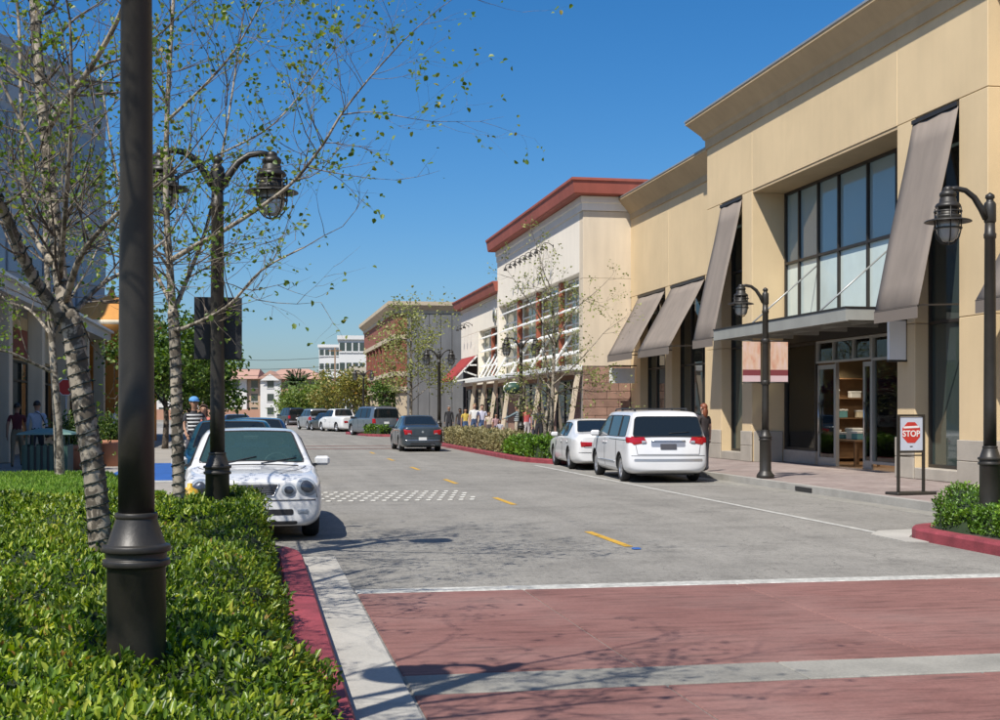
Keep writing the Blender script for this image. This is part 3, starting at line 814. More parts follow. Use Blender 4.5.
# tall windows: bays between red posts, white louvre rails
MT['glass_green'] = glassy('green_grey_window_glass', (0.30, 0.31, 0.215), 0.06, 0.6, wav=0.05)
ybay = [51.6, 55.7, 60.4, 64.9, 69.3]
for i, (a, b) in enumerate(zip(ybay[:-1], ybay[1:])):
    under_cream(window(cream, 'x', XW + .45, a + .15, b - .15, 3.55, 7.24, [(a + b) / 2], [4.45, 5.35, 6.3], .06, .08, MT['white_paint'], MT['glass_green']))
    for z in (4.0, 4.95, 5.85, 6.75):
        v_ = MB(); v_.prism([(XW + .02, z), (XW + .30, z + .16), (XW + .30, z + .20), (XW + .02, z + .05)], 'y', a + .23, b - .23); Cc(v_, 'sunshade_blade', MT['white_paint'])
    st = MB(); st.bar((XW - .25, b - .35, 3.55), (XW + .4, b - 1.6, 5.0), .09); Cc(st, 'strut', MT['white_paint'])
for y in ybay[1:-1]: Cc(MB().cbox(XW + .14, XW + .36, y - .14, y + .14, 3.53, 7.26, .02), 'red_post', MT['red_post'])
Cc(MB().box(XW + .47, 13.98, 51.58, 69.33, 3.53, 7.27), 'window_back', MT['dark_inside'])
under_cream(window(cream, 'x', XL + .4, 70.5, 77.1, 3.55, 6.36, [72.1, 73.8, 75.4], [4.5, 5.4], .06, .08, MT['white_paint'], MT['glass_green']))
for y in (73.6,): Cc(MB().cbox(XL + .12, XL + .33, y - .14, y + .14, 3.53, 6.38, .02), 'red_post', MT['red_post'])
for z in (4.2, 5.1, 5.9):
    v_ = MB(); v_.prism([(XL + .02, z), (XL + .28, z + .15), (XL + .28, z + .2), (XL + .02, z + .05)], 'y', 70.6, 73.38); v_.prism([(XL + .02, z), (XL + .28, z + .15), (XL + .28, z + .2), (XL + .02, z + .05)], 'y', 73.82, 77.0); Cc(v_, 'sunshade_blade', MT['white_paint'])
for k in range(4):
    st = MB(); st.bar((XL - .3, 71.2 + k * 1.3, 3.6), (XL + .3, 70.6 + k * 1.3, 4.9), .08); Cc(st, 'strut', MT['white_paint'])
Cc(MB().box(XL + .42, 14.18, 70.46, 77.14, 3.53, 6.38), 'window_back', MT['dark_inside'])
Cc(MB().box(XL + .12, 14.18, 77.62, Y2 - .02, 3.53, 4.98), 'window_back', MT['dark_inside'])
# red awning with white truss
aw = MB(); aw.add([(13.22, 77.7, 5.0), (13.22, 83.7, 5.0), (11.75, 83.7, 3.45), (11.75, 77.7, 3.45), (13.24, 77.7, 4.97), (13.24, 83.7, 4.97), (11.77, 83.7, 3.42), (11.77, 77.7, 3.42)], [(0, 1, 2, 3), (7, 6, 5, 4), (0, 3, 7, 4), (1, 5, 6, 2), (3, 2, 6, 7), (0, 4, 5, 1)])
MT['red_canvas'] = M('red_canvas', (0.30, 0.03, 0.025), 0.85, 0.1, 1, 0.05, 80)
Cc(aw, 'awning', MT['red_canvas'])
tr = MB()
for a, b in (((13.2, 4.95), (11.75, 3.42)), ((13.2, 3.75), (12.35, 4.05)), ((13.2, 4.4), (12.7, 4.4)), ((13.2, 3.65), (11.8, 3.4))): tr.bar((a[0], 77.62, a[1]), (b[0], 77.62, b[1]), .09)
Cc(tr, 'awning_truss', MT['white_paint'])
# white canopy and raked white posts, shopfronts below
Cc(MB().cbox(12.35, 12.995, 50.95, 76.9, 3.28, 3.50, .02), 'canopy', MT['white_paint'])
for i, y in enumerate((51.15, 54.6, 58.2, 61.9, 65.6, 69.3, 72.8, 76.3)):
    p = MB(); p.add([(12.76, y - .10, 3.28), (12.95, y - .10, 3.28), (12.95, y + .10, 3.28), (12.76, y + .10, 3.28), (12.32, y - .08, .14), (12.47, y - .08, .14), (12.47, y + .08, .14), (12.32, y + .08, .14)], [(0, 1, 2, 3), (7, 6, 5, 4), (0, 4, 5, 1), (1, 5, 6, 2), (2, 6, 7, 3), (3, 7, 4, 0)])
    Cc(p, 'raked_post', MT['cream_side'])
yy = [51.5, 54.6, 58.2, 61.9, 65.6, 69.3, 72.8, 76.3, 80, 83.9]
for i, (a, b) in enumerate(zip(yy[:-1], yy[1:])):
    if i in (0, 4): Cc(MB().box(13.52, 13.97, a, b, .14, 3.19), 'shopfront_wall', MT['block'])
    else:
        under_cream(window(cream, 'x', 13.62, a + .2, b - .2, .5, 3.0, [(a + b) / 2], [2.4], .06, .08, MT['bronze'], MT['glass_dark'], name='shop_window'))
        q = MB(); q.box(13.55, 13.97, a, a + .2, .14, 3.19); q.box(13.55, 13.97, b - .2, b, .14, 3.19); q.box(13.56, 13.97, a + .2, b - .2, .14, .5); q.box(13.56, 13.97, a + .2, b - .2, 3.0, 3.19); q.box(13.64, 13.97, a + .2, b - .2, .5, 3.0); Cc(q, 'shopfront_wall', MT['block'])
# things fixed to it
e = empty('oval_sign', (12.0, 60.2, 2.35), 0, 'dark green oval hanging sign with white rim under the canopy', 'sign')
q = MB(); q.lathe([(.02, -.014), (.56, -.014), (.56, .014), (.02, .014)], n=28, axis='y'); o = q.build('sign_rim', MT['white_paint'], e, (0, 0, .35)); o.scale = (.9, 1, .56)
MT['sign_green'] = M('dark_green_enamel', (0.03, 0.075, 0.055), 0.4)
q = MB(); q.lathe([(.02, -.019), (.53, -.019), (.53, .019), (.02, .019)], n=28, axis='y'); o = q.build('sign_face', MT['sign_green'], e, (0, 0, .35)); o.scale = (.87, 1, .53)
q = MB(); q.bar((-.3, 0, .62), (-.3, 0, .95), .025); q.bar((.3, 0, .62), (.3, 0, .95), .025); q.box(-.4, .6, -.02, .02, .93, .97); q.build('bracket', MT['bronze'], e)
def wall_lamp(x, y, z, label, group):
    e = empty('wall_lamp', (x, y, z), 0, label, 'lamp', group)
    q = MB(); q.lathe([(.07, 0), (.07, .03), (.02, .04)], (0, 0, 0), 8, 'x'); q.tube([(-.0, 0, 0), (-.18, 0, .12), (-.36, 0, .14), (-.48, 0, .06), (-.5, 0, -.05)], .02, 6); q.build('arm', MT['black_metal'], e)
    q = MB(); q.lathe([(.03, .06), (.05, .0), (.11, -.12), (.10, -.13)], (-.5, 0, -.08), 10); q.build('lamp_shade', MT['black_metal'], e)
for k in range(8): wall_lamp(XW - .02, 56.2 + k * 1.22, 8.95, 'small black gooseneck lamp in the row high on the cream wall', 'gooseneck lamps above the tall windows')
for k in range(3): wall_lamp(XL - .02, 79.6 + k * 1.3, 6.95, 'small black gooseneck lamp above the red awning', 'gooseneck lamps on the lower cream wall')
e = empty('wall_emblem', (XL - .06, 71.6, 7.0), 0, 'round grey emblem on the lower cream wall', 'emblem')
q = MB(); q.lathe([(.02, -.05), (.42, -.05), (.42, .03), (.36, .05), (.02, .05)], n=20, axis='x'); q.build('disc', MT['alu'], e)
q = MB(); q.lathe([(.02, -.07), (.2, -.07), (.2, -.04)], n=16, axis='x'); q.build('boss', MT['bronze'], e)
# ------------------------------------------------------------------ far buildings on the right
MT['brick_red'] = M('red_brick_far', (0.26, 0.085, 0.055), 0.9, 0.12, 1.5, 0.15, 8)
MT['brick_dark'] = M('dark_red_spandrel', (0.13, 0.045, 0.035), 0.8, 0.1, 1.5)
MT['tan_stone'] = M('tan_cast_stone', (0.52, 0.43, 0.30), 0.85, 0.08, 0.8, streak=.1)
MT['grey_panel'] = M('grey_metal_panel', (0.20, 0.20, 0.195), 0.5, 0.10, 0.6, 0.05, 20, streak=.15, metal=0.2)
brick = empty('brick_building', (10, 95, .1), 0, 'red brick office building with tan cornice and grey panelled end wall', 'building')
def Bk(mb, name, mat):
    o = mb.build(name, mat, brick); o.location = (-10, -95, -.1); return o
BX, BY0, BY1 = 10.05, 95.0, 122.0
q = MB(); q.box(BX + .5, 30, BY0 + .5, BY1, .1, 9.3); Bk(q, 'inner_wall', MT['dark_inside'])
for z0, z1, mt in ((7.05, 8.75, 'brick_red'), (3.4, 4.35, 'brick_red')):
    Bk(MB().box(BX, BX + .5, BY0, BY1, z0, z1), 'wall_band', MT[mt]); Bk(MB().box(BX + .501, 14.6, BY0 + .001, BY0 + .5, z0, z1), 'wall_band', MT[mt])
Bk(MB().box(BX + .501, 14.6, BY0 + .002, BY0 + .5, 4.35, 7.05), 'wall_band', MT['brick_red'])
for z in (7.05, 4.35): Bk(MB().box(BX - .08, 11.1, BY0 - .08, BY1, z - .16, z + .16), 'string_course', MT['tan_stone'])
Bk(MB().box(BX - .1, 14.6, BY0 - .1, BY1, 3.0, 3.4), 'string_course', MT['tan_stone'])
for k in range(9):
    y = BY0 + .3 + k * 3.0
    Bk(MB().box(BX + .02, BX + .5, y, y + .7, 4.51, 6.89), 'pier', MT['brick_red'])
    if k < 8: under = window(brick, 'x', BX + .3, y + .72, y + 2.98, 4.52, 6.88, [y + 1.85], [5.7], .08, .1, MT['brick_dark'], MT['glass_dark']); under.location = (-10, -95, -.1)
    Bk(MB().box(BX + .1, BX + .6, y, y + .55, .1, 3.0), 'column', MT['tan_stone'])
Bk(MB().box(BX + .1, 11.0, BY0 + .05, BY0 + .5, .1, 3.0), 'column', MT['tan_stone'])
c_ = MB(); cornice(c_, [(BX, BY1), (BX, BY0), (16, BY0)], [(-.3, 8.75), (.1, 8.75), (.1, 9.0), (.45, 9.3), (.5, 9.35), (.5, 9.62), (-.3, 9.66)]); Bk(c_, 'cornice', MT['tan_stone'])
for k in range(5): Bk(MB().cbox(10.95 + k * .84, 10.95 + k * .84 + .81, BY0 - .14, BY0 - .01, .12, 8.72, .02), 'grey_panel', MT['grey_panel'])
MT['office_white'] = M('pale_office_wall', (0.62, 0.62, 0.60), 0.8, 0.05, 0.1)
MT['office_tan'] = M('tan_office_wall', (0.45, 0.40, 0.31), 0.8, 0.05, 0.1)
def block(label, u0, u1, vt, D, depth, floors, mat, wmat, bays, rz=0.0):
    a, b = at(u0, 410, D), at(u1, 410, D); w = (b - a).length; h = at(u0, vt, D).z
    mid = (a + b) / 2
    e = empty('office_building', (mid.x, mid.y, -.1), -YAW + rz, label, 'building')
    MB().box(-w / 2, w / 2, 0, depth, 0, h).build('wall', mat, e)
    q = MB(); q.box(-w / 2 - .3, w / 2 + .3, -.35, depth, h, h + .7); q.build('parapet', mat, e)
    fh = h / floors
    for i in range(floors):
        for k in range(bays):
            x0 = -w / 2 + w * (k + .12) / bays; x1 = -w / 2 + w * (k + .88) / bays
            o = MB().box(x0, x1, -.06, -.01, i * fh + fh * .42, i * fh + fh * .85).build('window', wmat, e)
            MB().box(x0 - .1, x1 + .1, -.16, -.062, i * fh + fh * .34, i * fh + fh * .42).build('sill', mat, o)
    return e
block('white office block rising behind the orange trees', 319, 341, 347, 320, 25, 5, MT['office_white'], MT['glass_dark'], 4)
block('pale stepped office block beside the brick building', 339, 372, 339, 230, 20, 4, MT['office_white'], MT['glass_dark'], 5, R(6))
block('tan low block between the trees and the brick building', 352, 372, 372, 150, 10, 2, MT['office_tan'], MT['glass_dark'], 3)
# ------------------------------------------------------------------ apartment house at the end of the street
MT['roof_pink'] = M('pink_clay_roof', (0.42, 0.25, 0.19), 0.9, 0.08, 0.5)
MT['apt_tan'] = M('tan_apartment_wall', (0.42, 0.31, 0.22), 0.9, 0.06, 0.3); MT['apt_white'] = M('white_apartment_wall', (0.62, 0.61, 0.58), 0.9, 0.05, 0.3); MT['apt_rose'] = M('rose_apartment_wall', (0.40, 0.22, 0.15), 0.9, 0.06, 0.3)
ap = at(243, 410, 235); apt = empty('apartment_house', (ap.x, ap.y, -.1), -YAW, 'three storey tan and white apartment house with pink hipped roofs', 'building')
hE = 7.4
for x0, x1, y0, mt in ((-16, -8, .2, 'apt_white'), (-8, -3.4, .8, 'apt_tan'), (-3.4, .6, .3, 'apt_white'), (.6, 3.2, .9, 'apt_tan'), (3.2, 6.9, -.4, 'apt_white'), (6.9, 14, .7, 'apt_tan')):
    MB().box(x0, x1, y0, 12, 0, hE).build('wall', MT[mt], apt)
    for fl in range(3):
        n = max(1, int((x1 - x0) / 2.2))
        for k in range(n):
            cx = x0 + (x1 - x0) * (k + .5) / n; z = .9 + fl * 2.45
            o = MB().box(cx - .6, cx + .6, y0 - .05, y0 - .005, z, z + 1.35).build('window', MT['glass_dark'], apt)
            MB().box(cx - .7, cx + .7, y0 - .12, y0 - .052, z - .12, z - .005).build('sill', MT['apt_white'], o)
for x0, x1 in ((-8, -3.4), (6.9, 14)):
    for fl in (1, 2): MB().box(x0 + .1, x1 - .1, -.5, .78, fl * 2.45 - .2, fl * 2.45 + .75).build('balcony', MT['apt_rose'], apt)
MB().box(-16, 14, -.3, .15, 0, 1.9).build('ground_wall', MT['apt_rose'], apt)
rf = MB(); rf.add([(-17, -1, hE), (2.8, -1, hE), (2.8, 13, hE), (-17, 13, hE), (-12, 6, hE + 2.0), (2.0, 6, hE + 2.0)], [(0, 1, 5, 4), (1, 2, 5), (2, 3, 4, 5), (3, 0, 4), (3, 2, 1, 0)])
rf.add([(3.2, -.4, hE + .01), (15, -1, hE + .01), (15, 13, hE + .01), (3.2, 13, hE + .01), (6, 6, hE + 2.0), (11, 6, hE + 2.0)], [(0, 1, 5, 4), (1, 2, 5), (2, 3, 4, 5), (3, 0, 4), (3, 2, 1, 0)]); rf.build('roof', MT['roof_pink'], apt)
g_ = MB(); g_.add([(2.7, -1.0, hE), (7.4, -1.0, hE), (5.05, -1.0, hE + 1.5), (2.7, 4, hE), (7.4, 4, hE), (5.05, 4, hE + 1.5)], [(0, 1, 2), (3, 5, 4), (0, 2, 5, 3), (1, 4, 5, 2), (0, 3, 4, 1)]); g_.build('gable_roof', MT['roof_pink'], apt)
g_ = MB(); g_.add([(3.3, -1.06, hE - .3), (6.8, -1.06, hE - .3), (5.05, -1.06, hE + .9), (3.3, -1.01, hE - .3), (6.8, -1.01, hE - .3), (5.05, -1.01, hE + .9)], [(0, 1, 2), (3, 5, 4), (0, 2, 5, 3), (1, 4, 5, 2), (0, 3, 4, 1)]); g_.build('gable', MT['apt_white'], apt)
# overhead lines
for i, (v0, v1) in enumerate(((352, 357), (361, 366), (369, 371))):
    a, b = at(150, v0 - 1, 215), at(335, v1, 215); pts = [a.lerp(b, t / 8) - Vector((0, 0, 1.0 * math.sin(math.pi * t / 8))) for t in range(9)]
    q = MB(); q.tube(pts, .035, 4); tag(q.build('power_line', MT['rubber']), 'thin overhead wire crossing the sky above the apartment house', 'wire', 'overhead wires at the end of the street')
for u in (150, 335):
    p = at(u, 410, 215); e = empty('utility_pole', (p.x, p.y, -.1), -YAW, 'wooden utility pole ' + ('behind the leafy left trees' if u == 150 else 'behind the palm carrying the overhead wires'), 'pole')
    top = at(u, 350, 215).z; q = MB(); q.tube([(0, 0, 0), (0, 0, top + .5)], [.17, .11], 8); q.build('pole', MT['wood'], e)
    q = MB(); q.box(-1.1, 1.1, -.07, .07, top - .1, top + .06); q.build('crossarm', MT['wood'], e)
# ------------------------------------------------------------------ left side of the street
MT['tower_grey'] = M('blue_grey_cladding', (0.30, 0.34, 0.38), 0.6, 0.05, 0.15, 0.03, 4)
MT['tower_glass'] = glassy('blue_grey_curtain_glass', (0.20, 0.25, 0.30), 0.25, 0.5)
def tower():
    a = Vector((-7.8, 72.7)); d = Vector((.407, .914)); L = 42.0; H_ = 18.6
    st = a - d * L; ang = math.atan2(d.y, d.x)
    e = empty('office_tower', (st.x, st.y, .1), ang, 'tall blue grey clad building rising behind the left hand shops', 'building')
    MB().box(0, L, .15, 14, 0, H_).build('wall', MT['tower_grey'], e)
    n, m = 14, 7
    for i in range(n):
        for j in range(m):
            x0, x1 = L * i / n + .12, L * (i + 1) / n - .12; z0, z1 = H_ * j / m + .2, H_ * (j + 1) / m - .2
            if x0 < 8 or z0 < 3: continue
            MB().box(x0, x1, .02, .14, z0, z1).build('panel', MT['tower_glass'] if (j % 2) else MT['tower_grey'], e)
    MB().box(-.2, L + .2, -.15, 14, H_, H_ + .5).build('parapet', MT['tower_grey'], e)
tower()
MT['shop_cream'] = M('cream_shop_column', (0.62, 0.54, 0.40), 0.85, 0.08, 1.0, streak=.1); MT['grey_fascia'] = M('grey_shop_fascia', (0.50, 0.50, 0.48), 0.6, 0.08, 0.7)
MT['orange_wall'] = M('ochre_orange_stucco', (0.58, 0.27, 0.07), 0.9, 0.08, 0.6, streak=.1)
arc = empty('shop_arcade', (-8, 46, .13), 0, 'row of shops with grey fascia roof and cream columns on the left', 'building')
def Ar(mb, name, mat):
    o = mb.build(name, mat, arc); o.location = (8, -46, -.13); return o
Ar(MB().box(-20, -8.2, 26, 66, .13, 5.3), 'wall', MT['shop_cream'])
Ar(MB().box(-20, -6.9, 25.6, 66.4, 5.0, 5.40), 'fascia', MT['grey_fascia']); Ar(MB().box(-20, -6.75, 25.4, 66.6, 5.402, 5.5), 'roof_edge', MT['white_paint'])
for k, y in enumerate((28, 34, 40, 46, 52, 58, 64)):
    Ar(MB().cbox(-7.5, -7.0, y - .25, y + .25, .13, 5.0, .03), 'column', MT['shop_cream'])
    if k < 6:
        o = window(arc, 'x', -8.19, y + .5, y + 5.5, .6, 3.4, [y + 2.2, y + 3.8], [2.7], .07, .1, MT['bronze'], MT['glass_dark'], sign=1, name='shop_window'); o.location = (8, -46, -.13)
        Ar(MB().box(-8.19, -8.05, y + .3, y + 5.7, 3.5, 4.5), 'sign_band', MT['brick_red'] if k % 2 else MT['shop_cream'])
och = empty('ochre_building', (-7.5, 72, .13), 0, 'ochre orange shop building with round topped turret and red awning', 'building')
MB().box(-12, 1.0, -4, 10, 0, 4.6).build('wall', MT['orange_wall'], och)
q = MB(); q.lathe([(2.2, 0), (2.2, 5.6), (2.5, 5.7), (2.5, 5.95), (2.0, 6.2), (1.2, 6.9), (.2, 7.3), (.1, 7.7), (.02, 7.75)], (.4, -4.0, 0), 20); q.build('turret', MT['orange_wall'], och)
q = MB(); q.lathe([(2.52, 5.72), (2.58, 5.72), (2.58, 5.93), (2.52, 5.93)], (.4, -4.0, 0), 20, closed=True); q.build('turret_band', MT['shop_cream'], och)
MB().box(1.01, 1.08, -1.5, 8, .5, 2.8).build('shop_window', MT['glass_dark'], och)
q = MB(); q.prism([(1.0, 3.6), (2.4, 2.9), (2.4, 2.65), (1.0, 2.65)], 'y', -1.8, 8.2); q.build('awning', MT['red_canvas'], och)
# ------------------------------------------------------------------ street lamps
def lantern(parent, side, mat):
    """arm with a caged marine lantern; side is +1 / -1 along local x"""
    s_ = side
    q = MB(); q.tube([(s_ * .05, 0, 3.98), (s_ * .12, 0, 4.10), (s_ * .22, 0, 4.24), (s_ * .34, 0, 4.325), (s_ * .46, 0, 4.345), (s_ * .58, 0, 4.33)], [.05, .045, .04, .036, .034, .034], 8)
    q.lathe([(.055, 0), (.06, .01), (.06, .05), (.03, .07)], (s_ * .58, 0, 4.30), 10)
    arm = q.build('arm', mat, parent)
    L = MB(); cx = s_ * .58
    L.lathe([(.03, 4.33), (.075, 4.31), (.105, 4.28), (.105, 4.245), (.095, 4.24), (.095, 4.215), (.105, 4.21), (.105, 4.17), (.14, 4.15), (.16, 4.12), (.155, 4.10), (.12, 4.09), (.12, 4.02), (.16, 4.0), (.16, 3.965), (.14, 3.955)], (cx, 0, 0), 18)
    lo = L.build('lantern', mat, parent)
    b = MB(); b.lathe([(.13, 3.975), (.27, 3.938), (.29, 3.925), (.29, 3.917), (.27, 3.922), (.13, 3.95)], (cx, 0, 0), 24, closed=True); b.build('brim', mat, lo)
    g = MB(); g.lathe([(.135, 3.955), (.145, 3.88), (.14, 3.80), (.115, 3.72), (.07, 3.675), (.01, 3.665)], (cx, 0, 0), 16); g.build('globe', MT['lamp_glass'], lo)
    k = MB()
    for i in range(6):
        t = math.pi * 2 * i / 6 + .2; c_, n_ = math.cos(t), math.sin(t)
        k.tube([(cx + c_ * r_, n_ * r_, z) for r_, z in ((.165, 4.10), (.168, 3.92), (.165, 3.82), (.14, 3.72), (.085, 3.655), (.01, 3.635))], .009, 5)
    for r_, z in ((.166, 3.84), (.166, 4.05)):
        k.lathe([(r_ - .009, z - .009), (r_ + .009, z - .009), (r_ + .009, z + .009), (r_ - .009, z + .009)], (cx, 0, 0), 18, closed=True)
    k.build('cage', mat, lo)
def street_lamp(loc, label, arms=(1,), rz=0.0):
    e = empty('street_lamp', loc, rz, label, 'street lamp')
    mat = MT['black_metal']
    q = MB(); q.lathe([(.20, 0), (.20, .06), (.185, .09), (.145, .14), (.13, .17), (.128, .85), (.129, .851), (.145, .858), (.147, .862), (.147, .882), (.145, .886), (.134, .889), (.133, .892), (.133, .915), (.134, .918), (.148, .921), (.150, .925), (.150, .945), (.148, .949), (.130, .953), (.126, .957), (.090, 1.065), (.0895, 1.068), (.093, 1.071), (.094, 1.075), (.094, 1.088), (.092, 1.092), (.082, 1.094)], n=28); q.build('base', mat, e)
    q = MB(); q.lathe([(.08, 1.09), (.078, 1.6), (.066, 3.72), (.075, 3.73), (.078, 3.78), (.066, 3.80), (.062, 3.92)], n=24); q.build('pole', mat, e)
    q = MB(); q.lathe([(.062, 3.92), (.075, 3.94), (.075, 4.16), (.065, 4.18), (.045, 4.20), (.045, 4.225), (.06, 4.24), (.055, 4.275), (.02, 4.30), (.005, 4.31)], n=16); q.build('finial', mat, e)
    for s_ in arms: lantern(e, s_, mat)
    return e
street_lamp((-.52, 6.0, .13), 'thick black street lamp standing among the foreground hedge leaves', (-1,))
l2 = street_lamp((-.40, 14.40, .13), 'black double street lamp carrying a dark panel beside the white sedan', (1, -1))
q = MB(); q.cbox(-.25, .26, .10, .125, 2.10, 2.78, .006); q.build('dark_panel', MT['plastic_black'], l2)
q = MB(); q.box(-.06, .06, .05, .10, 2.2, 2.24); q.box(-.06, .06, .05, .10, 2.64, 2.68); q.build('panel_clamp', MT['black_metal'], l2)
l3 = street_lamp((11.33, 27.75, .14), 'black street lamp with two pink banners on the brick pavement', (-1,))
MT['banner'] = None
def banner_mat(sx):
    m, nt, b = new_mat('printed_banner')
    v = obj_vec(nt); sep = N(nt, 'ShaderNodeSeparateXYZ'); nt.links.new(v, sep.inputs[0])
    art = noise(nt, obj_vec(nt, (6, 6, 2.2)), 1.3, 4)
    c = ramp(nt, art, [(0.3, (0.50, 0.22, 0.14)), (0.5, (0.56, 0.38, 0.27)), (0.7, (0.58, 0.42, 0.38))])
    z = N(nt, 'ShaderNodeMapRange'); z.inputs['From Min'].default_value = 2.18; z.inputs['From Max'].default_value = 3.08
    nt.links.new(sep.outputs['Z'], z.inputs['Value'])
    band = N(nt, 'ShaderNodeValToRGB'); band.color_ramp.interpolation = 'CONSTANT'
    e = band.color_ramp.elements; e[0].position = 0; e[0].color = (0.55, 0.40, 0.40, 1); e[1].position = .15; e[1].color = (.17, .03, .035, 1)
    x = e.new(.30); x.color = (0, 0, 0, 1)
    nt.links.new(z.outputs[0], band.inputs['Fac'])
    top = N(nt, 'ShaderNodeMath', operation='GREATER_THAN'); top.inputs[1].default_value = .30; nt.links.new(z.outputs[0], top.inputs[0])
    nt.links.new(mixc(nt, top.outputs[0], band.outputs['Color'], c), b.inputs['Base Color']); b.inputs['Roughness'].default_value = .8
    return m
MT['banner'] = banner_mat(1)
for s_ in (-1, 1):
    q = MB(); q.box(min(s_ * .12, s_ * .54), max(s_ * .12, s_ * .54), -.004, .004, 2.18, 3.08); q.build('banner', MT['banner'], l3)
    for z_ in (3.10, 2.16): MB().tube([(0, 0, z_), (s_ * .56, 0, z_)], .014, 6).build('banner_arm', MT['black_metal'], l3)
q = MB(); q.lathe([(.085, 3.05), (.095, 3.06), (.095, 3.14), (.085, 3.15)], n=16); q.build('banner_collar', MT['black_metal'], l3); q = MB(); q.lathe([(.09, 2.11), (.1, 2.12), (.1, 2.2), (.09, 2.21)], n=16); q.build('banner_collar', MT['black_metal'], l3)
p = at(990, 410, 16.5)
street_lamp((p.x, p.y, .13), 'black street lamp rising from the small hedge on the right corner', (-1,))
p = at(439, 410, 60.5)
street_lamp((p.x, p.y, .13), 'black double street lamp in the mid block planter behind the grey sedan', (1, -1))
p = at(521, 410, 50.5)
street_lamp((p.x, p.y, .13), 'black street lamp among the bare tree branches before the cream building', (1, -1))
p = at(363.5, 410, 92)
street_lamp((p.x, p.y, .13), 'distant black street lamp beside the brick building', (1, -1))

# ------------------------------------------------------------------ text helper
def text_obj(txt, size, mat, parent, loc, rot, name='lettering', bold=0.0):
    cu = bpy.data.curves.new('t', 'FONT'); cu.body = txt; cu.size = size; cu.align_x = 'CENTER'; cu.align_y = 'CENTER'; cu.extrude = 0.0015; cu.offset = bold
    t = bpy.data.objects.new('t', cu); COL.objects.link(t)
    dg = bpy.context.evaluated_depsgraph_get()
    me = bpy.data.meshes.new_from_object(t.evaluated_get(dg))
    bpy.data.objects.remove(t); bpy.data.curves.remove(cu)
    me.materials.clear(); me.materials.append(mat)
    return link(name, me, parent, loc, rot)

# ------------------------------------------------------------------ sandwich stand with the octagon poster
e = empty('poster_stand', (11.75, 21.9, .14), R(8), 'black poster stand with red octagon STOP poster on the pavement', 'sign')
q = MB()
for x in (-.27, .27): q.box(x - .022, x + .022, -.022, .022, .05, 1.46)
q.box(-.25, .25, -.02, .02, 1.42, 1.46); q.box(-.25, .25, -.02, .02, .76, .80); q.box(-.25, .25, -.015, .015, .70, .725)
q.build('frame', MT['black_metal'], e)
q = MB(); q.cbox(-.42, .42, -.20, .20, 0, .05, .012); q.build('foot', MT['black_metal'], e)
MT['poster_blue'] = M('pale_blue_poster', (0.50, 0.54, 0.62), 0.5, 0.05, 4); MT['stop_red'] = M('poster_red', (0.50, 0.035, 0.025), 0.5, 0.08, 6); MT['print_white'] = M('printed_white', (0.75, 0.74, 0.72), 0.6)
ps = MB(); ps.box(-.245, .245, -.008, .008, .805, 1.415); ps = ps.build('poster', MT['poster_blue'], e)
oc = MB(); oc.prism([(.205 * math.cos(R(22.5 + 45 * k)), 1.13 + .205 * math.sin(R(22.5 + 45 * k))) for k in range(8)], 'y', -.0105, -.0085); oc.build('octagon', MT['stop_red'], ps)
text_obj('STOP', .155, MT['print_white'], ps, (0, -.0125, 1.105), (math.pi / 2, 0, 0), bold=.003)
q = MB(); q.add([(-.165, -.0125, 1.205), (.165, -.0125, 1.215), (.165, -.0125, 1.255), (-.165, -.0125, 1.24)], [(0, 1, 2, 3)]); q.build('ribbon', MT['print_white'], ps)
q = MB(); q.add([(-.03, -.0105, .865), (.03, -.0105, .865), (.03, -.0105, .885), (-.03, -.0105, .885)], [(0, 1, 2, 3)]); q.build('small_mark', MT['black_metal'], ps)

# ------------------------------------------------------------------ fire hydrant
e = empty('fire_hydrant', (-.74, 15.45, .13), 0, 'yellow fire hydrant at the end of the hedge by the white sedan', 'hydrant')
MT['hydrant'] = M('yellow_hydrant_paint', (0.60, 0.36, 0.03), 0.45, 0.1, 6, 0.08, 40)
q = MB(); q.lathe([(.15, 0), (.15, .04), (.10, .05), (.095, .46), (.13, .47), (.13, .50), (.12, .51), (.115, .57), (.085, .63), (.03, .66), (.03, .70), (.005, .705)], n=18); q.build('barrel', MT['hydrant'], e)
for rot, nm in ((0, 'outlet_cap'), (math.pi, 'outlet_cap'), (-math.pi / 2, 'outlet_cap')):
    q = MB(); q.lathe([(.055, .08), (.055, .15), (.07, .155), (.07, .19), (.03, .20), (.03, .22), (.01, .222)], n=12, axis='x'); q.build(nm, MT['hydrant'], e, (0, 0, .38), (0, 0, rot))

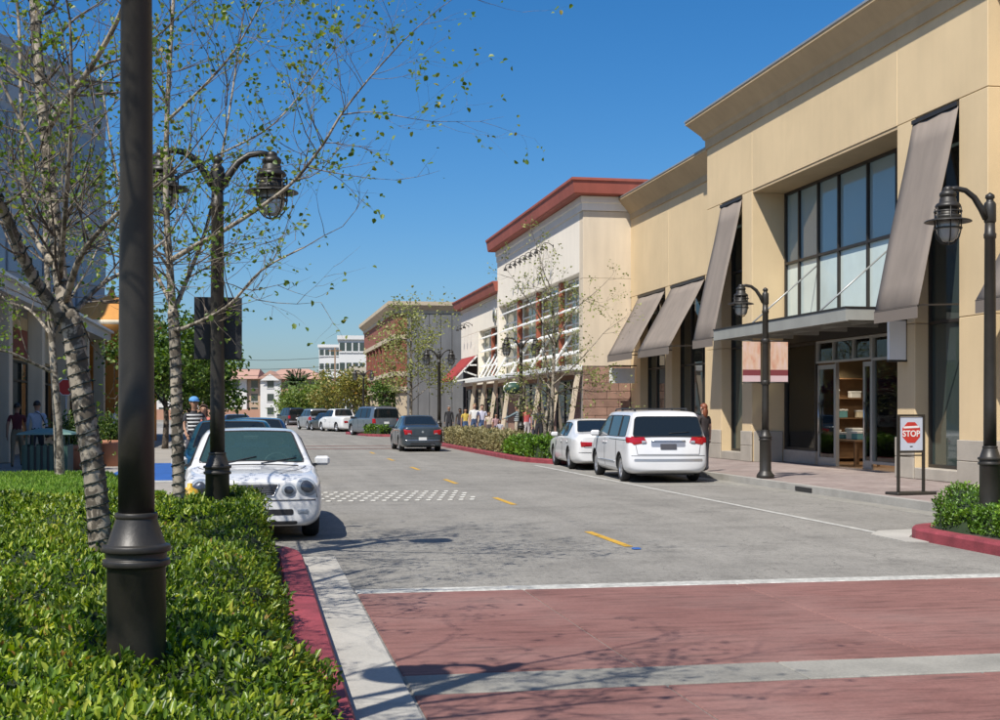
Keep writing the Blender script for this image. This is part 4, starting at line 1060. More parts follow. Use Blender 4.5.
# ------------------------------------------------------------------ left pavement furniture
MT['bin_green'] = M('dark_green_bin_paint', (0.035, 0.085, 0.065), 0.5, 0.12, 4); MT['bin_lid'] = M('pale_green_bin_lid', (0.11, 0.20, 0.17), 0.45, 0.1, 3); MT['terracotta'] = M('terracotta_pot', (0.38, 0.17, 0.10), 0.85, 0.1, 4)
def slat_bin(loc, label):
    e = empty('litter_bin', loc, 0, label, 'bin')
    w = .46
    q = MB(); q.box(-w + .03, w - .03, -w + .03, w - .03, .03, .70); q.build('liner', MT['plastic_black'], e)
    for s_ in (-1, 1):
        for k in range(7):
            a = -w + .03 + k * (2 * w - .06) / 6
            MB().cbox(a - .045, a + .045, s_ * w - .015, s_ * w + .015, .02, .74, .006).build('slat', MT['bin_green'], e)
            MB().cbox(s_ * (w + .032) - .015, s_ * (w + .032) + .015, a - .045, a + .045, .02, .74, .006).build('slat', MT['bin_green'], e)
    for sx in (-1, 1):
        for sy in (-1, 1): MB().box(sx * w * .9 - .02, sx * w * .9 + .02, sy * w * .9 - .02, sy * w * .9 + .02, .7, .98).build('post', MT['bin_green'], e)
    q = MB(); q.add([(-.62, -.62, .98), (.62, -.62, .98), (.62, .62, .98), (-.62, .62, .98), (-.58, -.58, 1.02), (.58, -.58, 1.02), (.58, .58, 1.02), (-.58, .58, 1.02), (-.2, -.2, 1.12), (.2, -.2, 1.12), (.2, .2, 1.12), (-.2, .2, 1.12)], [(3, 2, 1, 0), (0, 1, 5, 4), (1, 2, 6, 5), (2, 3, 7, 6), (3, 0, 4, 7), (4, 5, 9, 8), (5, 6, 10, 9), (6, 7, 11, 10), (7, 4, 8, 11), (8, 9, 10, 11)]); q.build('lid', MT['bin_lid'], e)
p = gz(48, 476, .13); slat_bin((p.x, p.y, .13), 'green slatted litter bin with flat roofed lid beside the lawn')
def pot(loc, s_, label):
    e = empty('plant_pot', loc, 0, label, 'plant pot')
    q = MB(); q.lathe([(.30 * s_, 0), (.38 * s_, .55 * s_), (.43 * s_, .56 * s_), (.43 * s_, .66 * s_), (.36 * s_, .66 * s_), (.34 * s_, .58 * s_), (.01, .58 * s_)], n=16); q.build('pot', MT['terracotta'], e)
    return e
p = gz(74, 470, .13); pot_a = pot((p.x, p.y, .13), 1.0, 'terracotta pot with leafy plant behind the litter bin')
p = gz(112, 466, .13); pot_b = pot((p.x, p.y, .13), 1.1, 'terracotta pot with leafy plant beside the blue painted ramp')
p = at(66, 410, 40)
e = empty('stop_sign', (p.x, p.y, .13), 0, 'small red octagonal road sign on a thin post at the left pavement', 'sign')
q = MB(); q.tube([(0, 0, 0), (0, 0, 2.55)], .03, 8); q.build('post', MT['alu'], e)
q = MB(); q.prism([(.27 * math.cos(R(22.5 + 45 * k)), 2.25 + .27 * math.sin(R(22.5 + 45 * k))) for k in range(8)], 'y', -.045, -.035); q.build('plate', MT['stop_red'], e)
q = MB()
pp = [(.27 * math.cos(R(22.5 + 45 * k)), 2.25 + .27 * math.sin(R(22.5 + 45 * k))) for k in range(8)]; pi_ = [(.245 * math.cos(R(22.5 + 45 * k)), 2.25 + .245 * math.sin(R(22.5 + 45 * k))) for k in range(8)]
q.add([(x, -.047, z) for x, z in pp] + [(x, -.047, z) for x, z in pi_], [(k, (k + 1) % 8, 8 + (k + 1) % 8, 8 + k) for k in range(8)]); q.build('border', MT['print_white'], e)
# umbrellas of the cafe on the left
MT['canvas_navy'] = M('navy_canvas', (0.03, 0.045, 0.07), 0.85)
MT['canvas_stripe'] = None
def parasol(loc, mats, label, r_=1.3, h=2.4):
    e = empty('parasol', loc, 0, label, 'parasol')
    q = MB(); q.tube([(0, 0, 0), (0, 0, h + .15)], .025, 8); q.build('pole', MT['white_paint'], e)
    q = MB(); q.lathe([(.28, 0), (.28, .06), (.06, .09)], n=16); q.build('foot', MT['plastic_black'], e)
    n = 8
    for k in range(n):
        a, b = 2 * math.pi * k / n, 2 * math.pi * (k + 1) / n
        P = lambda t, rr, z: (rr * math.cos(t), rr * math.sin(t), z)
        q = MB(); q.add([P(a, .03, h + .1), P(b, .03, h + .1), P(b, r_, h - .45), P(a, r_, h - .45), P(b, r_, h - .62), P(a, r_, h - .62)], [(0, 1, 2, 3), (3, 2, 4, 5)])
        q.build('panel', mats[k % len(mats)], e)
p = gz(108, 434, .13); parasol((p.x, p.y, .13), [MT['canvas_navy']], 'dark navy cafe parasol on the left pavement')
p = gz(96, 431, .13); parasol((p.x, p.y, .13), [MT['red_canvas'], MT['print_white']], 'red and white striped cafe parasol on the left pavement', 1.4, 2.9)
# ------------------------------------------------------------------ vehicles
# A cage of cross-sections (half ring of ten points from the floor centre to the roof centre) is subdivided, the arches are
# cut, and the faces are split into body, glazing and wheel wells. Local +x is forward.
def cage(stations, L):
    """stations: (s from the nose, [10 x (half width, z)], optional [10 x ds])"""
    bm = bmesh.new(); rows = []
    bm.edges.layers.float.new('crease_edge'); bm.verts.layers.float.new('crease_vert')
    for st in stations:
        s_, ring = st[0], st[1]; ds = st[2] if len(st) > 2 else [0] * 10
        rr = []; rl = []
        for i, (w, z) in enumerate(ring):
            x = L / 2 - s_ - ds[i]
            a = bm.verts.new((x, -w, z)) if w > 1e-6 else bm.verts.new((x, 0, z))
            b = a if w <= 1e-6 else bm.verts.new((x, w, z))
            rr.append(a); rl.append(b)
        rows.append((rr, rl))
    tags = {}
    def face(vs, key):
        u = []
        for q in vs:
            if q not in u: u.append(q)
        if len(u) < 3: return
        f = bm.faces.new(u); tags[f] = key
    for i in range(len(rows) - 1):
        for k in range(9):
            for side in (0, 1):
                A, B = rows[i][side], rows[i + 1][side]
                face([A[k], A[k + 1], B[k + 1], B[k]] if side == 0 else [A[k + 1], A[k], B[k], B[k + 1]], (i, k))
    for end, i in (('F', 0), ('B', len(rows) - 1)):
        rr, rl = rows[i]
        for k in range(9): face([rr[k], rl[k], rl[k + 1], rr[k + 1]], (end, k))
    return bm, tags, rows
def set_crease(bm, e, v):
    lay = bm.edges.layers.float.get('crease_edge') or bm.edges.layers.float.new('crease_edge')
    e[lay] = v
PARTS = ['body', 'windscreen', 'rear_window', 'side_window', 'wheel_well', 'pillar_trim']
def car_body(stations, L, zones, axles, wr, wy, level=2, crease_keys=((4, .35), (7, .35), (1, .5))):
    bm, tags, rows = cage(stations, L)
    lay = bm.edges.layers.float.get('crease_edge')
    bm.faces.ensure_lookup_table()
    for f, key in tags.items():
        f.material_index = PARTS.index(zones.get(key, 'body')); f.smooth = True
    for e_ in bm.edges:                     # keep glazing corners and the floor edge crisp
        ms = set(f.material_index for f in e_.link_faces)
        if len(ms) > 1: e_[lay] = 1.0
    vl = bm.verts.layers.float.get('crease_vert')
    GL = (1, 2, 3, 5)
    for q in bm.verts:                      # window corners stay corners
        for g_ in GL:
            if sum(1 for f in q.link_faces if f.material_index == g_) == 1: q[vl] = 0.9
    for i in range(len(rows) - 1):
        for side in (0, 1):
            for k, cv in crease_keys:
                a, b = rows[i][side][k], rows[i + 1][side][k]
                for e_ in a.link_edges:
                    if e_.other_vert(a) is b: e_[lay] = max(e_[lay], cv)
    bmesh.ops.recalc_face_normals(bm, faces=bm.faces)
    me = bpy.data.meshes.new('cage'); bm.to_mesh(me); bm.free()
    for n in PARTS: me.materials.append(None)
    o = bpy.data.objects.new('cage', me); COL.objects.link(o)
    sb = o.modifiers.new('s', 'SUBSURF'); sb.levels = level; sb.render_levels = level
    cut = MB()
    for ax in axles:
        for s_ in (-1, 1):
            y0, y1 = s_ * (wy - .19), s_ * 1.3
            cut.lathe([(wr, min(y0, y1)), (wr, max(y0, y1))], (ax, 0, wr - .06), 28, 'y')
    cm = cut.mesh('cut', [None] * 1); co = bpy.data.objects.new('cut', cm); COL.objects.link(co)
    bo = o.modifiers.new('b', 'BOOLEAN'); bo.operation = 'DIFFERENCE'; bo.object = co; bo.solver = 'EXACT'
    dg = bpy.context.evaluated_depsgraph_get(); dg.update()
    res = bpy.data.meshes.new_from_object(o.evaluated_get(dg))
    bpy.data.objects.remove(o); bpy.data.objects.remove(co)
    bm = bmesh.new(); bm.from_mesh(res); bpy.data.meshes.remove(res)
    for f in bm.faces:
        c_ = f.calc_center_median()
        for ax in axles:
            d = math.hypot(c_.x - ax, c_.z - (wr - .06))
            inner = abs(c_.y) < wy - .12 and abs(c_.y) > wy - .25 and d < wr
            if d < wr + .004 and abs(f.normal.y) < .5 and abs(d - wr) < .02 and c_.z > .05: f.material_index = 4
            elif inner and abs(f.normal.y) > .8: f.material_index = 4
    return bm
def split_bm(bm):
    out = {}
    for i, n in enumerate(PARTS):
        fs_ = [f for f in bm.faces if f.material_index == i]
        if not fs_: continue
        idx = {}; v = []; F = []; sm = []
        for f in fs_:
            t = []
            for q in f.verts:
                if q.index not in idx: idx[q.index] = len(v); v.append(q.co.copy())
                t.append(idx[q.index])
            F.append(t); sm.append(True)
        out[n] = (v, F)
    return out
def boundary_loops(v, F):
    """boundary edges of a patch as point pairs"""
    cnt = {}
    for f in F:
        for a, b in zip(f, f[1:] + f[:1]):
            k = (min(a, b), max(a, b)); cnt[k] = cnt.get(k, 0) + 1
    return [(v[a], v[b]) for (a, b), c_ in cnt.items() if c_ == 1]

class Car:
    def __init__(self, bm, L):
        bm.verts.index_update(); bm.faces.ensure_lookup_table()
        self.bvh = BVHTree.FromBMesh(bm); self.L = L
    def hit(self, axis, sign, a, b):
        """axis 'x': a=y, b=z seen from the front (+1) / rear (-1); axis 'y': a=x, b=z seen from the side"""
        if axis == 'x': o, d = Vector((sign * 6, a, b)), Vector((-sign, 0, 0))
        elif axis == 'y': o, d = Vector((a, sign * 4, b)), Vector((0, -sign, 0))
        else: o, d = Vector((a, b, 5)), Vector((0, 0, -1))
        h = self.bvh.ray_cast(o, d)
        return (h[0], h[1]) if h[0] is not None else (None, None)
    def patch(self, axis, sign, outline, off=.006, dome=0.0, rings=4):
        """a plate following the body inside a given outline"""
        cx = sum(p[0] for p in outline) / len(outline); cy = sum(p[1] for p in outline) / len(outline)
        dense = []
        n0 = len(outline)
        for i in range(n0):
            a, b = outline[i], outline[(i + 1) % n0]
            m = max(1, int(math.hypot(b[0] - a[0], b[1] - a[1]) / .05))
            for k in range(m): dense.append((a[0] + (b[0] - a[0]) * k / m, a[1] + (b[1] - a[1]) * k / m))
        n = len(dense); v = []; f = []
        last = None
        for r_ in range(rings + 1):
            t = 1 - r_ / rings
            for p in dense:
                a, b = cx + (p[0] - cx) * t, cy + (p[1] - cy) * t
                h, nn = self.hit(axis, sign, a, b)
                if h is None: h, nn = (last if last else (Vector((0, 0, b)), Vector((0, 0, 1))))
                last = (h, nn)
                q = h + nn * (off + dome * (1 - t * t))
                v.append(q)
        skirt = [v[i] - self.hit_n(axis, sign) * (off + .02) for i in range(n)]
        b0 = len(v); v += skirt
        for r_ in range(rings):
            for i in range(n):
                j = (i + 1) % n; f.append((r_ * n + i, r_ * n + j, (r_ + 1) * n + j, (r_ + 1) * n + i))
        for i in range(n):
            j = (i + 1) % n; f.append((b0 + i, b0 + j, j, i))
        m = MB(); m.add(v, f, False); return m
    def hit_n(self, axis, sign):
        return {'x': Vector((sign, 0, 0)), 'y': Vector((0, sign, 0)), 'z': Vector((0, 0, 1))}[axis]
    def line(self, axis, sign, pts, w=.012, off=.002):
        """a thin strip (seam, moulding) along a polyline on the body"""
        m = MB()
        P = []
        for a, b in zip(pts[:-1], pts[1:]):
            k = max(1, int(math.hypot(b[0] - a[0], b[1] - a[1]) / .08))
            for i in range(k): P.append((a[0] + (b[0] - a[0]) * i / k, a[1] + (b[1] - a[1]) * i / k))
        P.append(pts[-1]); H = []
        for p in P:
            h, nn = self.hit(axis, sign, *p)
            if h is not None: H.append((h + nn * off, nn))
        if len(H) > 1: m.tube([h for h, _ in H], w / 2, 5)
        return m

def wheel_meshes(r, w, spokes=5, rim=.68):
    t = MB(); t.lathe([(r * rim, -w / 2), (r * .90, -w / 2 - .004), (r * .97, -w / 2 + .02), (r, -w / 4), (r, w / 4), (r * .97, w / 2 - .02), (r * .90, w / 2 + .004), (r * rim, w / 2)], n=28, axis='y', closed=True)
    m = MB(); m.lathe([(r * rim + .004, -w / 2 + .005), (r * rim + .004, w / 2 - .005), (r * rim - .02, w / 2 - .012), (r * rim - .03, -w / 2 + .03)], n=28, axis='y', closed=True)
    m.lathe([(.065, -w / 2 + .01), (.065, w / 2 - .02), (.04, w / 2 - .008), (.01, w / 2 - .006)], n=14, axis='y')
    for k in range(spokes):
        a = 2 * math.pi * k / spokes; c_, s_ = math.cos(a), math.sin(a)
        for sy in (1,):
            y0, y1 = w / 2 - .05, w / 2 - .018
            pr = [(-.035, .04), (.035, .04), (.055, r * rim - .015), (-.055, r * rim - .015)]
            vs_ = []
            for y in (y0, y1):
                for px_, pz in pr: vs_.append((px_ * c_ + pz * s_, y, -px_ * s_ + pz * c_))
            m.add(vs_, [(0, 1, 2, 3), (7, 6, 5, 4), (0, 4, 5, 1), (1, 5, 6, 2), (2, 6, 7, 3), (3, 7, 4, 0)])
    d = MB(); d.lathe([(.01, -.01), (r * rim - .03, -.01), (r * rim - .03, .0), (.01, .0)], n=20, axis='y')
    return t.mesh('tyre', MT['rubber']), m.mesh('rim', MT['wheel']), d.mesh('brake_disc', MT['plastic_black'])
MT['wheel'] = M('silver_alloy', (0.50, 0.50, 0.51), 0.35, 0.05, 4, 0, metal=0.8)
MT['lamp_clear'] = glassy('clear_lamp_lens', (0.30, 0.33, 0.36), 0.06, 0.9)
MT['lamp_dark'] = M('headlamp_reflector', (0.10, 0.11, 0.13), 0.15, 0.1, 8, 0, metal=0.6)
MT['lamp_red'] = glassy('red_lamp_lens', (0.33, 0.008, 0.012), 0.10, 0.7)
MT['lamp_amber'] = glassy('amber_lamp_lens', (0.5, 0.16, 0.01), 0.12, 0.7)
MT['car_glass'] = glassy('dark_car_glass', (0.010, 0.014, 0.016), 0.03, 0.55)
MT['car_glass_clear'] = glassy('green_tint_windscreen', (0.10, 0.20, 0.19), 0.02, 0.6, trans=0.72, tint=(0.72, 0.90, 0.86))
MT['plate'] = M('number_plate', (0.62, 0.63, 0.62), 0.5, 0.06, 10); MT['cabin'] = M('dark_grey_cabin', (0.05, 0.05, 0.052), 0.8); MT['seat'] = M('beige_leather', (0.30, 0.26, 0.22), 0.6)

def ring(*p): return list(p)
def sedan_stations(W=.90, H=1.42, L=4.8, hood=.80, deck=1.03, nose=.75, k=1.0, cowl=1.28, wt=2.05, rr=3.30, rb=4.12, belt=.90):
    w = W
    F = lambda *a: list(a)
    h = H
    S_ = []
    S_.append((0.02, F((0, .24), (.52, .24), (.70, .28), (.75, .46), (.72, nose - .06), (.67, nose - .02), (.60, nose), (.46, nose + .01), (.36, nose + .015), (0, nose + .025))))
    S_.append((0.10, F((0, .19), (.66, .19), (.83, .25), (.87, .46), (.84, nose - .05), (.79, nose + .01), (.68, nose + .035), (.56, nose + .045), (.44, nose + .05), (0, nose + .06))))
    S_.append((0.45, F((0, .18), (.74, .18), (w - .03, .26), (w, .50), (w - .03, nose + .02), (w - .09, nose + .09), (w - .17, nose + .11), (.60, nose + .12), (.48, nose + .125), (0, nose + .14))))
    S_.append((cowl - .06, F((0, .18), (.76, .18), (w - .01, .26), (w, .56), (w - .02, belt - .07), (w - .06, belt - .03), (w - .10, belt - .012), (w - .14, hood + .07), (w - .22, hood + .09), (0, hood + .12))))
    S_.append((cowl + .06, F((0, .18), (.76, .18), (w - .01, .26), (w, .57), (w - .02, belt - .05), (w - .045, belt - .005), (w - .09, belt + .03), (w - .115, belt + .05), (w - .19, belt + .06), (0, hood + .20))))
    S_.append((wt - .06, F((0, .18), (.76, .18), (w - .01, .26), (w, .58), (w - .015, belt - .02), (w - .045, belt + .02), (w - .20, h - .16), (w - .265, h - .075), (w - .34, h - .05), (0, h - .03))))
    S_.append((wt + .08, F((0, .18), (.76, .18), (w - .01, .26), (w, .58), (w - .015, belt - .015), (w - .045, belt + .025), (w - .225, h - .115), (w - .285, h - .045), (w - .37, h - .02), (0, h - .004))))
    S_.append((2.62 * k, F((0, .18), (.76, .18), (w - .01, .26), (w, .58), (w - .015, belt), (w - .045, belt + .03), (w - .23, h - .10), (w - .29, h - .03), (w - .38, h - .006), (0, h + .01))))
    S_.append((2.72 * k, F((0, .18), (.76, .18), (w - .01, .26), (w, .58), (w - .015, belt), (w - .045, belt + .03), (w - .23, h - .10), (w - .29, h - .03), (w - .38, h - .006), (0, h + .01))))
    S_.append((rr - .10, F((0, .18), (.76, .18), (w - .01, .26), (w, .58), (w - .015, belt + .01), (w - .045, belt + .04), (w - .225, h - .12), (w - .28, h - .05), (w - .37, h - .02), (0, h - .01))))
    S_.append((rr + .05, F((0, .18), (.76, .18), (w - .01, .26), (w, .58), (w - .015, belt + .015), (w - .05, belt + .045), (w - .21, h - .17), (w - .265, h - .09), (w - .34, h - .06), (0, h - .045))))
    S_.append((rb - .06, F((0, .18), (.76, .18), (w - .01, .26), (w, .59), (w - .02, belt + .01), (w - .06, belt + .04), (w - .10, belt + .06), (w - .13, deck + .00), (w - .22, deck + .01), (0, deck + .05))))
    S_.append((rb + .08, F((0, .18), (.76, .18), (w - .01, .26), (w, .59), (w - .02, belt - .01), (w - .06, belt + .02), (w - .10, belt + .045), (w - .14, deck - .02), (w - .22, deck - .005), (0, deck + .02))))
    S_.append((L - .22, F((0, .20), (.72, .20), (w - .05, .28), (w - .02, .56), (w - .05, belt - .04), (w - .09, belt + .01), (w - .14, deck - .05), (w - .19, deck - .03), (w - .27, deck - .015), (0, deck + .01))))
    S_.append((L - .05, F((0, .24), (.66, .24), (w - .14, .30), (w - .10, .54), (w - .12, belt - .10), (w - .15, belt - .04), (w - .20, deck - .09), (w - .25, deck - .07), (w - .33, deck - .055), (0, deck - .04))))
    S_.append((L - .01, F((0, .28), (.56, .28), (w - .24, .33), (w - .20, .52), (w - .20, belt - .16), (w - .22, belt - .10), (w - .26, deck - .15), (w - .30, deck - .13), (w - .38, deck - .12), (0, deck - .11))))
    Z = {}
    for kk in (8,): Z[(4, kk)] = 'windscreen'; Z[(10, kk)] = 'rear_window'
    for i in (4, 5, 6, 8, 9): Z[(i, 5)] = 'side_window'
    Z[(7, 5)] = 'pillar_trim'; Z[(10, 5)] = 'body'
    return S_, Z
def van_stations(W=.97, H=1.68, L=5.05, hood=.98, belt=1.02, cowl=.98, wt=1.95, tail=4.55, nose=.80, bp=2.55, cp=3.75, rake=.30):
    w, h = W, H
    F = lambda *a: list(a); S_ = []
    S_.append((0.02, F((0, .28), (.50, .28), (.66, .32), (.72, .50), (.70, nose - .08), (.65, nose - .03), (.58, nose), (.48, nose + .01), (.36, nose + .015), (0, nose + .03))))
    S_.append((0.12, F((0, .22), (.64, .22), (.82, .28), (.87, .50), (.84, nose - .05), (.79, nose + .02), (.70, nose + .05), (.58, nose + .06), (.44, nose + .07), (0, nose + .08))))
    S_.append((0.45, F((0, .20), (.80, .20), (w - .03, .28), (w, .54), (w - .03, nose + .04), (w - .08, nose + .12), (w - .15, nose + .14), (.64, nose + .15), (.50, nose + .16), (0, nose + .18))))
    S_.append((cowl - .06, F((0, .20), (.82, .20), (w - .01, .28), (w, .60), (w - .02, belt - .07), (w - .06, belt - .02), (w - .10, belt), (w - .14, hood + .04), (w - .22, hood + .06), (0, hood + .09))))
    S_.append((cowl + .06, F((0, .20), (.82, .20), (w - .01, .28), (w, .60), (w - .02, belt - .05), (w - .04, belt), (w - .09, belt + .04), (w - .115, belt + .06), (w - .19, belt + .07), (0, hood + .18))))
    S_.append((wt - .06, F((0, .20), (.82, .20), (w - .01, .28), (w, .60), (w - .015, belt - .03), (w - .04, belt + .01), (w - .17, h - .20), (w - .225, h - .095), (w - .30, h - .065), (0, h - .04))))
    S_.append((wt + .08, F((0, .20), (.82, .20), (w - .01, .28), (w, .60), (w - .015, belt - .02), (w - .04, belt + .02), (w - .185, h - .15), (w - .24, h - .06), (w - .32, h - .03), (0, h - .01))))
    for s_ in (bp, bp + .09, cp, cp + .10):
        S_.append((s_, F((0, .20), (.82, .20), (w - .01, .28), (w, .60), (w - .012, belt), (w - .04, belt + .035), (w - .17, h - .13), (w - .225, h - .05), (w - .31, h - .015), (0, h + .01))))
    S_.append((tail, F((0, .20), (.80, .20), (w - .015, .28), (w - .005, .60), (w - .02, belt + .01), (w - .05, belt + .045), (w - .175, h - .14), (w - .23, h - .06), (w - .32, h - .025), (0, h - .002))))
    tk = L - .18
    S_.append((tk, F((0, .22), (.78, .22), (w - .03, .30), (w - .02, .58), (w - .035, belt - .01), (w - .065, belt + .045), (w - .18, h - .18), (w - .24, h - .09), (w - .33, h - .055), (0, h - .035)), [0, 0, 0, 0, rake * .10, rake * .25, -rake * .0 + rake * .85, rake * .95, rake, rake]))
    # pull the upper points forward instead of back
    s_, rg, ds = S_[-1]; S_[-1] = (s_, rg, [-q * .75 for q in ds])
    S_.append((L - .02, F((0, .30), (.62, .30), (w - .16, .36), (w - .12, .60), (w - .13, belt - .02), (w - .15, belt + .05), (w - .23, h - .155), (w - .29, h - .10), (w - .38, h - .075), (0, h - .06)), [0, 0, 0, .0, -.09, -.11, -rake * .9, -rake * 1.0, -rake * 1.03, -rake * 1.05]))
    Z = {}
    Z[(4, 8)] = 'windscreen'
    for i in (4, 5, 6, 8, 10): Z[(i, 5)] = 'side_window'
    Z[(7, 5)] = 'pillar_trim'; Z[(9, 5)] = 'pillar_trim'
    Z[('B', 5)] = 'rear_window'
    return S_, Z

def make_vehicle(name, label, cat, kind, L, W, colour, axles, wr, track, detail, glass=None, interior=False, level=2, group=None, **kw):
    st, Z = (van_stations if kind == 'van' else sedan_stations)(W=W, L=L, **kw)
    ax = [L / 2 - a for a in axles]
    bm = car_body(st, L, Z, ax, wr + .055, track + .09, level)
    car = Car(bm, L)
    P = split_bm(bm)
    e = empty(name, (0, 0, 0), 0, label, cat, group)
    gl = glass or {}
    mats = {'body': colour, 'windscreen': gl.get('windscreen', MT['car_glass']), 'rear_window': gl.get('rear_window', MT['car_glass']), 'side_window': gl.get('side_window', MT['car_glass']), 'wheel_well': MT['plastic_black'], 'pillar_trim': MT['plastic_black']}
    objs = {}
    for n, (v, F) in P.items():
        if n in ('side_window', 'wheel_well', 'pillar_trim'):
            for sg in (-1, 1):
                Fs = [f for f in F if sg * sum(v[i].y for i in f) > 0]
                # split fore and aft lights at the pillars
                groups = []
                seen = {}
                adj = {}
                for fi, f in enumerate(Fs):
                    for i in f: adj.setdefault(i, []).append(fi)
                todo = set(range(len(Fs)))
                while todo:
                    stack = [todo.pop()]; comp = []
                    while stack:
                        q = stack.pop(); comp.append(q)
                        for i in Fs[q]:
                            for o2 in adj[i]:
                                if o2 in todo: todo.remove(o2); stack.append(o2)
                    groups.append([Fs[q] for q in comp])
                for gf in groups:
                    m = MB(); used = sorted(set(i for f in gf for i in f)); ix = {a: b for b, a in enumerate(used)}
                    m.add([v[i] for i in used], [[ix[i] for i in f] for f in gf], True); o = m.build(n, mats[n], e)
                    if n != 'side_window': continue
                    t = MB()
                    for a, b in boundary_loops([v[i] for i in used], [[ix[i] for i in f] for f in gf]): t.tube([a, b], .011, 4, False)
                    t.build('window_seal', MT['plastic_black'], o)
        else:
            me = bpy.data.meshes.new(n); me.from_pydata([tuple(q) for q in v], [], F)
            me.polygons.foreach_set('use_smooth', [True] * len(F)); me.materials.append(mats[n])
            if n == 'body': me.materials.append(MT['cabin'])
            me.update(); o = link(n, me, e); objs[n] = o
            if n == 'body':
                ed = o.modifiers.new('e', 'EDGE_SPLIT'); ed.split_angle = R(42)
                if interior:
                    so = o.modifiers.new('so', 'SOLIDIFY'); so.thickness = .015; so.offset = -1; so.material_offset = 1
            if n in ('windscreen', 'rear_window'):
                t = MB()
                for a, b in boundary_loops(v, F): t.tube([a, b], .013, 4, False)
                t.build('window_seal', MT['plastic_black'], o)
    tm, rm, dm = wheel_meshes(wr, .20)
    for a in ax:
        for sg in (-1, 1):
            w = empty('wheel'); w.parent = e; w.location = (a, sg * (track - .005), wr); w.rotation_euler = (0, 0, 0 if sg > 0 else math.pi)
            link('tyre', tm, w); link('rim', rm, w); link('brake_disc', dm, w)
    MB().box(-L / 2 + .35, L / 2 - .35, -W + .30, W - .30, .17, .26).build('underbody', MT['plastic_black'], e)
    detail(car, e, L, W)
    bm.free()
    return e
def mirror_pair(e, x, y, z, mat, s=1.0):
    for sg in (-1, 1):
        q = MB(); q.cbox(x - .06 * s, x + .05 * s, sg * (y + .09 * s) - .105 * s, sg * (y + .09 * s) + .105 * s, z - .03 * s, z + .10 * s, .034 * s); o = q.build('mirror', mat, e)
        q = MB(); q.bar((x + .02, sg * (y - .05), z - .03), (x, sg * (y + .04), z), .05, .04); q.build('mirror_arm', MT['plastic_black'], o)
def ellipse(cx, cy, rx, ry, n=20, rot=0):
    c_, s_ = math.cos(rot), math.sin(rot)
    return [(cx + rx * math.cos(t) * c_ - ry * math.sin(t) * s_, cy + rx * math.cos(t) * s_ + ry * math.sin(t) * c_) for t in [2 * math.pi * i / n for i in range(n)]]
def rrect(x0, x1, y0, y1, r_=.03, n=3):
    o = []
    for cx, cy, a0 in ((x1 - r_, y1 - r_, 0), (x0 + r_, y1 - r_, 90), (x0 + r_, y0 + r_, 180), (x1 - r_, y0 + r_, 270)):
        for k in range(n + 1): t = R(a0 + 90 * k / n); o.append((cx + r_ * math.cos(t), cy + r_ * math.sin(t)))
    return o
def doors(car, e, x_list, z0, z1, mat=None):
    for sg in (-1, 1):
        for x in x_list: car.line('y', sg, [(x, z0), (x, z1)], .010).build('door_gap', MT['plastic_black'], e)
def handles(car, e, xs, z, mat):
    for sg in (-1, 1):
        for x in xs: car.patch('y', sg, rrect(x - .09, x + .09, z - .018, z + .018, .015), .022, 0, 2).build('door_handle', mat, e)
def plate(car, e, sign, z, w=.15, h=.075):
    car.patch('x', sign, rrect(-w, w, z - h, z + h, .01), .012, 0, 2).build('number_plate', MT['plate'], e)

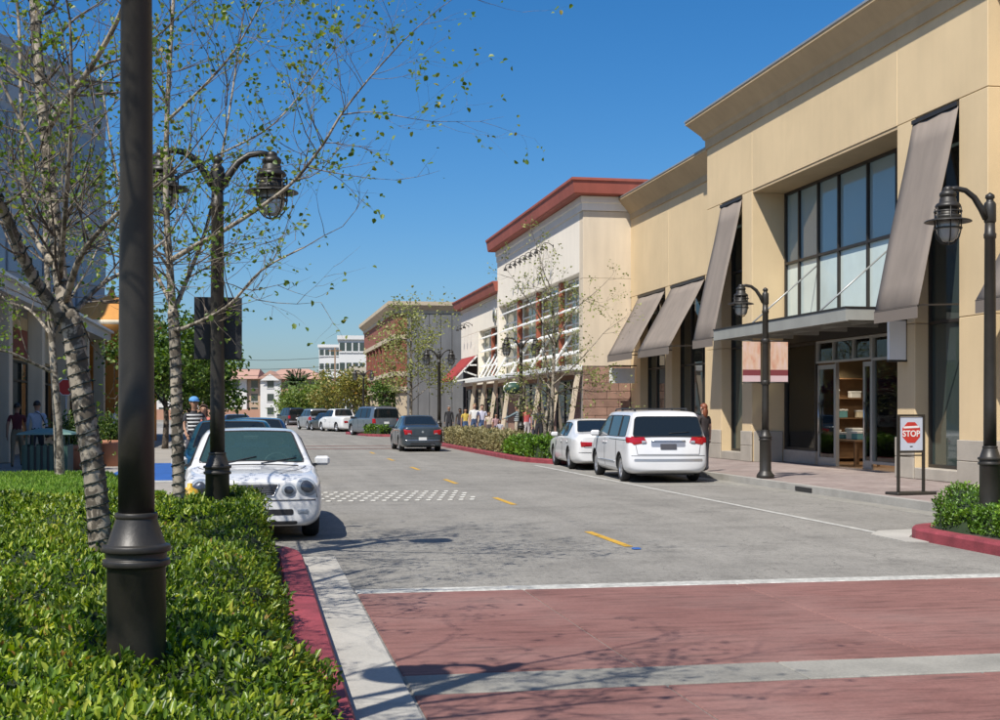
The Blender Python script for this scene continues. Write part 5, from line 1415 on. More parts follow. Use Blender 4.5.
def d_lexus(car, e, L, W):
    body = MT['paint_white']
    for sg in (-1, 1):
        h = car.patch('x', 1, ellipse(sg * .665, .695, .135, .105, 22, -sg * .35), .008, .02).build('headlight', MT['lamp_clear'], e)
        car.patch('x', 1, ellipse(sg * .665, .695, .085, .062, 18, -sg * .35), .032, .012).build('reflector', MT['lamp_dark'], h)
        h = car.patch('x', 1, ellipse(sg * .44, .665, .092, .082, 20, -sg * .2), .008, .018).build('headlight', MT['lamp_clear'], e)
        car.patch('x', 1, ellipse(sg * .44, .665, .058, .05, 16), .03, .010).build('reflector', MT['lamp_dark'], h)
        car.patch('x', 1, rrect(sg * .62 - .07, sg * .62 + .07, .36, .415, .02), .006, .004).build('fog_lamp', MT['lamp_clear'], e)
    g = car.patch('x', 1, [(-.315, .735), (-.25, .60), (.25, .60), (.315, .735)], .004, 0, 4).build('grille', MT['plastic_black'], e)
    for k in range(5): car.line('x', 1, [(-.30 + .012 * k, .715 - .025 * k), (.30 - .012 * k, .715 - .025 * k)], .007, .010).build('grille_bar', MT['wheel'], g)
    car.line('x', 1, [(-.32, .742), (-.25, .592), (.25, .592), (.32, .742)], .014, .008).build('grille_surround', MT['chrome'], g)
    car.patch('x', 1, rrect(-.50, .50, .345, .42, .025), .004, 0, 3).build('intake', MT['plastic_black'], e)
    car.patch('x', 1, rrect(-.55, .55, .225, .27, .02), .004, 0, 3).build('lower_lip', MT['plastic_black'], e)
    car.line('x', 1, [(-.78, .535), (.78, .535)], .012, .004).build('bumper_seam', MT['plastic_black'], e)
    for sg in (-1, 1):
        car.line('z', 1, [(2.05, sg * .33), (1.6, sg * .56), (1.15, sg * .72)], .008, .001).build('bonnet_gap', MT['plastic_black'], e)
    mirror_pair(e, .78, .88, .94, body)
    plate(car, e, 1, .475, .15, .05)
    car.line('z', 1, [(1.17, -.62), (1.17, .62)], .02, .004).build('cowl_gap', MT['plastic_black'], e)
    for y in (-.42, .12): car.line('z', 1, [(1.13, y), (.98, y + .48)], .016, .012).build('wiper', MT['plastic_black'], e)
    for sg in (-1, 1):
        car.line('x', 1, [(sg * .78, .70), (sg * .80, .56)], .008, .002).build('wing_gap', MT['plastic_black'], e)
        car.line('y', sg, [(1.9, .52), (1.55, .50)], .012, .004).build('side_moulding', body, e); car.line('y', sg, [(.9, .50), (-1.1, .50)], .03, .006).build('side_moulding', body, e)
    car.patch('x', 1, ellipse(0, .668, .05, .035, 14), .02).build('badge', MT['chrome'], e)
    doors(car, e, (.95, -.30, -1.25), .30, .86); handles(car, e, (-.12, -1.05), .76, body)
    # cabin: seats, dash and wheel seen through the windscreen
    for sg in (-1, 1):
        s_ = MB(); s_.cbox(-.45, .08, sg * .36 - .25, sg * .36 + .25, .42, .58, .05); s_.prism([(-.52, .5), (-.38, .5), (-.55, 1.12), (-.66, 1.12)], 'y', sg * .36 - .24, sg * .36 + .24); so = s_.build('seat', MT['seat'], e)
        s_ = MB(); s_.ellipsoid((-.66, sg * .36, 1.21), (.06, .14, .09)); s_.build('headrest', MT['seat'], so)
    s_ = MB(); s_.cbox(-1.35, -1.0, -.65, .65, .45, .62, .05); s_.prism([(-1.5, .55), (-1.3, .55), (-1.5, 1.08), (-1.6, 1.08)], 'y', -.62, .62); s_.build('rear_seat', MT['seat'], e)
    s_ = MB(); s_.prism([(.55, .72), (1.02, .80), (1.02, .90), (.75, .93), (.55, .88)], 'y', -.72, .72); s_.build('dashboard', MT['cabin'], e)
    s_ = MB(); s_.lathe([(.175, -.015), (.195, -.015), (.195, .015), (.175, .015)], n=20, axis='x', closed=True); s_.bar((0, -.17, 0), (0, .17, 0), .02, .05); s_.build('steering_wheel', MT['plastic_black'], e, (.45, .36, .90), (0, R(-25), 0))
    s_ = MB(); s_.cbox(.42, .47, -.11, .11, 1.26, 1.32, .015); s_.build('inner_mirror', MT['plastic_black'], e)
def rear_lamps(car, e, outline, amber=None):
    for sg in (-1, 1):
        o = car.patch('x', -1, [(sg * a, b) for a, b in outline][::sg], .008, .012).build('tail_light', MT['lamp_red'], e)
        if amber: car.patch('x', -1, [(sg * a, b) for a, b in amber][::sg], .022, .004).build('reverse_lens', MT['lamp_clear'], o)
def front_lamps(car, e, outline):
    for sg in (-1, 1): car.patch('x', 1, [(sg * a, b) for a, b in outline][::sg], .008, .012).build('headlight', MT['lamp_clear'], e)
def common(car, e, L, W, colour, dx, mx, mz):
    doors(car, e, dx, .32, .86); mirror_pair(e, mx, W - .03, mz, colour)
    handles(car, e, [dx[1] + .16, dx[2] + .16] if len(dx) > 2 else [dx[0] - .9], .78, colour)
def d_camry(car, e, L, W):
    rear_lamps(car, e, [(.72, .80), (.30, .78), (.30, .68), (.70, .66)], [(.40, .76), (.30, .755), (.30, .70), (.40, .70)])
    car.patch('x', -1, rrect(-.29, .29, .66, .79, .02), .004).build('trunk_panel', MT['paint_white'], e)
    car.line('x', -1, [(-.76, .50), (.76, .50)], .014, .003).build('bumper_seam', MT['plastic_black'], e)
    car.line('x', -1, [(-.7, .83), (-.6, .64), (.6, .64), (.7, .83)], .010).build('trunk_gap', MT['plastic_black'], e)
    plate(car, e, -1, .72, .15, .05); front_lamps(car, e, [(.72, .66), (.42, .66), (.40, .57), (.70, .56)])
    common(car, e, L, W, MT['paint_white'], (.98, -.22, -1.2), .72, .93)
def d_passat(car, e, L, W):
    rear_lamps(car, e, [(.76, .90), (.44, .86), (.44, .71), (.72, .69)], [(.60, .74), (.48, .74), (.48, .71), (.60, .71)])
    plate(car, e, -1, .52, .16, .065)
    car.line('x', -1, [(-.72, .46), (.72, .46)], .03, .004).build('bumper_strip', MT['chrome'], e)
    car.line('x', -1, [(-.6, .92), (-.5, .64), (.5, .64), (.6, .92)], .012).build('trunk_gap', MT['plastic_black'], e)
    car.patch('x', -1, ellipse(0, .80, .05, .05, 14), .012).build('badge', MT['chrome'], e)
    car.patch('x', -1, rrect(-.5, .5, .29, .37, .02), .004).build('diffuser', MT['plastic_black'], e)
    for y in (.38, .46): MB().lathe([(.03, 0), (.03, .12), (.022, .12), (.022, 0)], (-L / 2 + .0, -y, .27), 10, 'x').build('exhaust', MT['chrome'], e)
    front_lamps(car, e, [(.72, .66), (.42, .66), (.40, .57), (.70, .56)]); common(car, e, L, W, MT['paint_grey'], (.98, -.22, -1.2), .72, .95)
def d_plain(col):
    def f(car, e, L, W):
        rear_lamps(car, e, [(.74, .86), (.42, .84), (.42, .70), (.72, .68)]); plate(car, e, -1, .55); plate(car, e, 1, .42)
        front_lamps(car, e, [(.76, .67), (.42, .66), (.40, .56), (.72, .55)]); car.patch('x', 1, rrect(-.34, .34, .55, .64, .03), .004).build('grille', MT['plastic_black'], e)
        car.patch('x', 1, rrect(-.5, .5, .30, .38, .03), .004).build('intake', MT['plastic_black'], e)
        common(car, e, L, W, col, (.98, -.22, -1.2), .72, .95)
    return f
def d_sienna(car, e, L, W):
    wm = MT['paint_pearl']
    for sg in (-1, 1):
        o = car.patch('x', -1, [(sg * a, b) for a, b in ((.85, 1.075), (.56, 1.065), (.50, .93), (.80, .88), (.84, .92))][::sg], .010, .014).build('tail_light', MT['lamp_red'], e)
        car.patch('x', -1, [(sg * a, b) for a, b in ((.62, .97), (.53, .97), (.52, .925), (.62, .915))][::sg], .03, .003).build('reverse_lens', MT['lamp_clear'], o)
        car.patch('y', sg, [(-2.10, 1.06), (-2.36, 1.05), (-2.38, .92), (-2.22, .93)], .008, .006).build('tail_light', MT['lamp_red'], e)
        car.line('y', sg, [(1.45, .46), (.9, .46)], .03, .006).build('side_moulding', MT['wheel'], e); car.line('y', sg, [(.85, .46), (-1.0, .46)], .03, .006).build('side_moulding', MT['wheel'], e)
        car.line('y', sg, [(-.35, .99), (-2.2, .985)], .014, .001).build('slide_rail', MT['plastic_black'], e)
    car.patch('x', -1, rrect(-.40, .40, .83, .955, .03), .003).build('plate_recess', MT['wheel'], e)
    car.patch('x', -1, rrect(-.19, .19, .77, .90, .015), .012).build('number_plate', MT['dark_plate'], e)
    car.line('x', -1, [(-.40, .965), (.40, .965)], .035, .012).build('tailgate_trim', MT['chrome'], e)
    car.patch('x', -1, rrect(-.80, .80, .50, .56, .02), .006).build('bumper_step', MT['wheel'], e)
    car.line('x', -1, [(-.86, .63), (.86, .63)], .012, .002).build('bumper_seam', MT['plastic_black'], e)
    car.line('x', -1, [(-.80, 1.10), (-.72, .66), (.72, .66), (.80, 1.10)], .012).build('tailgate_gap', MT['plastic_black'], e)
    car.line('x', -1, [(-.02, 1.14), (-.5, 1.17)], .014, .014).build('wiper', MT['plastic_black'], e)
    for sg in (-1, 1):
        pts = []
        for x in (1.0, .4, -.3, -1.0, -1.7):
            h, _ = car.hit('z', 1, x, sg * .62); pts.append((h.x, h.y, h.z + .055))
        m = MB(); m.tube(pts, .020, 6)
        for x, y, z in (pts[0], pts[2], pts[4]): m.box(x - .04, x + .04, y - .018, y + .018, z - .07, z)
        m.build('roof_rail', MT['plastic_black'], e)
    for x in (.1, -1.2):
        h, _ = car.hit('z', 1, x, 0); MB().bar((x, -.62, h.z + .03), (x, .62, h.z + .03), .05, .025).build('roof_bar', MT['plastic_black'], e)
    front_lamps(car, e, [(.80, .80), (.48, .78), (.46, .66), (.76, .64)])
    doors(car, e, (1.28, .22, -1.15), .34, 1.0); mirror_pair(e, 1.12, .93, 1.06, wm, 1.1); handles(car, e, (.38, .08), .90, wm)
def d_suv(col, cladding=False):
    def f(car, e, L, W):
        rear_lamps(car, e, [(.93, 1.12), (.74, 1.12), (.72, .84), (.92, .82)])
        plate(car, e, -1, .86, .17, .07); car.patch('x', -1, rrect(-.86, .86, .46, .60, .04), .02).build('bumper', MT['wheel'] if cladding else MT['plastic_black'], e)
        car.line('x', -1, [(-.78, 1.15), (-.74, .66), (.74, .66), (.78, 1.15)], .014).build('tailgate_gap', MT['plastic_black'], e)
        front_lamps(car, e, [(.80, .84), (.50, .84), (.48, .70), (.78, .68)]); car.patch('x', 1, rrect(-.44, .44, .60, .82, .04), .006).build('grille', MT['plastic_black'], e)
        for sg in (-1, 1):
            pts = []
            for x in (.8, .0, -.9, -1.8):
                h, _ = car.hit('z', 1, x, sg * .58); pts.append((h.x, h.y, h.z + .05))
            m = MB(); m.tube(pts, .022, 6); m.build('roof_rail', MT['plastic_black'], e)
        doors(car, e, (1.25, .15, -1.0), .40, 1.05); mirror_pair(e, 1.0, W - .02, 1.14, MT['plastic_black'], 1.25); handles(car, e, (.3, -.8), 1.0, col)
    return f
MT['paint_white'] = paint('white_car_paint', (0.68, 0.68, 0.67)); MT['paint_pearl'] = paint('pearl_white_car_paint', (0.66, 0.665, 0.67)); MT['paint_grey'] = paint('blue_grey_car_paint', (0.055, 0.075, 0.092), .5)
MT['paint_teal'] = paint('dark_teal_car_paint', (0.012, 0.05, 0.058), .2); MT['paint_navy'] = paint('navy_car_paint', (0.014, 0.03, 0.07), .2); MT['paint_silver'] = paint('silver_car_paint', (0.42, 0.43, 0.44), .6)
MT['paint_slate'] = paint('slate_car_paint', (0.15, 0.18, 0.21), .5); MT['paint_black'] = paint('black_car_paint', (0.015, 0.015, 0.017)); MT['dark_plate'] = M('dark_plate_frame', (0.06, 0.06, 0.07), 0.5)
# ------------------------------------------------------------------ the vehicles of the street
def build_lexus(): return make_vehicle('parked_sedan', 'white sedan with four oval headlamps parked nose towards the hedge', 'car', 'sedan', 4.80, .90, MT['paint_white'], (.86, 3.66), .315, .765, d_lexus, glass={'windscreen': MT['car_glass_clear'], 'side_window': MT['car_glass_clear'], 'rear_window': MT['car_glass_clear']}, interior=True, level=3)
def build_sienna(): return make_vehicle('parked_minivan', 'white minivan with black roof rails parked by the brick pavement', 'van', 'van', 5.05, .97, MT['paint_pearl'], (1.0, 4.03), .33, .83, d_sienna, level=3)
def build_camry(): return make_vehicle('parked_sedan', 'white sedan with wide red tail lights in front of the minivan', 'car', 'sedan', 4.78, .89, MT['paint_white'], (.92, 3.62), .315, .76, d_camry, level=3, H=1.43, deck=1.04)
def build_passat(): return make_vehicle('moving_sedan', 'blue grey sedan driving away along the street', 'car', 'sedan', 4.70, .88, MT['paint_grey'], (.90, 3.60), .32, .75, d_passat, H=1.47, deck=1.06, belt=.93)
def put(o, x, y, head, z=0.0):
    """head: heading in degrees left of straight up the street; 180 faces the camera"""
    o.location = (x, y, z); o.rotation_euler = (0, 0, R(90 + head))
put(build_lexus(), -.06, 19.1, 181)
put(make_vehicle('parked_sedan', 'dark teal sedan parked behind the white four lamp sedan', 'car', 'sedan', 4.75, .90, MT['paint_teal'], (.9, 3.6), .32, .765, d_plain(MT['paint_teal']), H=1.50, belt=.95), -.40, 25.1, 180)
put(make_vehicle('parked_sedan', 'navy sedan parked behind the dark teal sedan', 'car', 'sedan', 4.6, .88, MT['paint_navy'], (.9, 3.5), .32, .75, d_plain(MT['paint_navy']), H=1.50, belt=.95), .02, 31.2, 180)
put(make_vehicle('parked_sedan', 'small dark sedan parked far along the left kerb', 'car', 'sedan', 4.5, .87, MT['paint_navy'], (.9, 3.45), .31, .74, d_plain(MT['paint_navy']), H=1.45), *road(-.35, 74)[:2], R(0) + 180 + math.degrees(road_head(74)))
put(build_sienna(), 9.50, 31.05, -4)
put(build_camry(), 9.72, 37.2, -4.0)
put(build_passat(), 6.62, 54.2, 0)
def suv(label, col, L=5.2, W=1.0, H=1.92, **kw): return make_vehicle('parked_suv', label, 'car', 'van', L, W, col, (1.0, 4.05), .38, .84, d_suv(col, True), H=H, hood=1.10, belt=1.14, cowl=1.35, wt=2.05, nose=.92, bp=2.75, cp=3.85, rake=.16, **kw)
put(suv('slate grey SUV with dark glass parked past the grey panelled wall', MT['paint_slate']), *gz(373, 435.5)[:2], 15)
p = gz(343, 431.5)
pk = make_vehicle('parked_pickup', 'white pickup truck parked in front of the slate SUV', 'truck', 'sedan', 5.5, .97, MT['paint_white'], (.95, 4.3), .37, .82, d_plain(MT['paint_white']), H=1.78, hood=1.0, nose=.86, deck=1.22, belt=1.14, cowl=1.30, wt=1.95, rr=3.25, rb=3.60)
put(pk, p.x - .2, p.y, 17)
p = gz(328, 431); put(make_vehicle('parked_sedan', 'dark sedan parked ahead of the white pickup', 'car', 'sedan', 4.6, .88, MT['paint_black'], (.9, 3.5), .32, .75, d_plain(MT['paint_black']), H=1.46), p.x, p.y + 1.5, 16)
p = gz(314, 430); put(suv('silver SUV with dark rear glass parked by the green trees', MT['paint_silver'], 4.7, .93, 1.80), p.x, p.y + 2, 12)
p = at(291, 424, 132); put(suv('black SUV parked under the green trees at the bend', MT['paint_black'], 5.0, .98, 1.9), p.x, p.y, 14)
# ------------------------------------------------------------------ vegetation
MT['leaf_hedge'] = leafmat('glossy_hedge_leaf', [(0.0, (0.022, 0.05, 0.008)), (0.28, (0.07, 0.135, 0.016)), (0.55, (0.20, 0.30, 0.030)), (0.82, (0.40, 0.46, 0.06)), (0.96, (0.50, 0.48, 0.09)), (1.0, (0.34, 0.19, 0.06))], 0.36, 0.32, 0.45)
MT['leaf_box'] = leafmat('bright_box_leaf', [(0.0, (0.04, 0.10, 0.012)), (0.5, (0.13, 0.26, 0.028)), (1.0, (0.27, 0.40, 0.05))], 0.4, 0.25)
MT['leaf_dark'] = leafmat('rosemary_needle', [(0.0, (0.02, 0.05, 0.02)), (0.6, (0.05, 0.11, 0.04)), (1.0, (0.11, 0.18, 0.07))], 0.5, 0.2)
MT['leaf_tan'] = leafmat('straw_grass_leaf', [(0.0, (0.16, 0.15, 0.06)), (0.5, (0.32, 0.28, 0.13)), (1.0, (0.46, 0.41, 0.22))], 0.6, 0.25)
MT['leaf_young'] = leafmat('young_plane_leaf', [(0.0, (0.05, 0.10, 0.015)), (0.5, (0.13, 0.21, 0.03)), (0.85, (0.24, 0.30, 0.06)), (1.0, (0.30, 0.20, 0.05))], 0.45, 0.4)
MT['leaf_green'] = leafmat('street_tree_leaf', [(0.0, (0.03, 0.07, 0.012)), (0.5, (0.08, 0.15, 0.02)), (1.0, (0.17, 0.23, 0.04))], 0.5, 0.3)
MT['leaf_autumn'] = leafmat('olive_orange_leaf', [(0.0, (0.10, 0.11, 0.025)), (0.5, (0.22, 0.23, 0.05)), (0.8, (0.32, 0.27, 0.07)), (1.0, (0.44, 0.24, 0.08))], 0.5, 0.3)
MT['leaf_far'] = leafmat('pale_street_tree_leaf', [(0.0, (0.06, 0.11, 0.02)), (0.5, (0.15, 0.22, 0.04)), (1.0, (0.28, 0.32, 0.08))], 0.5, 0.35)
MT['leaf_pale'] = leafmat('pale_spring_leaf', [(0.0, (0.14, 0.17, 0.05)), (0.5, (0.27, 0.30, 0.09)), (1.0, (0.40, 0.40, 0.16))], 0.5, 0.35)
MT['leaf_palm'] = leafmat('palm_frond', [(0.0, (0.03, 0.06, 0.02)), (1.0, (0.09, 0.13, 0.05))], 0.5, 0.2)
MT['grass'] = leafmat('lawn_grass', [(0.0, (0.09, 0.20, 0.02)), (0.5, (0.18, 0.34, 0.035)), (1.0, (0.32, 0.45, 0.07))], 0.5, 0.3)
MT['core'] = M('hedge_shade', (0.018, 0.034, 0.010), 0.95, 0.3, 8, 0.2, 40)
MT['lawn_soil'] = M('lawn_soil', (0.05, 0.085, 0.02), 0.95, 0.2, 4)
def bark_mat(name, pale, dark, amt):
    m, nt, b = new_mat(name)
    v = obj_vec(nt, (1, 1, .55))
    a = noise(nt, v, 9, 5, .6, .5)
    c = ramp(nt, a, [(0.30, tuple(q * .72 for q in pale)), (0.55, pale), (0.75, tuple(min(1, q * 1.18) for q in pale))])
    d = ramp(nt, noise(nt, obj_vec(nt, (1, 1, .9)), 10, 5, .65, .6), [(0.50 - amt, 1.0), (0.56 - amt, 0.0)])
    c = mixc(nt, d, c, dark)
    nt.links.new(c, b.inputs['Base Color']); b.inputs['Roughness'].default_value = .85
    bump(nt, b, a, .6, .02)
    return m
MT['bark'] = bark_mat('mottled_pale_bark', (0.32, 0.275, 0.21), (0.085, 0.07, 0.05), 0.04)
MT['bark_dark'] = bark_mat('brown_bark', (0.13, 0.10, 0.075), (0.05, 0.04, 0.03), 0.02)
MT['bark_twig'] = bark_mat('grey_brown_twig', (0.20, 0.165, 0.125), (0.07, 0.055, 0.04), 0.03)
MT['wire'] = M('dark_green_light_wire', (0.012, 0.02, 0.014), 0.6)

def leaves_np(c, d, nrm, ln, wd, rng, fold=.25):
    """folded two-quad leaves. c centres, d growth directions, nrm approximate up of each leaf, ln, wd sizes"""
    n = len(c)
    d = d / np.linalg.norm(d, axis=1, keepdims=True)
    s_ = np.cross(d, nrm); s_ /= (np.linalg.norm(s_, axis=1, keepdims=True) + 1e-9)
    u = np.cross(s_, d)
    ln = ln[:, None]; wd = wd[:, None]
    base = c; tip = c + d * ln - u * ln * .10
    l1 = c + d * ln * .32 + s_ * wd * .46 + u * wd * fold; l2 = c + d * ln * .70 + s_ * wd * .40 + u * wd * fold * .8
    r1 = c + d * ln * .32 - s_ * wd * .46 + u * wd * fold; r2 = c + d * ln * .70 - s_ * wd * .40 + u * wd * fold * .8
    V = np.stack([base, l1, l2, tip, r2, r1], 1).reshape(-1, 3)
    i = np.arange(n)[:, None] * 6
    F = np.stack([i + np.array([[0, 3, 2, 1]]), i + np.array([[0, 5, 4, 3]])], 1).reshape(-1, 4)
    return V, F
def unit(v): return v / (np.linalg.norm(v, axis=1, keepdims=True) + 1e-9)

def hedge(label, hf, inside, x0, x1, y0, y1, zb, per_m2, ln, wd, mat, seed, sides=True, name='hedge', cat='hedge', upright=.55, cell=.12, dens=None, rep=5):
    """hf(x, y): height of the clipped top; inside(x, y): footprint test. Leaves cover the top and the sheer edges."""
    rng = np.random.default_rng(seed)
    area = (x1 - x0) * (y1 - y0); n = int(area * per_m2)
    X = rng.uniform(x0, x1, n); Y = rng.uniform(y0, y1, n)
    keep = inside(X, Y)
    if dens is not None: keep &= rng.random(n) < dens(X, Y)
    X, Y = X[keep], Y[keep]
    e_ = .05
    Z = hf(X, Y); gx = (hf(X + e_, Y) - Z) / e_; gy = (hf(X, Y + e_) - Z) / e_
    nr = unit(np.stack([-gx, -gy, np.ones_like(X)], 1))
    Z = Z + zb - np.abs(rng.normal(0, .045, len(X))) + (rng.random(len(X)) > .94) * rng.uniform(0, .05, len(X))
    C = np.stack([X, Y, Z], 1); Nn = nr
    if sides:                                # sheer faces: march the footprint border
        m = int(n * .55); bx = rng.uniform(x0, x1, m * 3); by = rng.uniform(y0, y1, m * 3)
        a = rng.uniform(0, 2 * np.pi, m * 3); w = .10
        inn = inside(bx, by) & ~inside(bx + w * np.cos(a), by + w * np.sin(a))
        bx, by, a = bx[inn], by[inn], a[inn]
        bx = np.repeat(bx, rep); by = np.repeat(by, rep); a = np.repeat(a, rep)
        t = rng.uniform(.03, 1, len(bx)); z = zb + hf(bx, by) * t
        bul = .05 + .04 * np.sin(bx * 9 + by * 7 + z * 11)
        if dens is not None:
            k2 = rng.random(len(bx)) < dens(bx, by); bx, by, a, z, bul = bx[k2], by[k2], a[k2], z[k2], bul[k2]
        C2 = np.stack([bx + np.cos(a) * (bul + rng.normal(0, .02, len(bx))), by + np.sin(a) * (bul + rng.normal(0, .02, len(bx))), z], 1)
        N2 = np.stack([np.cos(a), np.sin(a), np.full_like(a, .35)], 1)
        C = np.concatenate([C, C2]); Nn = np.concatenate([Nn, unit(N2)])
    k = len(C)
    d = unit(Nn * upright + rng.normal(0, .5, (k, 3)) + np.array([0, 0, .45]))
    up = unit(rng.normal(0, .6, (k, 3)) + np.array([0, 0, 1.0]) + Nn * .4)
    sc = rng.uniform(.45, 1.35, k)
    V, F = leaves_np(C, d, up, ln * sc, wd * sc, rng)
    tone = np.clip(rng.beta(2, 2.4, k) + .14 * np.sin(C[:, 0] * 4.3 + C[:, 1] * 3.7) * np.sin(C[:, 1] * 2.9 - C[:, 0]), 0, 1)  # wave term darkens whole clumps, imitating dappled shadow in the leaf colour
    e = empty(name, ((x0 + x1) / 2, (y0 + y1) / 2, zb), 0, label, cat)
    off = np.array([(x0 + x1) / 2, (y0 + y1) / 2, zb])
    lo = link('leaves', np_mesh('leaves', V - off, F, mat, np.repeat(tone, 2)), e); lo['kind'] = 'stuff'
    # solid core sheet below the leaf skin, coloured dark for shade between leaves
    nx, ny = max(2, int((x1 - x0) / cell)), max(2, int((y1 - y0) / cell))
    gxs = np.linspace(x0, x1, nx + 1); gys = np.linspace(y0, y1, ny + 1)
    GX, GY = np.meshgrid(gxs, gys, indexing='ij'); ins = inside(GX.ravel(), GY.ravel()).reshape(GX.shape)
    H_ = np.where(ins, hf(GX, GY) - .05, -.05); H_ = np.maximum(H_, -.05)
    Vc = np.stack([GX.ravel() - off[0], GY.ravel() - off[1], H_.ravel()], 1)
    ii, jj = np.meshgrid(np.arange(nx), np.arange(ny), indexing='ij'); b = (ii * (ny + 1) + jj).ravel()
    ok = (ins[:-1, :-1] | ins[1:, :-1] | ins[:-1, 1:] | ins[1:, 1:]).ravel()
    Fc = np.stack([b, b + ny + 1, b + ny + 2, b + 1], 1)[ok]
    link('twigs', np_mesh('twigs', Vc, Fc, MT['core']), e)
    return e
# foreground bed: low, loose growth along the kerb and a higher clipped block at the far end
def ho(x, y): return .055 * np.sin(x * 5.1 + y * 2.3) + .04 * np.sin(y * 4.3 - x * 3.1) + .035 * np.sin(x * 13 + 1 + 2 * np.sin(y * 3)) * np.sin(y * 11 + 2 * np.sin(x * 4)) + .03 * np.sin(x * 27 + 3 * np.sin(y * 5)) * np.sin(y * 23)
edge_x = lambda y: .10 + .15 * np.clip((7.6 - y) / 1.2, 0, 1) + .035 * np.sin(y * 2.2) + .035 * np.sin(y * 6.1)
def h_low(x, y): return .43 + ho(x, y) + .10 * np.clip((-x - .2) / 1.5, 0, 1) + .05 * np.clip((y - 6) / 5, 0, 1) - .22 * np.clip((x - (edge_x(y) - .28)) / .28, 0, 1) ** 2
hedge('broad glossy green hedge filling the foreground planter', h_low, lambda x, y: (x < edge_x(y)) & (x > -3.2) & (y < 12.45 + .1 * np.sin(x * 5)) & ((x + .52) ** 2 + (y - 6.0) ** 2 > .16 ** 2), -3.2, .42, 2.6, 12.6, .13, 4300, .044, .019, MT['leaf_hedge'], 3, upright=.6, dens=lambda x, y: np.clip(5.2 / np.maximum(y, 3.5), .42, 1.0))
def h_blk(x, y): return .595 + ho(x, y) * .7 - .10 * np.clip((x - .0) / .2, 0, 1) ** 2
hedge('taller clipped hedge block at the end of the planter before the white sedan', h_blk, lambda x, y: (x < .04 + .04 * np.sin(y * 5)) & (x > -3.2) & (y > 12.5 + .1 * np.sin(x * 5)) & (y < 15.1) & ((x + .40) ** 2 + (y - 14.4) ** 2 > .15 ** 2), -3.2, .25, 12.3, 15.2, .13, 2500, .050, .023, MT['leaf_hedge'], 4)
# right corner
def h_r(x, y): return .46 + ho(x, y) - .12 * np.clip(1 - (x - 8.85) / .3, 0, 1) ** 2
hedge('clipped bright green hedge on the right corner bed', h_r, lambda x, y: (x > 8.82 + .05 * np.sin(y * 4)) & (x < 10.4) & (y < 16.0 - .5 * np.clip(9.5 - x, 0, 1) ** 2) & (y > 7), 8.7, 10.5, 7, 16.1, .13, 1900, .042, .022, MT['leaf_box'], 5, rep=14)
def spiky(label, x0, x1, y0, y1, h, n, seed, mat, zb=.13, w=.012, name='rosemary_bush', cat='bush'):
    rng = np.random.default_rng(seed); V = []; Fs = []; k = n
    C = np.stack([rng.uniform(x0, x1, k), rng.uniform(y0, y1, k), np.full(k, zb)], 1)
    # needles along upright stems
    stems = 34; out_c = []; out_d = []
    sx = rng.uniform(x0, x1, (stems,)); 
    S0 = np.stack([rng.uniform(x0, x1, k), rng.uniform(y0, y1, k)], 1); lean = rng.normal(0, .12, (k, 2)); hh = h * rng.uniform(.6, 1.05, k)
    t = rng.uniform(.1, 1, k)
    C = np.stack([S0[:, 0] + lean[:, 0] * t, S0[:, 1] + lean[:, 1] * t, zb + hh * t], 1)
    d = unit(np.stack([rng.normal(0, .5, k), rng.normal(0, .5, k), np.full(k, .9)], 1)); up = unit(rng.normal(0, 1, (k, 3)))
    V, F = leaves_np(C, d, up, np.full(k, .09) * rng.uniform(.7, 1.3, k), np.full(k, w), rng)
    off = np.array([(x0 + x1) / 2, (y0 + y1) / 2, zb])
    e = empty(name, tuple(off), 0, label, cat); lo = link('leaves', np_mesh('leaves', V - off, F, mat, np.repeat(rng.random(k), 2)), e); lo['kind'] = 'stuff'
    m = MB()
    for i in range(30):
        x, y = rng.uniform(x0, x1) - off[0], rng.uniform(y0, y1) - off[1]; m.tube([(x, y, 0), (x + rng.normal(0, .05), y + rng.normal(0, .05), h * .85)], .008, 4)
    mo = m.build('stems', MT['bark_dark'], e); mo['kind'] = 'stuff'
    return e
spiky('spiky dark green rosemary bush behind the right corner hedge', 9.9, 12.4, 15.0, 16.1, .66, 9000, 7, MT['leaf_dark'])
# mid-block planting
def h_c(x, y): return .63 + ho(x, y) * 1.4
hedge('straw coloured ornamental grass hedge in the mid block planter', h_c, lambda x, y: (x > 8.75) & (x < 9.75) & (y > 45.6) & (y < 60.5), 8.7, 9.8, 45.5, 60.6, .13, 380, .12, .045, MT['leaf_tan'], 8, rep=16)
def h_d(x, y): return .55 + ho(x, y) * 1.3
hedge('green clipped hedge in the mid block planter beside the white cars', h_d, lambda x, y: (x > 8.8 + .6 * np.clip(40.8 - y, 0, 1)) & (x < 10.9) & (y > 39.2) & (y < 46.6), 8.8, 10.95, 39.2, 46.7, .13, 420, .10, .05, MT['leaf_box'], 9, rep=22)
pA = road(8.75, 82.2); 
hedge('small yellow green shrub patch beside the slate SUV', lambda x, y: .55 + ho(x, y), lambda x, y: ((x - 7.9) / .9) ** 2 + ((y - 85.2) / 2.6) ** 2 < 1, 6.9, 8.9, 82.5, 87.9, .13, 260, .12, .06, MT['leaf_box'], 10, rep=16)
pB = gz(286, 424)
hedge('dark green shrub patch at the foot of the far trees', lambda x, y: .9 + ho(x, y) * 2, lambda x, y: ((x - 6.0) / 3.2) ** 2 + ((y - 142) / 2.5) ** 2 < 1, 2.6, 9.4, 139, 145, .1, 120, .2, .1, MT['leaf_green'], 11, cell=.4)
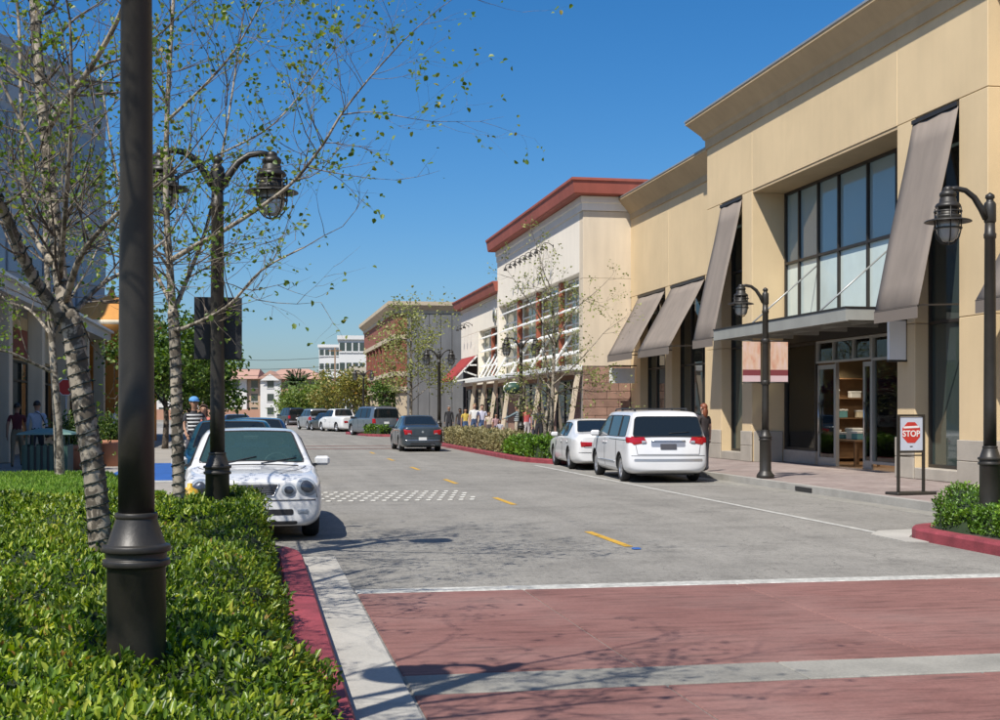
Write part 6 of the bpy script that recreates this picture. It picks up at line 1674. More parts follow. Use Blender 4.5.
# lawn on the left
def lawn(label, x0, x1, y0, y1, n, seed, hump):
    rng = np.random.default_rng(seed); X = rng.uniform(x0, x1, n); Y = rng.uniform(y0, y1, n); Z = .14 + hump(X, Y)
    d = unit(np.stack([rng.normal(0, .4, n), rng.normal(0, .4, n), np.ones(n)], 1)); up = unit(rng.normal(0, 1, (n, 3)))
    V, F = leaves_np(np.stack([X, Y, Z], 1), d, up, rng.uniform(.06, .11, n), np.full(n, .011), rng)
    o = link('grass', np_mesh('grass', V, F, MT['grass'], np.repeat(rng.random(n), 2))); tag(o, label, 'grass', None, 'stuff')
    m = MB(); k = 12; v = []; f = []
    for i in range(k + 1):
        for j in range(k + 1):
            x, y = x0 + (x1 - x0) * i / k, y0 + (y1 - y0) * j / k; v.append((x, y, .145 + float(hump(np.array([x]), np.array([y]))[0])))
    for i in range(k):
        for j in range(k): f.append((i * (k + 1) + j, (i + 1) * (k + 1) + j, (i + 1) * (k + 1) + j + 1, i * (k + 1) + j + 1))
    m.add(v, f, True); tag(m.build('lawn', MT['lawn_soil']), kind='structure')
lawn('short bright green grass of the lawn behind the hedge', -5.6, -1.6, 15.9, 24.5, 42000, 12, lambda x, y: .46 * np.clip((-1.6 - x) / .8, 0, 1) * np.clip((x + 5.6) / .8, 0, 1) * np.clip((24.5 - y) / 2.0, 0, 1) * np.clip((y - 15.9) / .6, 0, 1))

# ------------------------------------------------------------------ trees
class Tree:
    def __init__(self, seed):
        self.rng = random.Random(seed); self.m = MB(); self.tw = MB(); self.tips = []; self.limbs = []
    def limb(self, pts, r0, r1, n=8):
        pts = [Vector(p) for p in pts]
        # smooth the polyline
        P = []
        for i in range(len(pts) - 1):
            p0, p1, p2, p3 = pts[max(i - 1, 0)], pts[i], pts[i + 1], pts[min(i + 2, len(pts) - 1)]
            for k in range(4):
                t = k / 4
                P.append(.5 * ((2 * p1) + (p2 - p0) * t + (2 * p0 - 5 * p1 + 4 * p2 - p3) * t * t + (3 * p1 - p0 - 3 * p2 + p3) * t ** 3))
        P.append(pts[-1])
        rr = [r0 + (r1 - r0) * (i / (len(P) - 1)) ** .8 for i in range(len(P))]
        self.m.tube(P, rr, n)
        if not self.limbs: self.m.ellipsoid(P[-1], (rr[-1] * 1.02,) * 3, n, 6)   # rounded fork
        self.limbs.append((P, rr)); return P, rr
    def twig(self, p, d, L, r, depth, up=.12, spread=.55, drop=0.0):
        rg = self.rng; n = 4; pts = [p.copy()]; q = p.copy(); dd = d.normalized()
        for i in range(n):
            dd = (dd + Vector((rg.gauss(0, .13), rg.gauss(0, .13), rg.gauss(0, .10) + up - drop))).normalized()
            q = q + dd * (L / n); pts.append(q.copy())
        self.tw.tube(pts, [r * (1 - .75 * i / n) for i in range(n + 1)], 5 if r > .012 else 4, False)
        if depth <= 0:
            for j_ in (4, 4, 3, 2): self.tips.append((pts[j_].copy(), dd.copy()))
            return
        k = rg.randint(2, 4)
        for i in range(k):
            j = rg.randint(1, n); side = Vector((rg.gauss(0, 1), rg.gauss(0, 1), rg.gauss(0, .7))); side -= dd * side.dot(dd)
            if side.length < 1e-3: continue
            nd = (dd * (1 - spread * .5) + side.normalized() * spread).normalized()
            self.twig(pts[j], nd, L * rg.uniform(.45, .75), r * .55, depth - 1, up, spread, drop)
        self.tips.append((q.copy(), dd.copy()))
    def grow(self, per_m=2.6, L=.8, depth=2, t0=.3, up=.1, spread=.6, rscale=.5, rmax=.02):
        for li, (P, rr) in enumerate(list(self.limbs)):
            if li == 0 and rr[-1] > .045: continue               # a bole that only carries limbs
            t1 = .6 if li == 0 else t0
            tot = sum((P[i + 1] - P[i]).length for i in range(len(P) - 1)) * (1 - t1 + .3); n = int(tot * per_m)
            for _ in range(n):
                t = self.rng.uniform(t1, 1); i = min(len(P) - 2, int(t * (len(P) - 1))); p = P[i].lerp(P[i + 1], self.rng.random()); d = (P[i + 1] - P[i]).normalized()
                side = Vector((self.rng.gauss(0, 1), self.rng.gauss(0, 1), self.rng.gauss(0, .6))); side -= d * side.dot(d)
                if side.length < 1e-3: continue
                self.twig(p, (d * .5 + side.normalized() * .8).normalized(), L * self.rng.uniform(.5, 1.15), min(rmax, rr[i] * rscale), depth, up, spread)
            self.twig(P[-1], (P[-1] - P[-2]).normalized(), L, rr[-1] * .9, depth, up, spread)
    def finish(self, base, label, bark, leafm, n_leaves, ls, seed, name='street_tree', wrap=None, cluster=.10, cat='tree', group=None, droop=.15):
        base = Vector(base); e = empty(name, base, 0, label, cat, group)
        def rel(o): o.location = (-base.x, -base.y, -base.z); return o
        rel(self.m.build('trunk', bark, e)); t = rel(self.tw.build('twigs', MT['bark_twig'] if bark is MT['bark'] else bark, e)); t['kind'] = 'stuff'
        if n_leaves and self.tips:
            rng = np.random.default_rng(seed); T = np.array([tuple(q[0]) for q in self.tips]); D_ = np.array([tuple(q[1]) for q in self.tips])
            ix = rng.integers(0, len(T), n_leaves)
            C = T[ix] + rng.normal(0, cluster, (n_leaves, 3)); d = unit(D_[ix] * .6 + rng.normal(0, .6, (n_leaves, 3)) + np.array([0, 0, -droop])); up = unit(rng.normal(0, .6, (n_leaves, 3)) + np.array([0, 0, 1.]))
            sc = rng.uniform(.55, 1.2, n_leaves); V, F = leaves_np(C, d, up, ls * sc, ls * .8 * sc, rng, .2)
            o = link('crown', np_mesh('crown', V, F, leafm, np.repeat(np.clip(rng.beta(2, 2, n_leaves), 0, 1), 2)), e); rel(o); o['kind'] = 'stuff'
        if wrap:
            w = MB(); bl = MB()
            for (li, z_pitch, seedw) in wrap:
                P, rr = self.limbs[li]; pts = []; ph = 0; rg = random.Random(seedw)
                for i in range(len(P) - 1):
                    L = (P[i + 1] - P[i]).length; k = max(2, int(L / (z_pitch / 9))); d = (P[i + 1] - P[i]).normalized(); a = d.orthogonal().normalized(); b = d.cross(a)
                    a = Vector((1, 0, 0)) - d * d.x; a.normalize(); b = d.cross(a)
                    for j in range(k):
                        t = j / k; ph += 2 * math.pi / 9 * rg.uniform(.8, 1.2); r_ = (rr[i] + (rr[i + 1] - rr[i]) * t) + .008
                        pts.append(P[i].lerp(P[i + 1], t) + (a * math.cos(ph) + b * math.sin(ph)) * r_)
                w.tube(pts, .0055, 4)
                for q in pts[::4]: bl.tube([q, q + Vector((rg.uniform(-.03, .03), rg.uniform(-.03, .03), rg.uniform(-.03, .03)))], [.009, .004], 4)
            rel(w.build('light_string', MT['wire'], e)); o = rel(bl.build('light_bulbs', MT['wire'], e)); o['kind'] = 'stuff'
        return e
def PL(D, *uv):
    """limb points surveyed at distance D, each with its own distance offset"""
    return [at(u, v, D + (dd[0] if dd else 0)) for u, v, *dd in uv]
# the near tree wound with light strings
t = Tree(21); D1 = 9.6
b0 = at(103, 640, D1); base1 = Vector((b0.x, b0.y, .13))
t.limb([base1] + PL(D1, (101, 560), (95, 480), (84, 410), (74, 340), (70, 318)), .088, .074, 10)
t.limb(PL(D1, (70, 322), (62, 290, .1), (55, 225, .2), (46, 138, .3), (39, 69, .3), (34, 0, .4), (28, -90, .5)), .062, .03)
t.limb(PL(D1, (70, 325), (48, 300, -.1), (27, 266, -.3), (4, 212, -.6), (-30, 150, -1.0), (-60, 60, -1.3)), .055, .025)
t.limb(PL(D1, (46, 132, .3), (64, 103, .1), (87, 73, 0), (110, 35, -.2), (128, -5, -.4), (150, -70, -.6)), .03, .013)
t.limb(PL(D1, (87, 73, 0), (105, 64, .2), (130, 55, .4), (165, 30, .6)), .016, .007)
t.limb(PL(D1, (66, 300, 0), (78, 262, -.3), (95, 236, -.5), (125, 207, -.8), (150, 190, -1.0)), .028, .010)
t.limb(PL(D1, (72, 318, 0), (82, 303, .3), (105, 282, .6), (130, 268, .9), (165, 240, 1.2)), .026, .010)
t.limb(PL(D1, (52, 262, .1), (28, 222, .5), (22, 138, .9), (19, 27, 1.2), (10, -60, 1.4)), .024, .010)
t.limb(PL(D1, (60, 280, .1), (66, 200, -.5), (72, 110, -.9), (70, 20, -1.1)), .022, .008)
t.limb(PL(D1, (50, 190, .2), (20, 120, .2), (-10, 60, .1)), .02, .008)
t.grow(4.2, .85, 2, .1, .10, .6, .38, .013)
t.finish(base1, 'near plane tree with pale mottled trunk wound in dark light strings', MT['bark'], MT['leaf_young'], 3300, .043, 31, wrap=[(0, .085, 1), (1, .11, 2), (2, .11, 3)], cluster=.03)
# the second tree, behind the second lamp
t = Tree(22); D2 = 13.6
b0 = at(179, 560, D2); base2 = Vector((b0.x, b0.y, .13))
t.limb([base2] + PL(D2, (179, 500), (177, 420), (175, 345), (173, 313)), .068, .056, 10)
t.limb(PL(D2, (173, 316), (169, 255, .1), (166, 197, .1), (167, 119, .2), (171, 40, .2), (176, -40, .3)), .045, .016)
t.limb(PL(D2, (168, 262, .1), (195, 246, -.2), (228, 228, -.4), (262, 206, -.6), (294, 181, -.8), (322, 146, -1.0), (341, 115, -1.1), (368, 80, -1.2), (402, 42, -1.3)), .030, .006)
t.limb(PL(D2, (174, 330, 0), (189, 326, -.3), (228, 306, -.6), (262, 270, -.9), (305, 247, -1.1)), .026, .007)
t.limb(PL(D2, (173, 313, 0), (190, 272, .4), (204, 235, .6), (214, 195, .8), (228, 120, 1.0), (240, 40, 1.2)), .030, .009)
t.limb(PL(D2, (167, 185, .1), (190, 170, .5), (220, 154, .8), (275, 123, 1.2), (325, 62, 1.5)), .020, .006)
t.limb(PL(D2, (168, 120, .2), (200, 90, -.3), (235, 50, -.6), (268, -10, -.8)), .018, .006)
t.limb(PL(D2, (172, 305, 0), (150, 262, .5), (128, 215, .9), (112, 150, 1.2), (100, 70, 1.4)), .026, .008)
t.limb(PL(D2, (170, 270, .1), (146, 240, -.5), (110, 225, -1.0)), .018, .006)
t.limb(PL(D2, (341, 115, -1.1), (372, 112, -1.0), (408, 118, -.9)), .008, .004)
t.grow(4.4, .95, 2, .12, .06, .6, .42, .011)
t.finish(base2, 'slender plane tree with pale trunk beside the white sedan', MT['bark'], MT['leaf_young'], 3200, .055, 32, wrap=[(0, .10, 5)], cluster=.03)
# lawn tree
t = Tree(23); D3 = 20.5
b0 = at(60, 470, D3); base3 = Vector((b0.x, b0.y, .50))
t.limb([base3] + PL(D3, (58, 430), (54, 370), (51, 330), (46, 250), (44, 160)), .085, .03, 10)
t.limb(PL(D3, (52, 372), (30, 362, -.4), (8, 352, -.8), (-20, 350, -1.2)), .03, .012)
t.limb(PL(D3, (51, 335), (30, 310, .5), (6, 300, .9), (-20, 270, 1)), .03, .012)
t.limb(PL(D3, (51, 340), (70, 300, .3), (90, 265, .5), (105, 230, .8)), .03, .01)
t.grow(2.2, 1.0, 2, .25, .06, .6, .42, .014)
t.finish(base3, 'thin pale tree growing from the lawn beside the litter bin', MT['bark'], MT['leaf_young'], 1200, .065, 33, cluster=.05)
# a tree beside the camera, whose branches shade the crossing
t = Tree(24)
t.limb([(-2.7, 4.6, .13), (-2.68, 4.62, 1.2), (-2.6, 4.7, 2.4), (-2.5, 4.75, 3.3)], .085, .07, 10)
rg = random.Random(77)
for i in range(11):
    a = i * 2.399; rr_ = rg.uniform(1.5, 2.6) if math.cos(a) > 0 else 1.3; z0 = 3.3 + .09 * i
    t.limb([(-2.5, 4.75, z0), (-2.5 + .35 * rr_ * math.cos(a), 4.75 + .35 * rr_ * math.sin(a), z0 + .55), (-2.5 + .7 * rr_ * math.cos(a), 4.75 + .7 * rr_ * math.sin(a), z0 + 1.0), (-2.5 + rr_ * math.cos(a), 4.75 + rr_ * math.sin(a), z0 + 1.35)], .036, .012)
t.limb([(-2.5, 4.75, 3.4), (-1.7, 5.2, 4.1), (-.9, 5.7, 4.5), (0.0, 6.2, 4.75)], .04, .012)
t.limb([(-2.5, 4.75, 3.6), (-1.6, 4.9, 4.3), (-.8, 5.0, 4.8), (.1, 5.3, 5.1)], .04, .012)
t.grow(3.2, .9, 2, .25, .12, .6, .42, .014)
t.finish((-2.7, 4.6, .13), 'plane tree standing in the planter just out of view', MT['bark'], MT['leaf_young'], 1400, .06, 34, cluster=.04)
# bare tree in front of the cream building
t = Tree(25); D5 = 44.5
b0 = at(549, 462, D5); base5 = Vector((b0.x, b0.y, .13))
t.limb([base5] + PL(D5, (551, 430), (553, 385), (554, 330), (550, 290)), .11, .03, 8)
t.limb([base5 + Vector((-.1, 0, 0))] + PL(D5, (545, 430), (549, 390, .3), (545, 350, .6)), .08, .03, 8)
for uv in (((553, 392), (535, 372, .5), (515, 360, 1)), ((553, 385), (575, 365, -.6), (598, 340, -1)), ((554, 350), (570, 315, .8), (592, 295, 1)), ((554, 345), (535, 310, -.6), (520, 290, -1)), ((553, 400), (540, 388, -.8), (527, 392, -1.3)), ((553, 395), (572, 388, .9), (592, 392, 1.4)), ((550, 295), (542, 278, 0), (540, 262, 0))):
    t.limb(PL(D5, *uv), .035, .012, 6)
t.grow(3.0, 1.1, 2, .2, .05, .6, .42, .016)
t.finish(base5, 'sparse leafed tree with pale forked trunk before the cream building', MT['bark'], MT['leaf_pale'], 2400, .09, 35, cluster=.07)
# leafy young tree past the grey sedan
t = Tree(26); D6 = 78
b0 = at(410, 428, D6); base6 = Vector((b0.x, b0.y, .13))
t.limb([base6] + PL(D6, (411, 400), (411, 370), (411, 340), (411, 322)), .12, .03, 8)
rg = random.Random(5)
for i in range(12):
    v0 = 402 - i * 6; s_ = -1 if i % 2 else 1
    t.limb(PL(D6, (411, v0), (411 + s_ * rg.uniform(6, 11), v0 - 8, rg.uniform(-.8, .8)), (411 + s_ * rg.uniform(13, 22), v0 - rg.uniform(8, 18), rg.uniform(-1.5, 1.5))), .04, .012, 6)
t.grow(1.6, 1.1, 1, .2, .1, .6, .45, .02)
t.finish(base6, 'tall sparse yellow green tree before the grey panelled wall', MT['bark'], MT['leaf_pale'], 2800, .17, 36, cluster=.25)
def round_tree(u, v, D, rx, hz, label, leafm, nl, ls, seed, bark='bark_dark', trunk=.14, group=None):
    """a street tree with a broken, clumpy crown"""
    b = gz(u, 410 + 1300 * 1.55 / D, .13); b.z = .1
    t = Tree(seed); rg = random.Random(seed)
    t.limb([b, b + Vector((.05, 0, hz * .25)), b + Vector((0, .05, hz * .45)), b + Vector((.1, 0, hz * .72))], trunk, trunk * .4, 8)
    for i in range(11):
        a = i * 2.399; z0 = hz * (.30 + .045 * i); rr_ = rx * (1.0 - .45 * abs(i / 10 - .35)) * rg.uniform(.6, 1.05)
        t.limb([b + Vector((0, 0, z0)), b + Vector((rr_ * .5 * math.cos(a), rr_ * .5 * math.sin(a), z0 + hz * .12)), b + Vector((rr_ * math.cos(a), rr_ * math.sin(a), z0 + hz * rg.uniform(.12, .26)))], trunk * .4, trunk * .12, 6)
    t.grow(1.7, rx * .42, 1, .25, .08, .7, .45, .03)
    return t.finish(b, label, MT[bark], leafm, nl, ls, seed + 100, cluster=ls * 1.3, group=group)
round_tree(192, 0, 44, 1.3, 3.9, 'leafy green street tree behind the dark teal sedan', MT['leaf_green'], 5200, .16, 41)
round_tree(176, 0, 60, 1.5, 4.6, 'small leafy street tree beside the far left kerb', MT['leaf_green'], 3000, .18, 42)
round_tree(165, 0, 52, 2.0, 5.0, 'leafy green street tree by the ochre building', MT['leaf_green'], 4000, .17, 43)
round_tree(302, 0, 150, 2.1, 3.7, 'bushy bright green tree at the bend beside the palm', MT['leaf_far'], 2600, .34, 44)
round_tree(319, 0, 138, 2.0, 3.9, 'round green tree behind the silver SUV', MT['leaf_far'], 2400, .32, 45)
round_tree(336, 0, 128, 1.9, 4.6, 'olive orange tree before the pale office blocks', MT['leaf_autumn'], 2300, .28, 46)
round_tree(353, 0, 118, 1.5, 4.7, 'taller olive orange tree beside the brick building', MT['leaf_autumn'], 1900, .26, 47)
round_tree(290, 0, 175, 1.3, 2.4, 'low green tree before the apartment house', MT['leaf_far'], 1200, .35, 48)
round_tree(386, 0, 96, 1.0, 3.6, 'small dark green tree at the brick building corner', MT['leaf_green'], 1500, .2, 49)
# palm
pb = gz(297, 410 + 1300 * 1.6 / 165, .08); e = empty('palm_tree', (pb.x, pb.y, .05), 0, 'fan of palm fronds rising behind the green trees', 'tree')
m = MB(); m.tube([(0, 0, 0), (.1, 0, 2), (.05, 0, 5.0)], [.32, .26, .24], 8); m.build('trunk', MT['bark_dark'], e)
rng = np.random.default_rng(9); Cs, Ds, Us, Ls = [], [], [], []
for i in range(34):
    a = i * 2.399; el = rng.uniform(-.15, 1.25); ln = rng.uniform(2.2, 3.0)
    for j in range(26):
        t_ = (j + 1) / 26; dr = .9 * t_ * t_
        p = np.array([math.cos(a) * math.cos(el) * ln * t_, math.sin(a) * math.cos(el) * ln * t_, 5.0 + math.sin(el) * ln * t_ - dr])
        for sg in (-1, 1):
            Cs.append(p); Ds.append([math.cos(a) * .6 - sg * math.sin(a), math.sin(a) * .6 + sg * math.cos(a), -.35]); Us.append([0, 0, 1]); Ls.append(.55 * (1 - .6 * t_) + .1)
V, F = leaves_np(np.array(Cs), np.array(Ds), np.array(Us, float), np.array(Ls), np.full(len(Ls), .09), rng)
o = link('crown', np_mesh('crown', V, F, MT['leaf_palm'], np.repeat(rng.random(len(Ls)), 2)), e); o['kind'] = 'stuff'
# plants in the pots
for pt, sd in ((pot_a, 61), (pot_b, 62)):
    rng = np.random.default_rng(sd); k = 900; C = rng.normal(0, .24, (k, 3)) + np.array([0, 0, .95]); d = unit(rng.normal(0, .6, (k, 3)) + np.array([0, 0, .5])); V, F = leaves_np(C, d, unit(rng.normal(0, 1, (k, 3))), rng.uniform(.08, .15, k), np.full(k, .05), rng)
    m = MB()
    for i in range(7): m.tube([(0, 0, .5), tuple(rng.normal(0, .12, 2)) + (.95,)], .012, 5)
    pl = empty('potted_shrub', pt.location + Vector((0, 0, .55)), 0, 'leafy shrub growing in the terracotta pot ' + ('behind the litter bin' if sd == 61 else 'beside the blue painted ramp'), 'shrub')
    s_ = m.build('stems', MT['bark_dark'], pl, (0, 0, -.55)); s_['kind'] = 'stuff'
    o = link('leaves', np_mesh('leaves', V, F, MT['leaf_green'], np.repeat(rng.random(k), 2)), pl, (0, 0, -.55)); o['kind'] = 'stuff'
# ------------------------------------------------------------------ people
SKINM = {'fair': M('fair_skin', (0.50, 0.30, 0.21), 0.6, 0.05, 6), 'tan': M('tan_skin', (0.33, 0.18, 0.11), 0.6, 0.05, 6), 'deep': M('deep_skin', (0.10, 0.055, 0.035), 0.6, 0.05, 6)}
_cl = {}
def cloth(col):
    k = tuple(round(c, 3) for c in col)
    if k not in _cl: _cl[k] = M('woven_cloth_%d' % len(_cl), col, 0.9, 0.10, 7, 0.08, 90, 0.15, 120)
    return _cl[k]
HAIR = {'black': M('black_hair', (0.012, 0.010, 0.009), 0.5, 0.2, 20), 'brown': M('brown_hair', (0.06, 0.032, 0.018), 0.5, 0.2, 20), 'red': M('auburn_hair', (0.20, 0.06, 0.025), 0.5, 0.2, 20), 'grey': M('grey_hair', (0.30, 0.29, 0.28), 0.6, 0.2, 20), 'fair': M('fair_hair', (0.36, 0.25, 0.12), 0.5, 0.2, 20)}
def person(label, loc, head, shirt, pants, shoes=(.03, .03, .03), skin='fair', hair='brown', h=1.72, stride=.0, arm_l=(0, .05), arm_r=(0, .05), sleeve='short', long_hair=False, cap=None, skirt=False, heavy=1.0, shorts=False, group=None, bag=None, stripes=None, lean=0.0):
    """arm = (swing forward, elbow bend) ; stride in metres between the ankles ; the body is one skinned surface facing local +y"""
    k = h / 1.72
    V, E_, Rd, Lb = [], [], [], []
    def v(x, y, z, r, lab):
        V.append((x, y, z)); Rd.append(r); Lb.append(lab); return len(V) - 1
    pel = v(0, 0, .96, .135 * heavy, 'p'); wa = v(0, lean * .3, 1.10, .118 * heavy, 's'); ch = v(0, lean * .7 - .01, 1.30, .130 * heavy, 's'); un = v(0, lean - .01, 1.42, .085, 's')
    nk = v(0, lean + .0, 1.50, .052, 'k'); hd0 = v(0, lean + .025, 1.56, .070, 'k'); hd1 = v(0, lean + .022, 1.63, .088, 'k'); hd2 = v(0, lean + .012, 1.69, .066, 'k')
    E_ += [(pel, wa), (wa, ch), (ch, un), (un, nk), (nk, hd0), (hd0, hd1), (hd1, hd2)]
    legs = {}
    for sg in (-1, 1):
        f = stride * .5 * sg
        hip = v(sg * .095, 0, .88, .098 * heavy, 'p'); kn = v(sg * .10, f * .55 + (.03 if f > 0 else .05 if stride else .01), .48, .060, 'p' if not shorts else 'q'); an = v(sg * .10, f - .02, .09, .042, 'p' if not shorts else 'q')
        to = v(sg * .115, f + .13, .035, .036, 'o'); he = v(sg * .10, f - .05, .045, .040, 'o')
        E_ += [(pel, hip), (hip, kn), (kn, an), (an, to), (an, he)]
        sw, bend = (arm_l if sg < 0 else arm_r)
        sh = v(sg * .175 * min(heavy, 1.08), lean - .01, 1.405, .060, 's')
        ux, uy, uz = sg * .06, math.sin(sw) * .28, -math.cos(sw) * .28
        el = v(sg * .175 + ux, lean + uy, 1.405 + uz, .043, 's'); a2 = sw + bend
        wr = v(sg * .175 + ux * 1.2, lean + uy + math.sin(a2) * .25, 1.405 + uz - math.cos(a2) * .25, .028, 's' if sleeve == 'long' else 'k')
        pm = v(sg * .175 + ux * 1.2, lean + uy + math.sin(a2) * .33, 1.405 + uz - math.cos(a2) * .33, .032, 'k')
        E_ += [(ch, sh), (sh, el), (el, wr), (wr, pm)]
        legs[sg] = (Vector(V[pm]), a2)
    me = bpy.data.meshes.new('skel'); me.from_pydata([tuple(c * k for c in p) for p in V], E_, [])
    o = bpy.data.objects.new('skel', me); COL.objects.link(o)
    sk = o.modifiers.new('sk', 'SKIN'); sk.use_smooth_shade = True; sk.branch_smoothing = .4
    for i, d in enumerate(me.skin_vertices[0].data): d.radius = (Rd[i] * k, Rd[i] * k); d.use_root = (i == 0)
    sb = o.modifiers.new('sb', 'SUBSURF'); sb.levels = 2; sb.render_levels = 2
    dg = bpy.context.evaluated_depsgraph_get(); dg.update()
    res = bpy.data.meshes.new_from_object(o.evaluated_get(dg)); bpy.data.objects.remove(o); bpy.data.meshes.remove(me)
    bm = bmesh.new(); bm.from_mesh(res); bpy.data.meshes.remove(res)
    for q in bm.verts:                                     # flatten the trunk, give the face a nose
        z = q.co.z / k
        if .85 < z < 1.46 and abs(q.co.x) < .22 * k: q.co.y *= .80
        if 1.575 < z < 1.635 and q.co.y > (lean + .085) * k and abs(q.co.x) < .016 * k: q.co.y += .02 * k
    segs = [(Vector(V[a]) * k, Vector(V[b]) * k, a, b) for a, b in E_]
    mats = [cloth(shirt), cloth(pants), cloth(shoes), SKINM[skin]]
    def lab_of(c):
        best = (9, 's')
        for a, b, i, j in segs:
            d = b - a; t = max(0, min(1, (c - a).dot(d) / max(1e-9, d.length_squared))); q = (c - (a + d * t)).length - (Rd[i] * (1 - t) + Rd[j] * t) * k * .9
            if q < best[0]:
                l = Lb[i] if t < .5 else Lb[j]
                if Lb[i] == 's' and Lb[j] == 's' and sleeve == 'short' and j in [n for n in range(len(V)) if abs(V[n][0]) > .2 and 1.0 < V[n][2] < 1.35] and t > .62: l = 'k'
                if Lb[i] == 's' and Lb[j] == 'k' and abs(V[j][0]) > .2 and sleeve == 'short': l = 'k'
                if shorts and Lb[i] == 'p' and Lb[j] == 'q': l = 'p' if t < .75 else 'k'
                if l == 'q': l = 'k'
                best = (q, l)
        return best[1]
    for f in bm.faces:
        l = lab_of(f.calc_center_median()); f.material_index = {'s': 0, 'p': 1, 'o': 2, 'k': 3}[l]; f.smooth = True
    # hands: four fingers of unequal length and a thumb, gently curled
    for sg in (-1, 1):
        p, a2 = legs[sg]; dn = Vector((0, math.sin(a2), -math.cos(a2))); fw = Vector((0, math.cos(a2), math.sin(a2))); inn = Vector((-sg, 0, 0))
        for j, ln in enumerate((.068, .078, .072, .056)):
            q0 = p + fw * (.027 - .018 * j) + dn * .012; q1 = q0 + dn * ln * .55 + inn * .006; q2 = q1 + dn * ln * .45 + inn * .022
            _tube_bm(bm, [q0 * k, q1 * k, q2 * k], [.0095 * k, .0085 * k, .006 * k], 3)
        q0 = p + fw * .03 - dn * .02; _tube_bm(bm, [q0 * k, (q0 + fw * .025 + dn * .03 + inn * .01) * k, (q0 + fw * .03 + dn * .058 + inn * .016) * k], [.012 * k, .010 * k, .007 * k], 3)
    e = empty('person', loc, head, label, 'person', group)
    me = bpy.data.meshes.new('body'); bm.to_mesh(me); bm.free()
    for m_ in mats: me.materials.append(m_)
    link('body', me, e)
    hb = MB(); cy = (lean + .004) * k
    prof = []; n = 14
    vv, ff = [], []
    for i in range(7):
        a = math.pi * .62 * i / 6
        for j in range(n):
            t = 2 * math.pi * j / n; front = max(0, math.sin(t)); rr_ = math.sin(a) * .100; zz = math.cos(a) * .098
            if i > 3: zz += front * .035 * (i - 3); 
            rr2 = rr_ * (1 - .06 * front)
            vv.append((rr2 * .92 * math.cos(t) * k, cy + rr2 * math.sin(t) * k, (1.655 + zz) * k))
    for i in range(6):
        for j in range(n): ff.append((i * n + j, i * n + (j + 1) % n, (i + 1) * n + (j + 1) % n, (i + 1) * n + j))
    hb.add(vv, ff, True)
    if long_hair:
        hb.ellipsoid((0, cy - .055 * k, 1.52 * k), (.085 * k, .05 * k, .15 * k), 10, 8)
    hb.build('hair', HAIR[hair], e)
    fe = MB()
    for sg in (-1, 1):
        MB().ellipsoid((sg * .031 * k, (lean + .098) * k, 1.638 * k), (.012 * k, .008 * k, .008 * k), 8, 6).build('eye', MT['plastic_black'], e)
        MB().ellipsoid((sg * .088 * k, (lean + .01) * k, 1.625 * k), (.012 * k, .02 * k, .03 * k), 8, 6).build('ear', SKINM[skin], e)
    MB().ellipsoid((0, (lean + .09) * k, 1.572 * k), (.024 * k, .010 * k, .006 * k), 8, 6).build('mouth', M_LIP, e)
    if cap is not None:
        c_ = MB(); c_.lathe([(.105 * k, 0), (.104 * k, .03 * k), (.09 * k, .07 * k), (.05 * k, .10 * k), (.005 * k, .108 * k)], (0, cy, 1.66 * k), 16); c_.prism([(-.075 * k, cy + .07 * k), (.075 * k, cy + .07 * k), (.06 * k, cy + .18 * k), (-.06 * k, cy + .18 * k)], 'z', 1.662 * k, 1.675 * k); c_.build('cap', cloth(cap), e)
    if skirt:
        c_ = MB(); c_.lathe([(.135 * k, .98 * k), (.16 * k, .85 * k), (.20 * k, .58 * k), (.195 * k, .57 * k)], (0, 0, 0), 16); c_.build('skirt', cloth(pants), e)
    if bag is not None:
        c_ = MB(); c_.cbox(.20 * k, .30 * k, -.16 * k, .12 * k, .80 * k, 1.08 * k, .03); c_.tube([(.24 * k, -.02, 1.06 * k), (.10 * k, -.13, 1.40 * k), (-.02, -.10, 1.46 * k), (.10 * k, .10, 1.40 * k), (.24 * k, .04, 1.06 * k)], .012, 6); c_.build('shoulder_bag', cloth(bag), e)
    if stripes is not None:
        for i in range(5):
            z = (1.06 + i * .075) * k; r0 = (.165 if i < 3 else .175) * k * heavy
            c_ = MB(); c_.lathe([(r0, z), (r0 + .004, z + .002), (r0 + .004, z + .032 * k), (r0, z + .034 * k)], (0, 0, 0), 20, closed=True); o_ = c_.build('shirt_stripe', cloth(stripes), e); o_.scale = (1, .84, 1)
    return e
M_LIP = M('lip', (0.28, 0.10, 0.08), 0.5, 0.05, 6)
def _tube_bm(bm, pts, rr, mi, n=6):
    t = MB(); t.tube(pts, rr, n); vs_ = [bm.verts.new(p) for p in t.v]
    for f in t.f:
        try: q = bm.faces.new([vs_[i] for i in f]); q.material_index = mi; q.smooth = True
        except ValueError: pass
def spot(u, D): p = at(u, 410, D); return (p.x, p.y, .14)
UP, DOWN = 0.0, math.pi           # walking away up the street / towards the camera
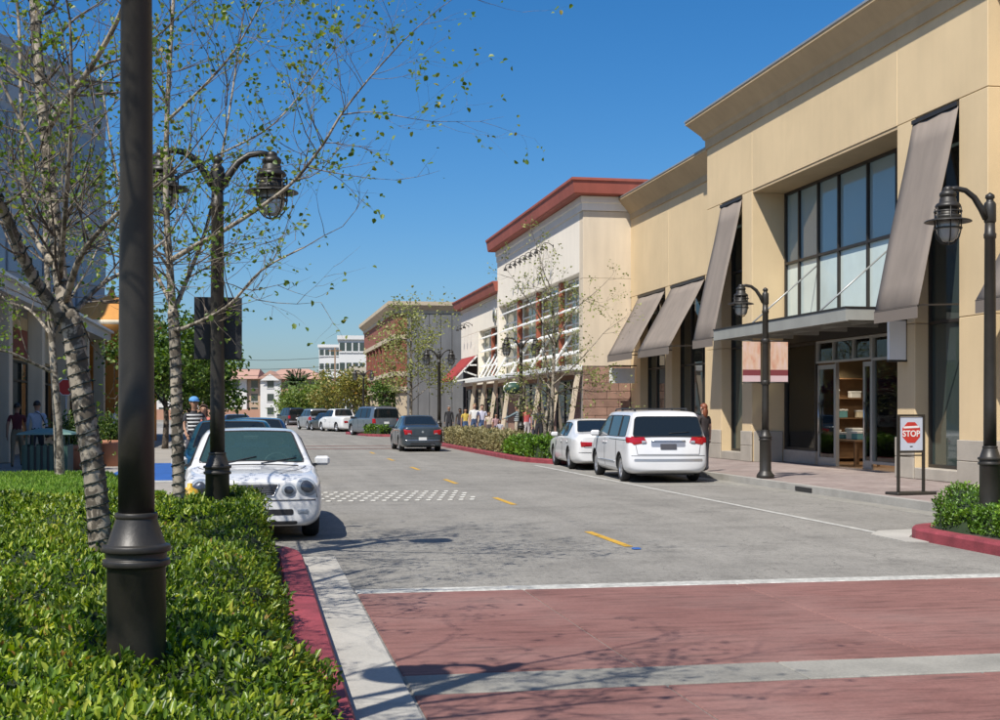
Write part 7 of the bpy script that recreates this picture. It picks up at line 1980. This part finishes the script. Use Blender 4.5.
# pair on the left pavement
person('walker in maroon shirt and khaki trousers by the left shops', spot(17, 35), R(4), (.12, .025, .03), (.24, .19, .12), skin='tan', hair='black', h=1.70, stride=.45, arm_l=(-.3, .25), arm_r=(.3, .3))
person('walker in pale blue shirt with dark trousers and shoulder bag', spot(37, 34), R(2), (.42, .48, .58), (.03, .03, .035), skin='tan', hair='black', h=1.76, stride=.42, arm_l=(.3, .3), arm_r=(-.3, .25), sleeve='long', bag=(.04, .03, .025))
person('person in white patterned shirt by the ochre building', spot(116, 46), DOWN, (.58, .58, .62), (.04, .05, .09), skin='tan', hair='black', h=1.70, stride=.2)
person('person in blue cap and white striped dark shirt behind the teal sedan', spot(194, 28.2)[:2] + (.13,), R(200), (.035, .035, .04), (.06, .06, .08), skin='tan', hair='black', cap=(.10, .28, .55), h=1.80, arm_l=(.5, .9), arm_r=(.3, .6), stripes=(.62, .62, .60))
person('person in coral top beside the blue capped person', spot(204, 30.5)[:2] + (.13,), R(170), (.50, .15, .12), (.10, .05, .05), skin='tan', hair='brown', h=1.66, long_hair=True)
person('woman with long auburn hair beside the white minivan', spot(704, 32.5), R(30), (.05, .04, .04), (.04, .04, .05), skin='fair', hair='red', long_hair=True, h=1.68)
# people on the pavement before the cream building
G = 'people on the pavement before the cream building'
person('person in black coat standing by the double lamp', spot(449, 74.3), R(160), (.015, .015, .018), (.02, .02, .025), skin='tan', hair='grey', h=1.75, sleeve='long', heavy=1.12, group=G)
person('person in dark top beside the one in yellow', spot(460, 71.0), R(150), (.025, .02, .02), (.03, .03, .05), skin='deep', hair='black', h=1.62, group=G, long_hair=True)
person('person in yellow top and blue jeans', spot(465.5, 66.6), R(190), (.55, .40, .08), (.05, .09, .18), skin='tan', hair='black', h=1.62, stride=.3, group=G, arm_l=(.2, .8))
person('tall person in white shirt and jeans with fair hair', spot(474.5, 64.5), R(170), (.62, .62, .60), (.04, .07, .14), skin='fair', hair='fair', h=1.84, stride=.3, group=G, heavy=1.08)
person('person in pale lilac shirt and blue jeans', spot(482, 62.3), R(185), (.52, .52, .62), (.06, .10, .20), skin='fair', hair='brown', h=1.78, stride=.35, group=G, heavy=1.05)
person('child in cream top among the adults', spot(489, 60.5), R(180), (.55, .45, .36), (.10, .08, .08), skin='tan', hair='brown', h=1.45, group=G)
person('child in pink top with long black hair', spot(496, 59.3), R(200), (.45, .28, .28), (.06, .06, .09), skin='tan', hair='black', h=1.38, group=G, long_hair=True)
person('small child in grey and white top near the planter', spot(500, 57.2), R(160), (.40, .40, .44), (.05, .06, .10), skin='tan', hair='black', h=1.10, group=G)
person('person in grey striped top and tan trousers reaching out an arm', spot(517, 57.0), R(60), (.16, .22, .24), (.42, .36, .27), skin='tan', hair='black', h=1.74, stride=.2, group=G, arm_l=(1.0, .2), arm_r=(-.5, .3), sleeve='long', stripes=(.45, .48, .48))
person('person in bright coral red top and white trousers', spot(526.5, 55.0), R(200), (.55, .10, .10), (.55, .52, .50), skin='fair', hair='brown', h=1.72, group=G)
person('person in lilac top beside the coral red one', spot(531, 56.1), R(190), (.42, .36, .52), (.05, .05, .08), skin='tan', hair='black', h=1.62, group=G)
person('person in dark clothes by the pale forked tree', spot(539, 54.5), R(170), (.03, .035, .045), (.02, .02, .025), skin='deep', hair='black', h=1.70, group=G, sleeve='long')
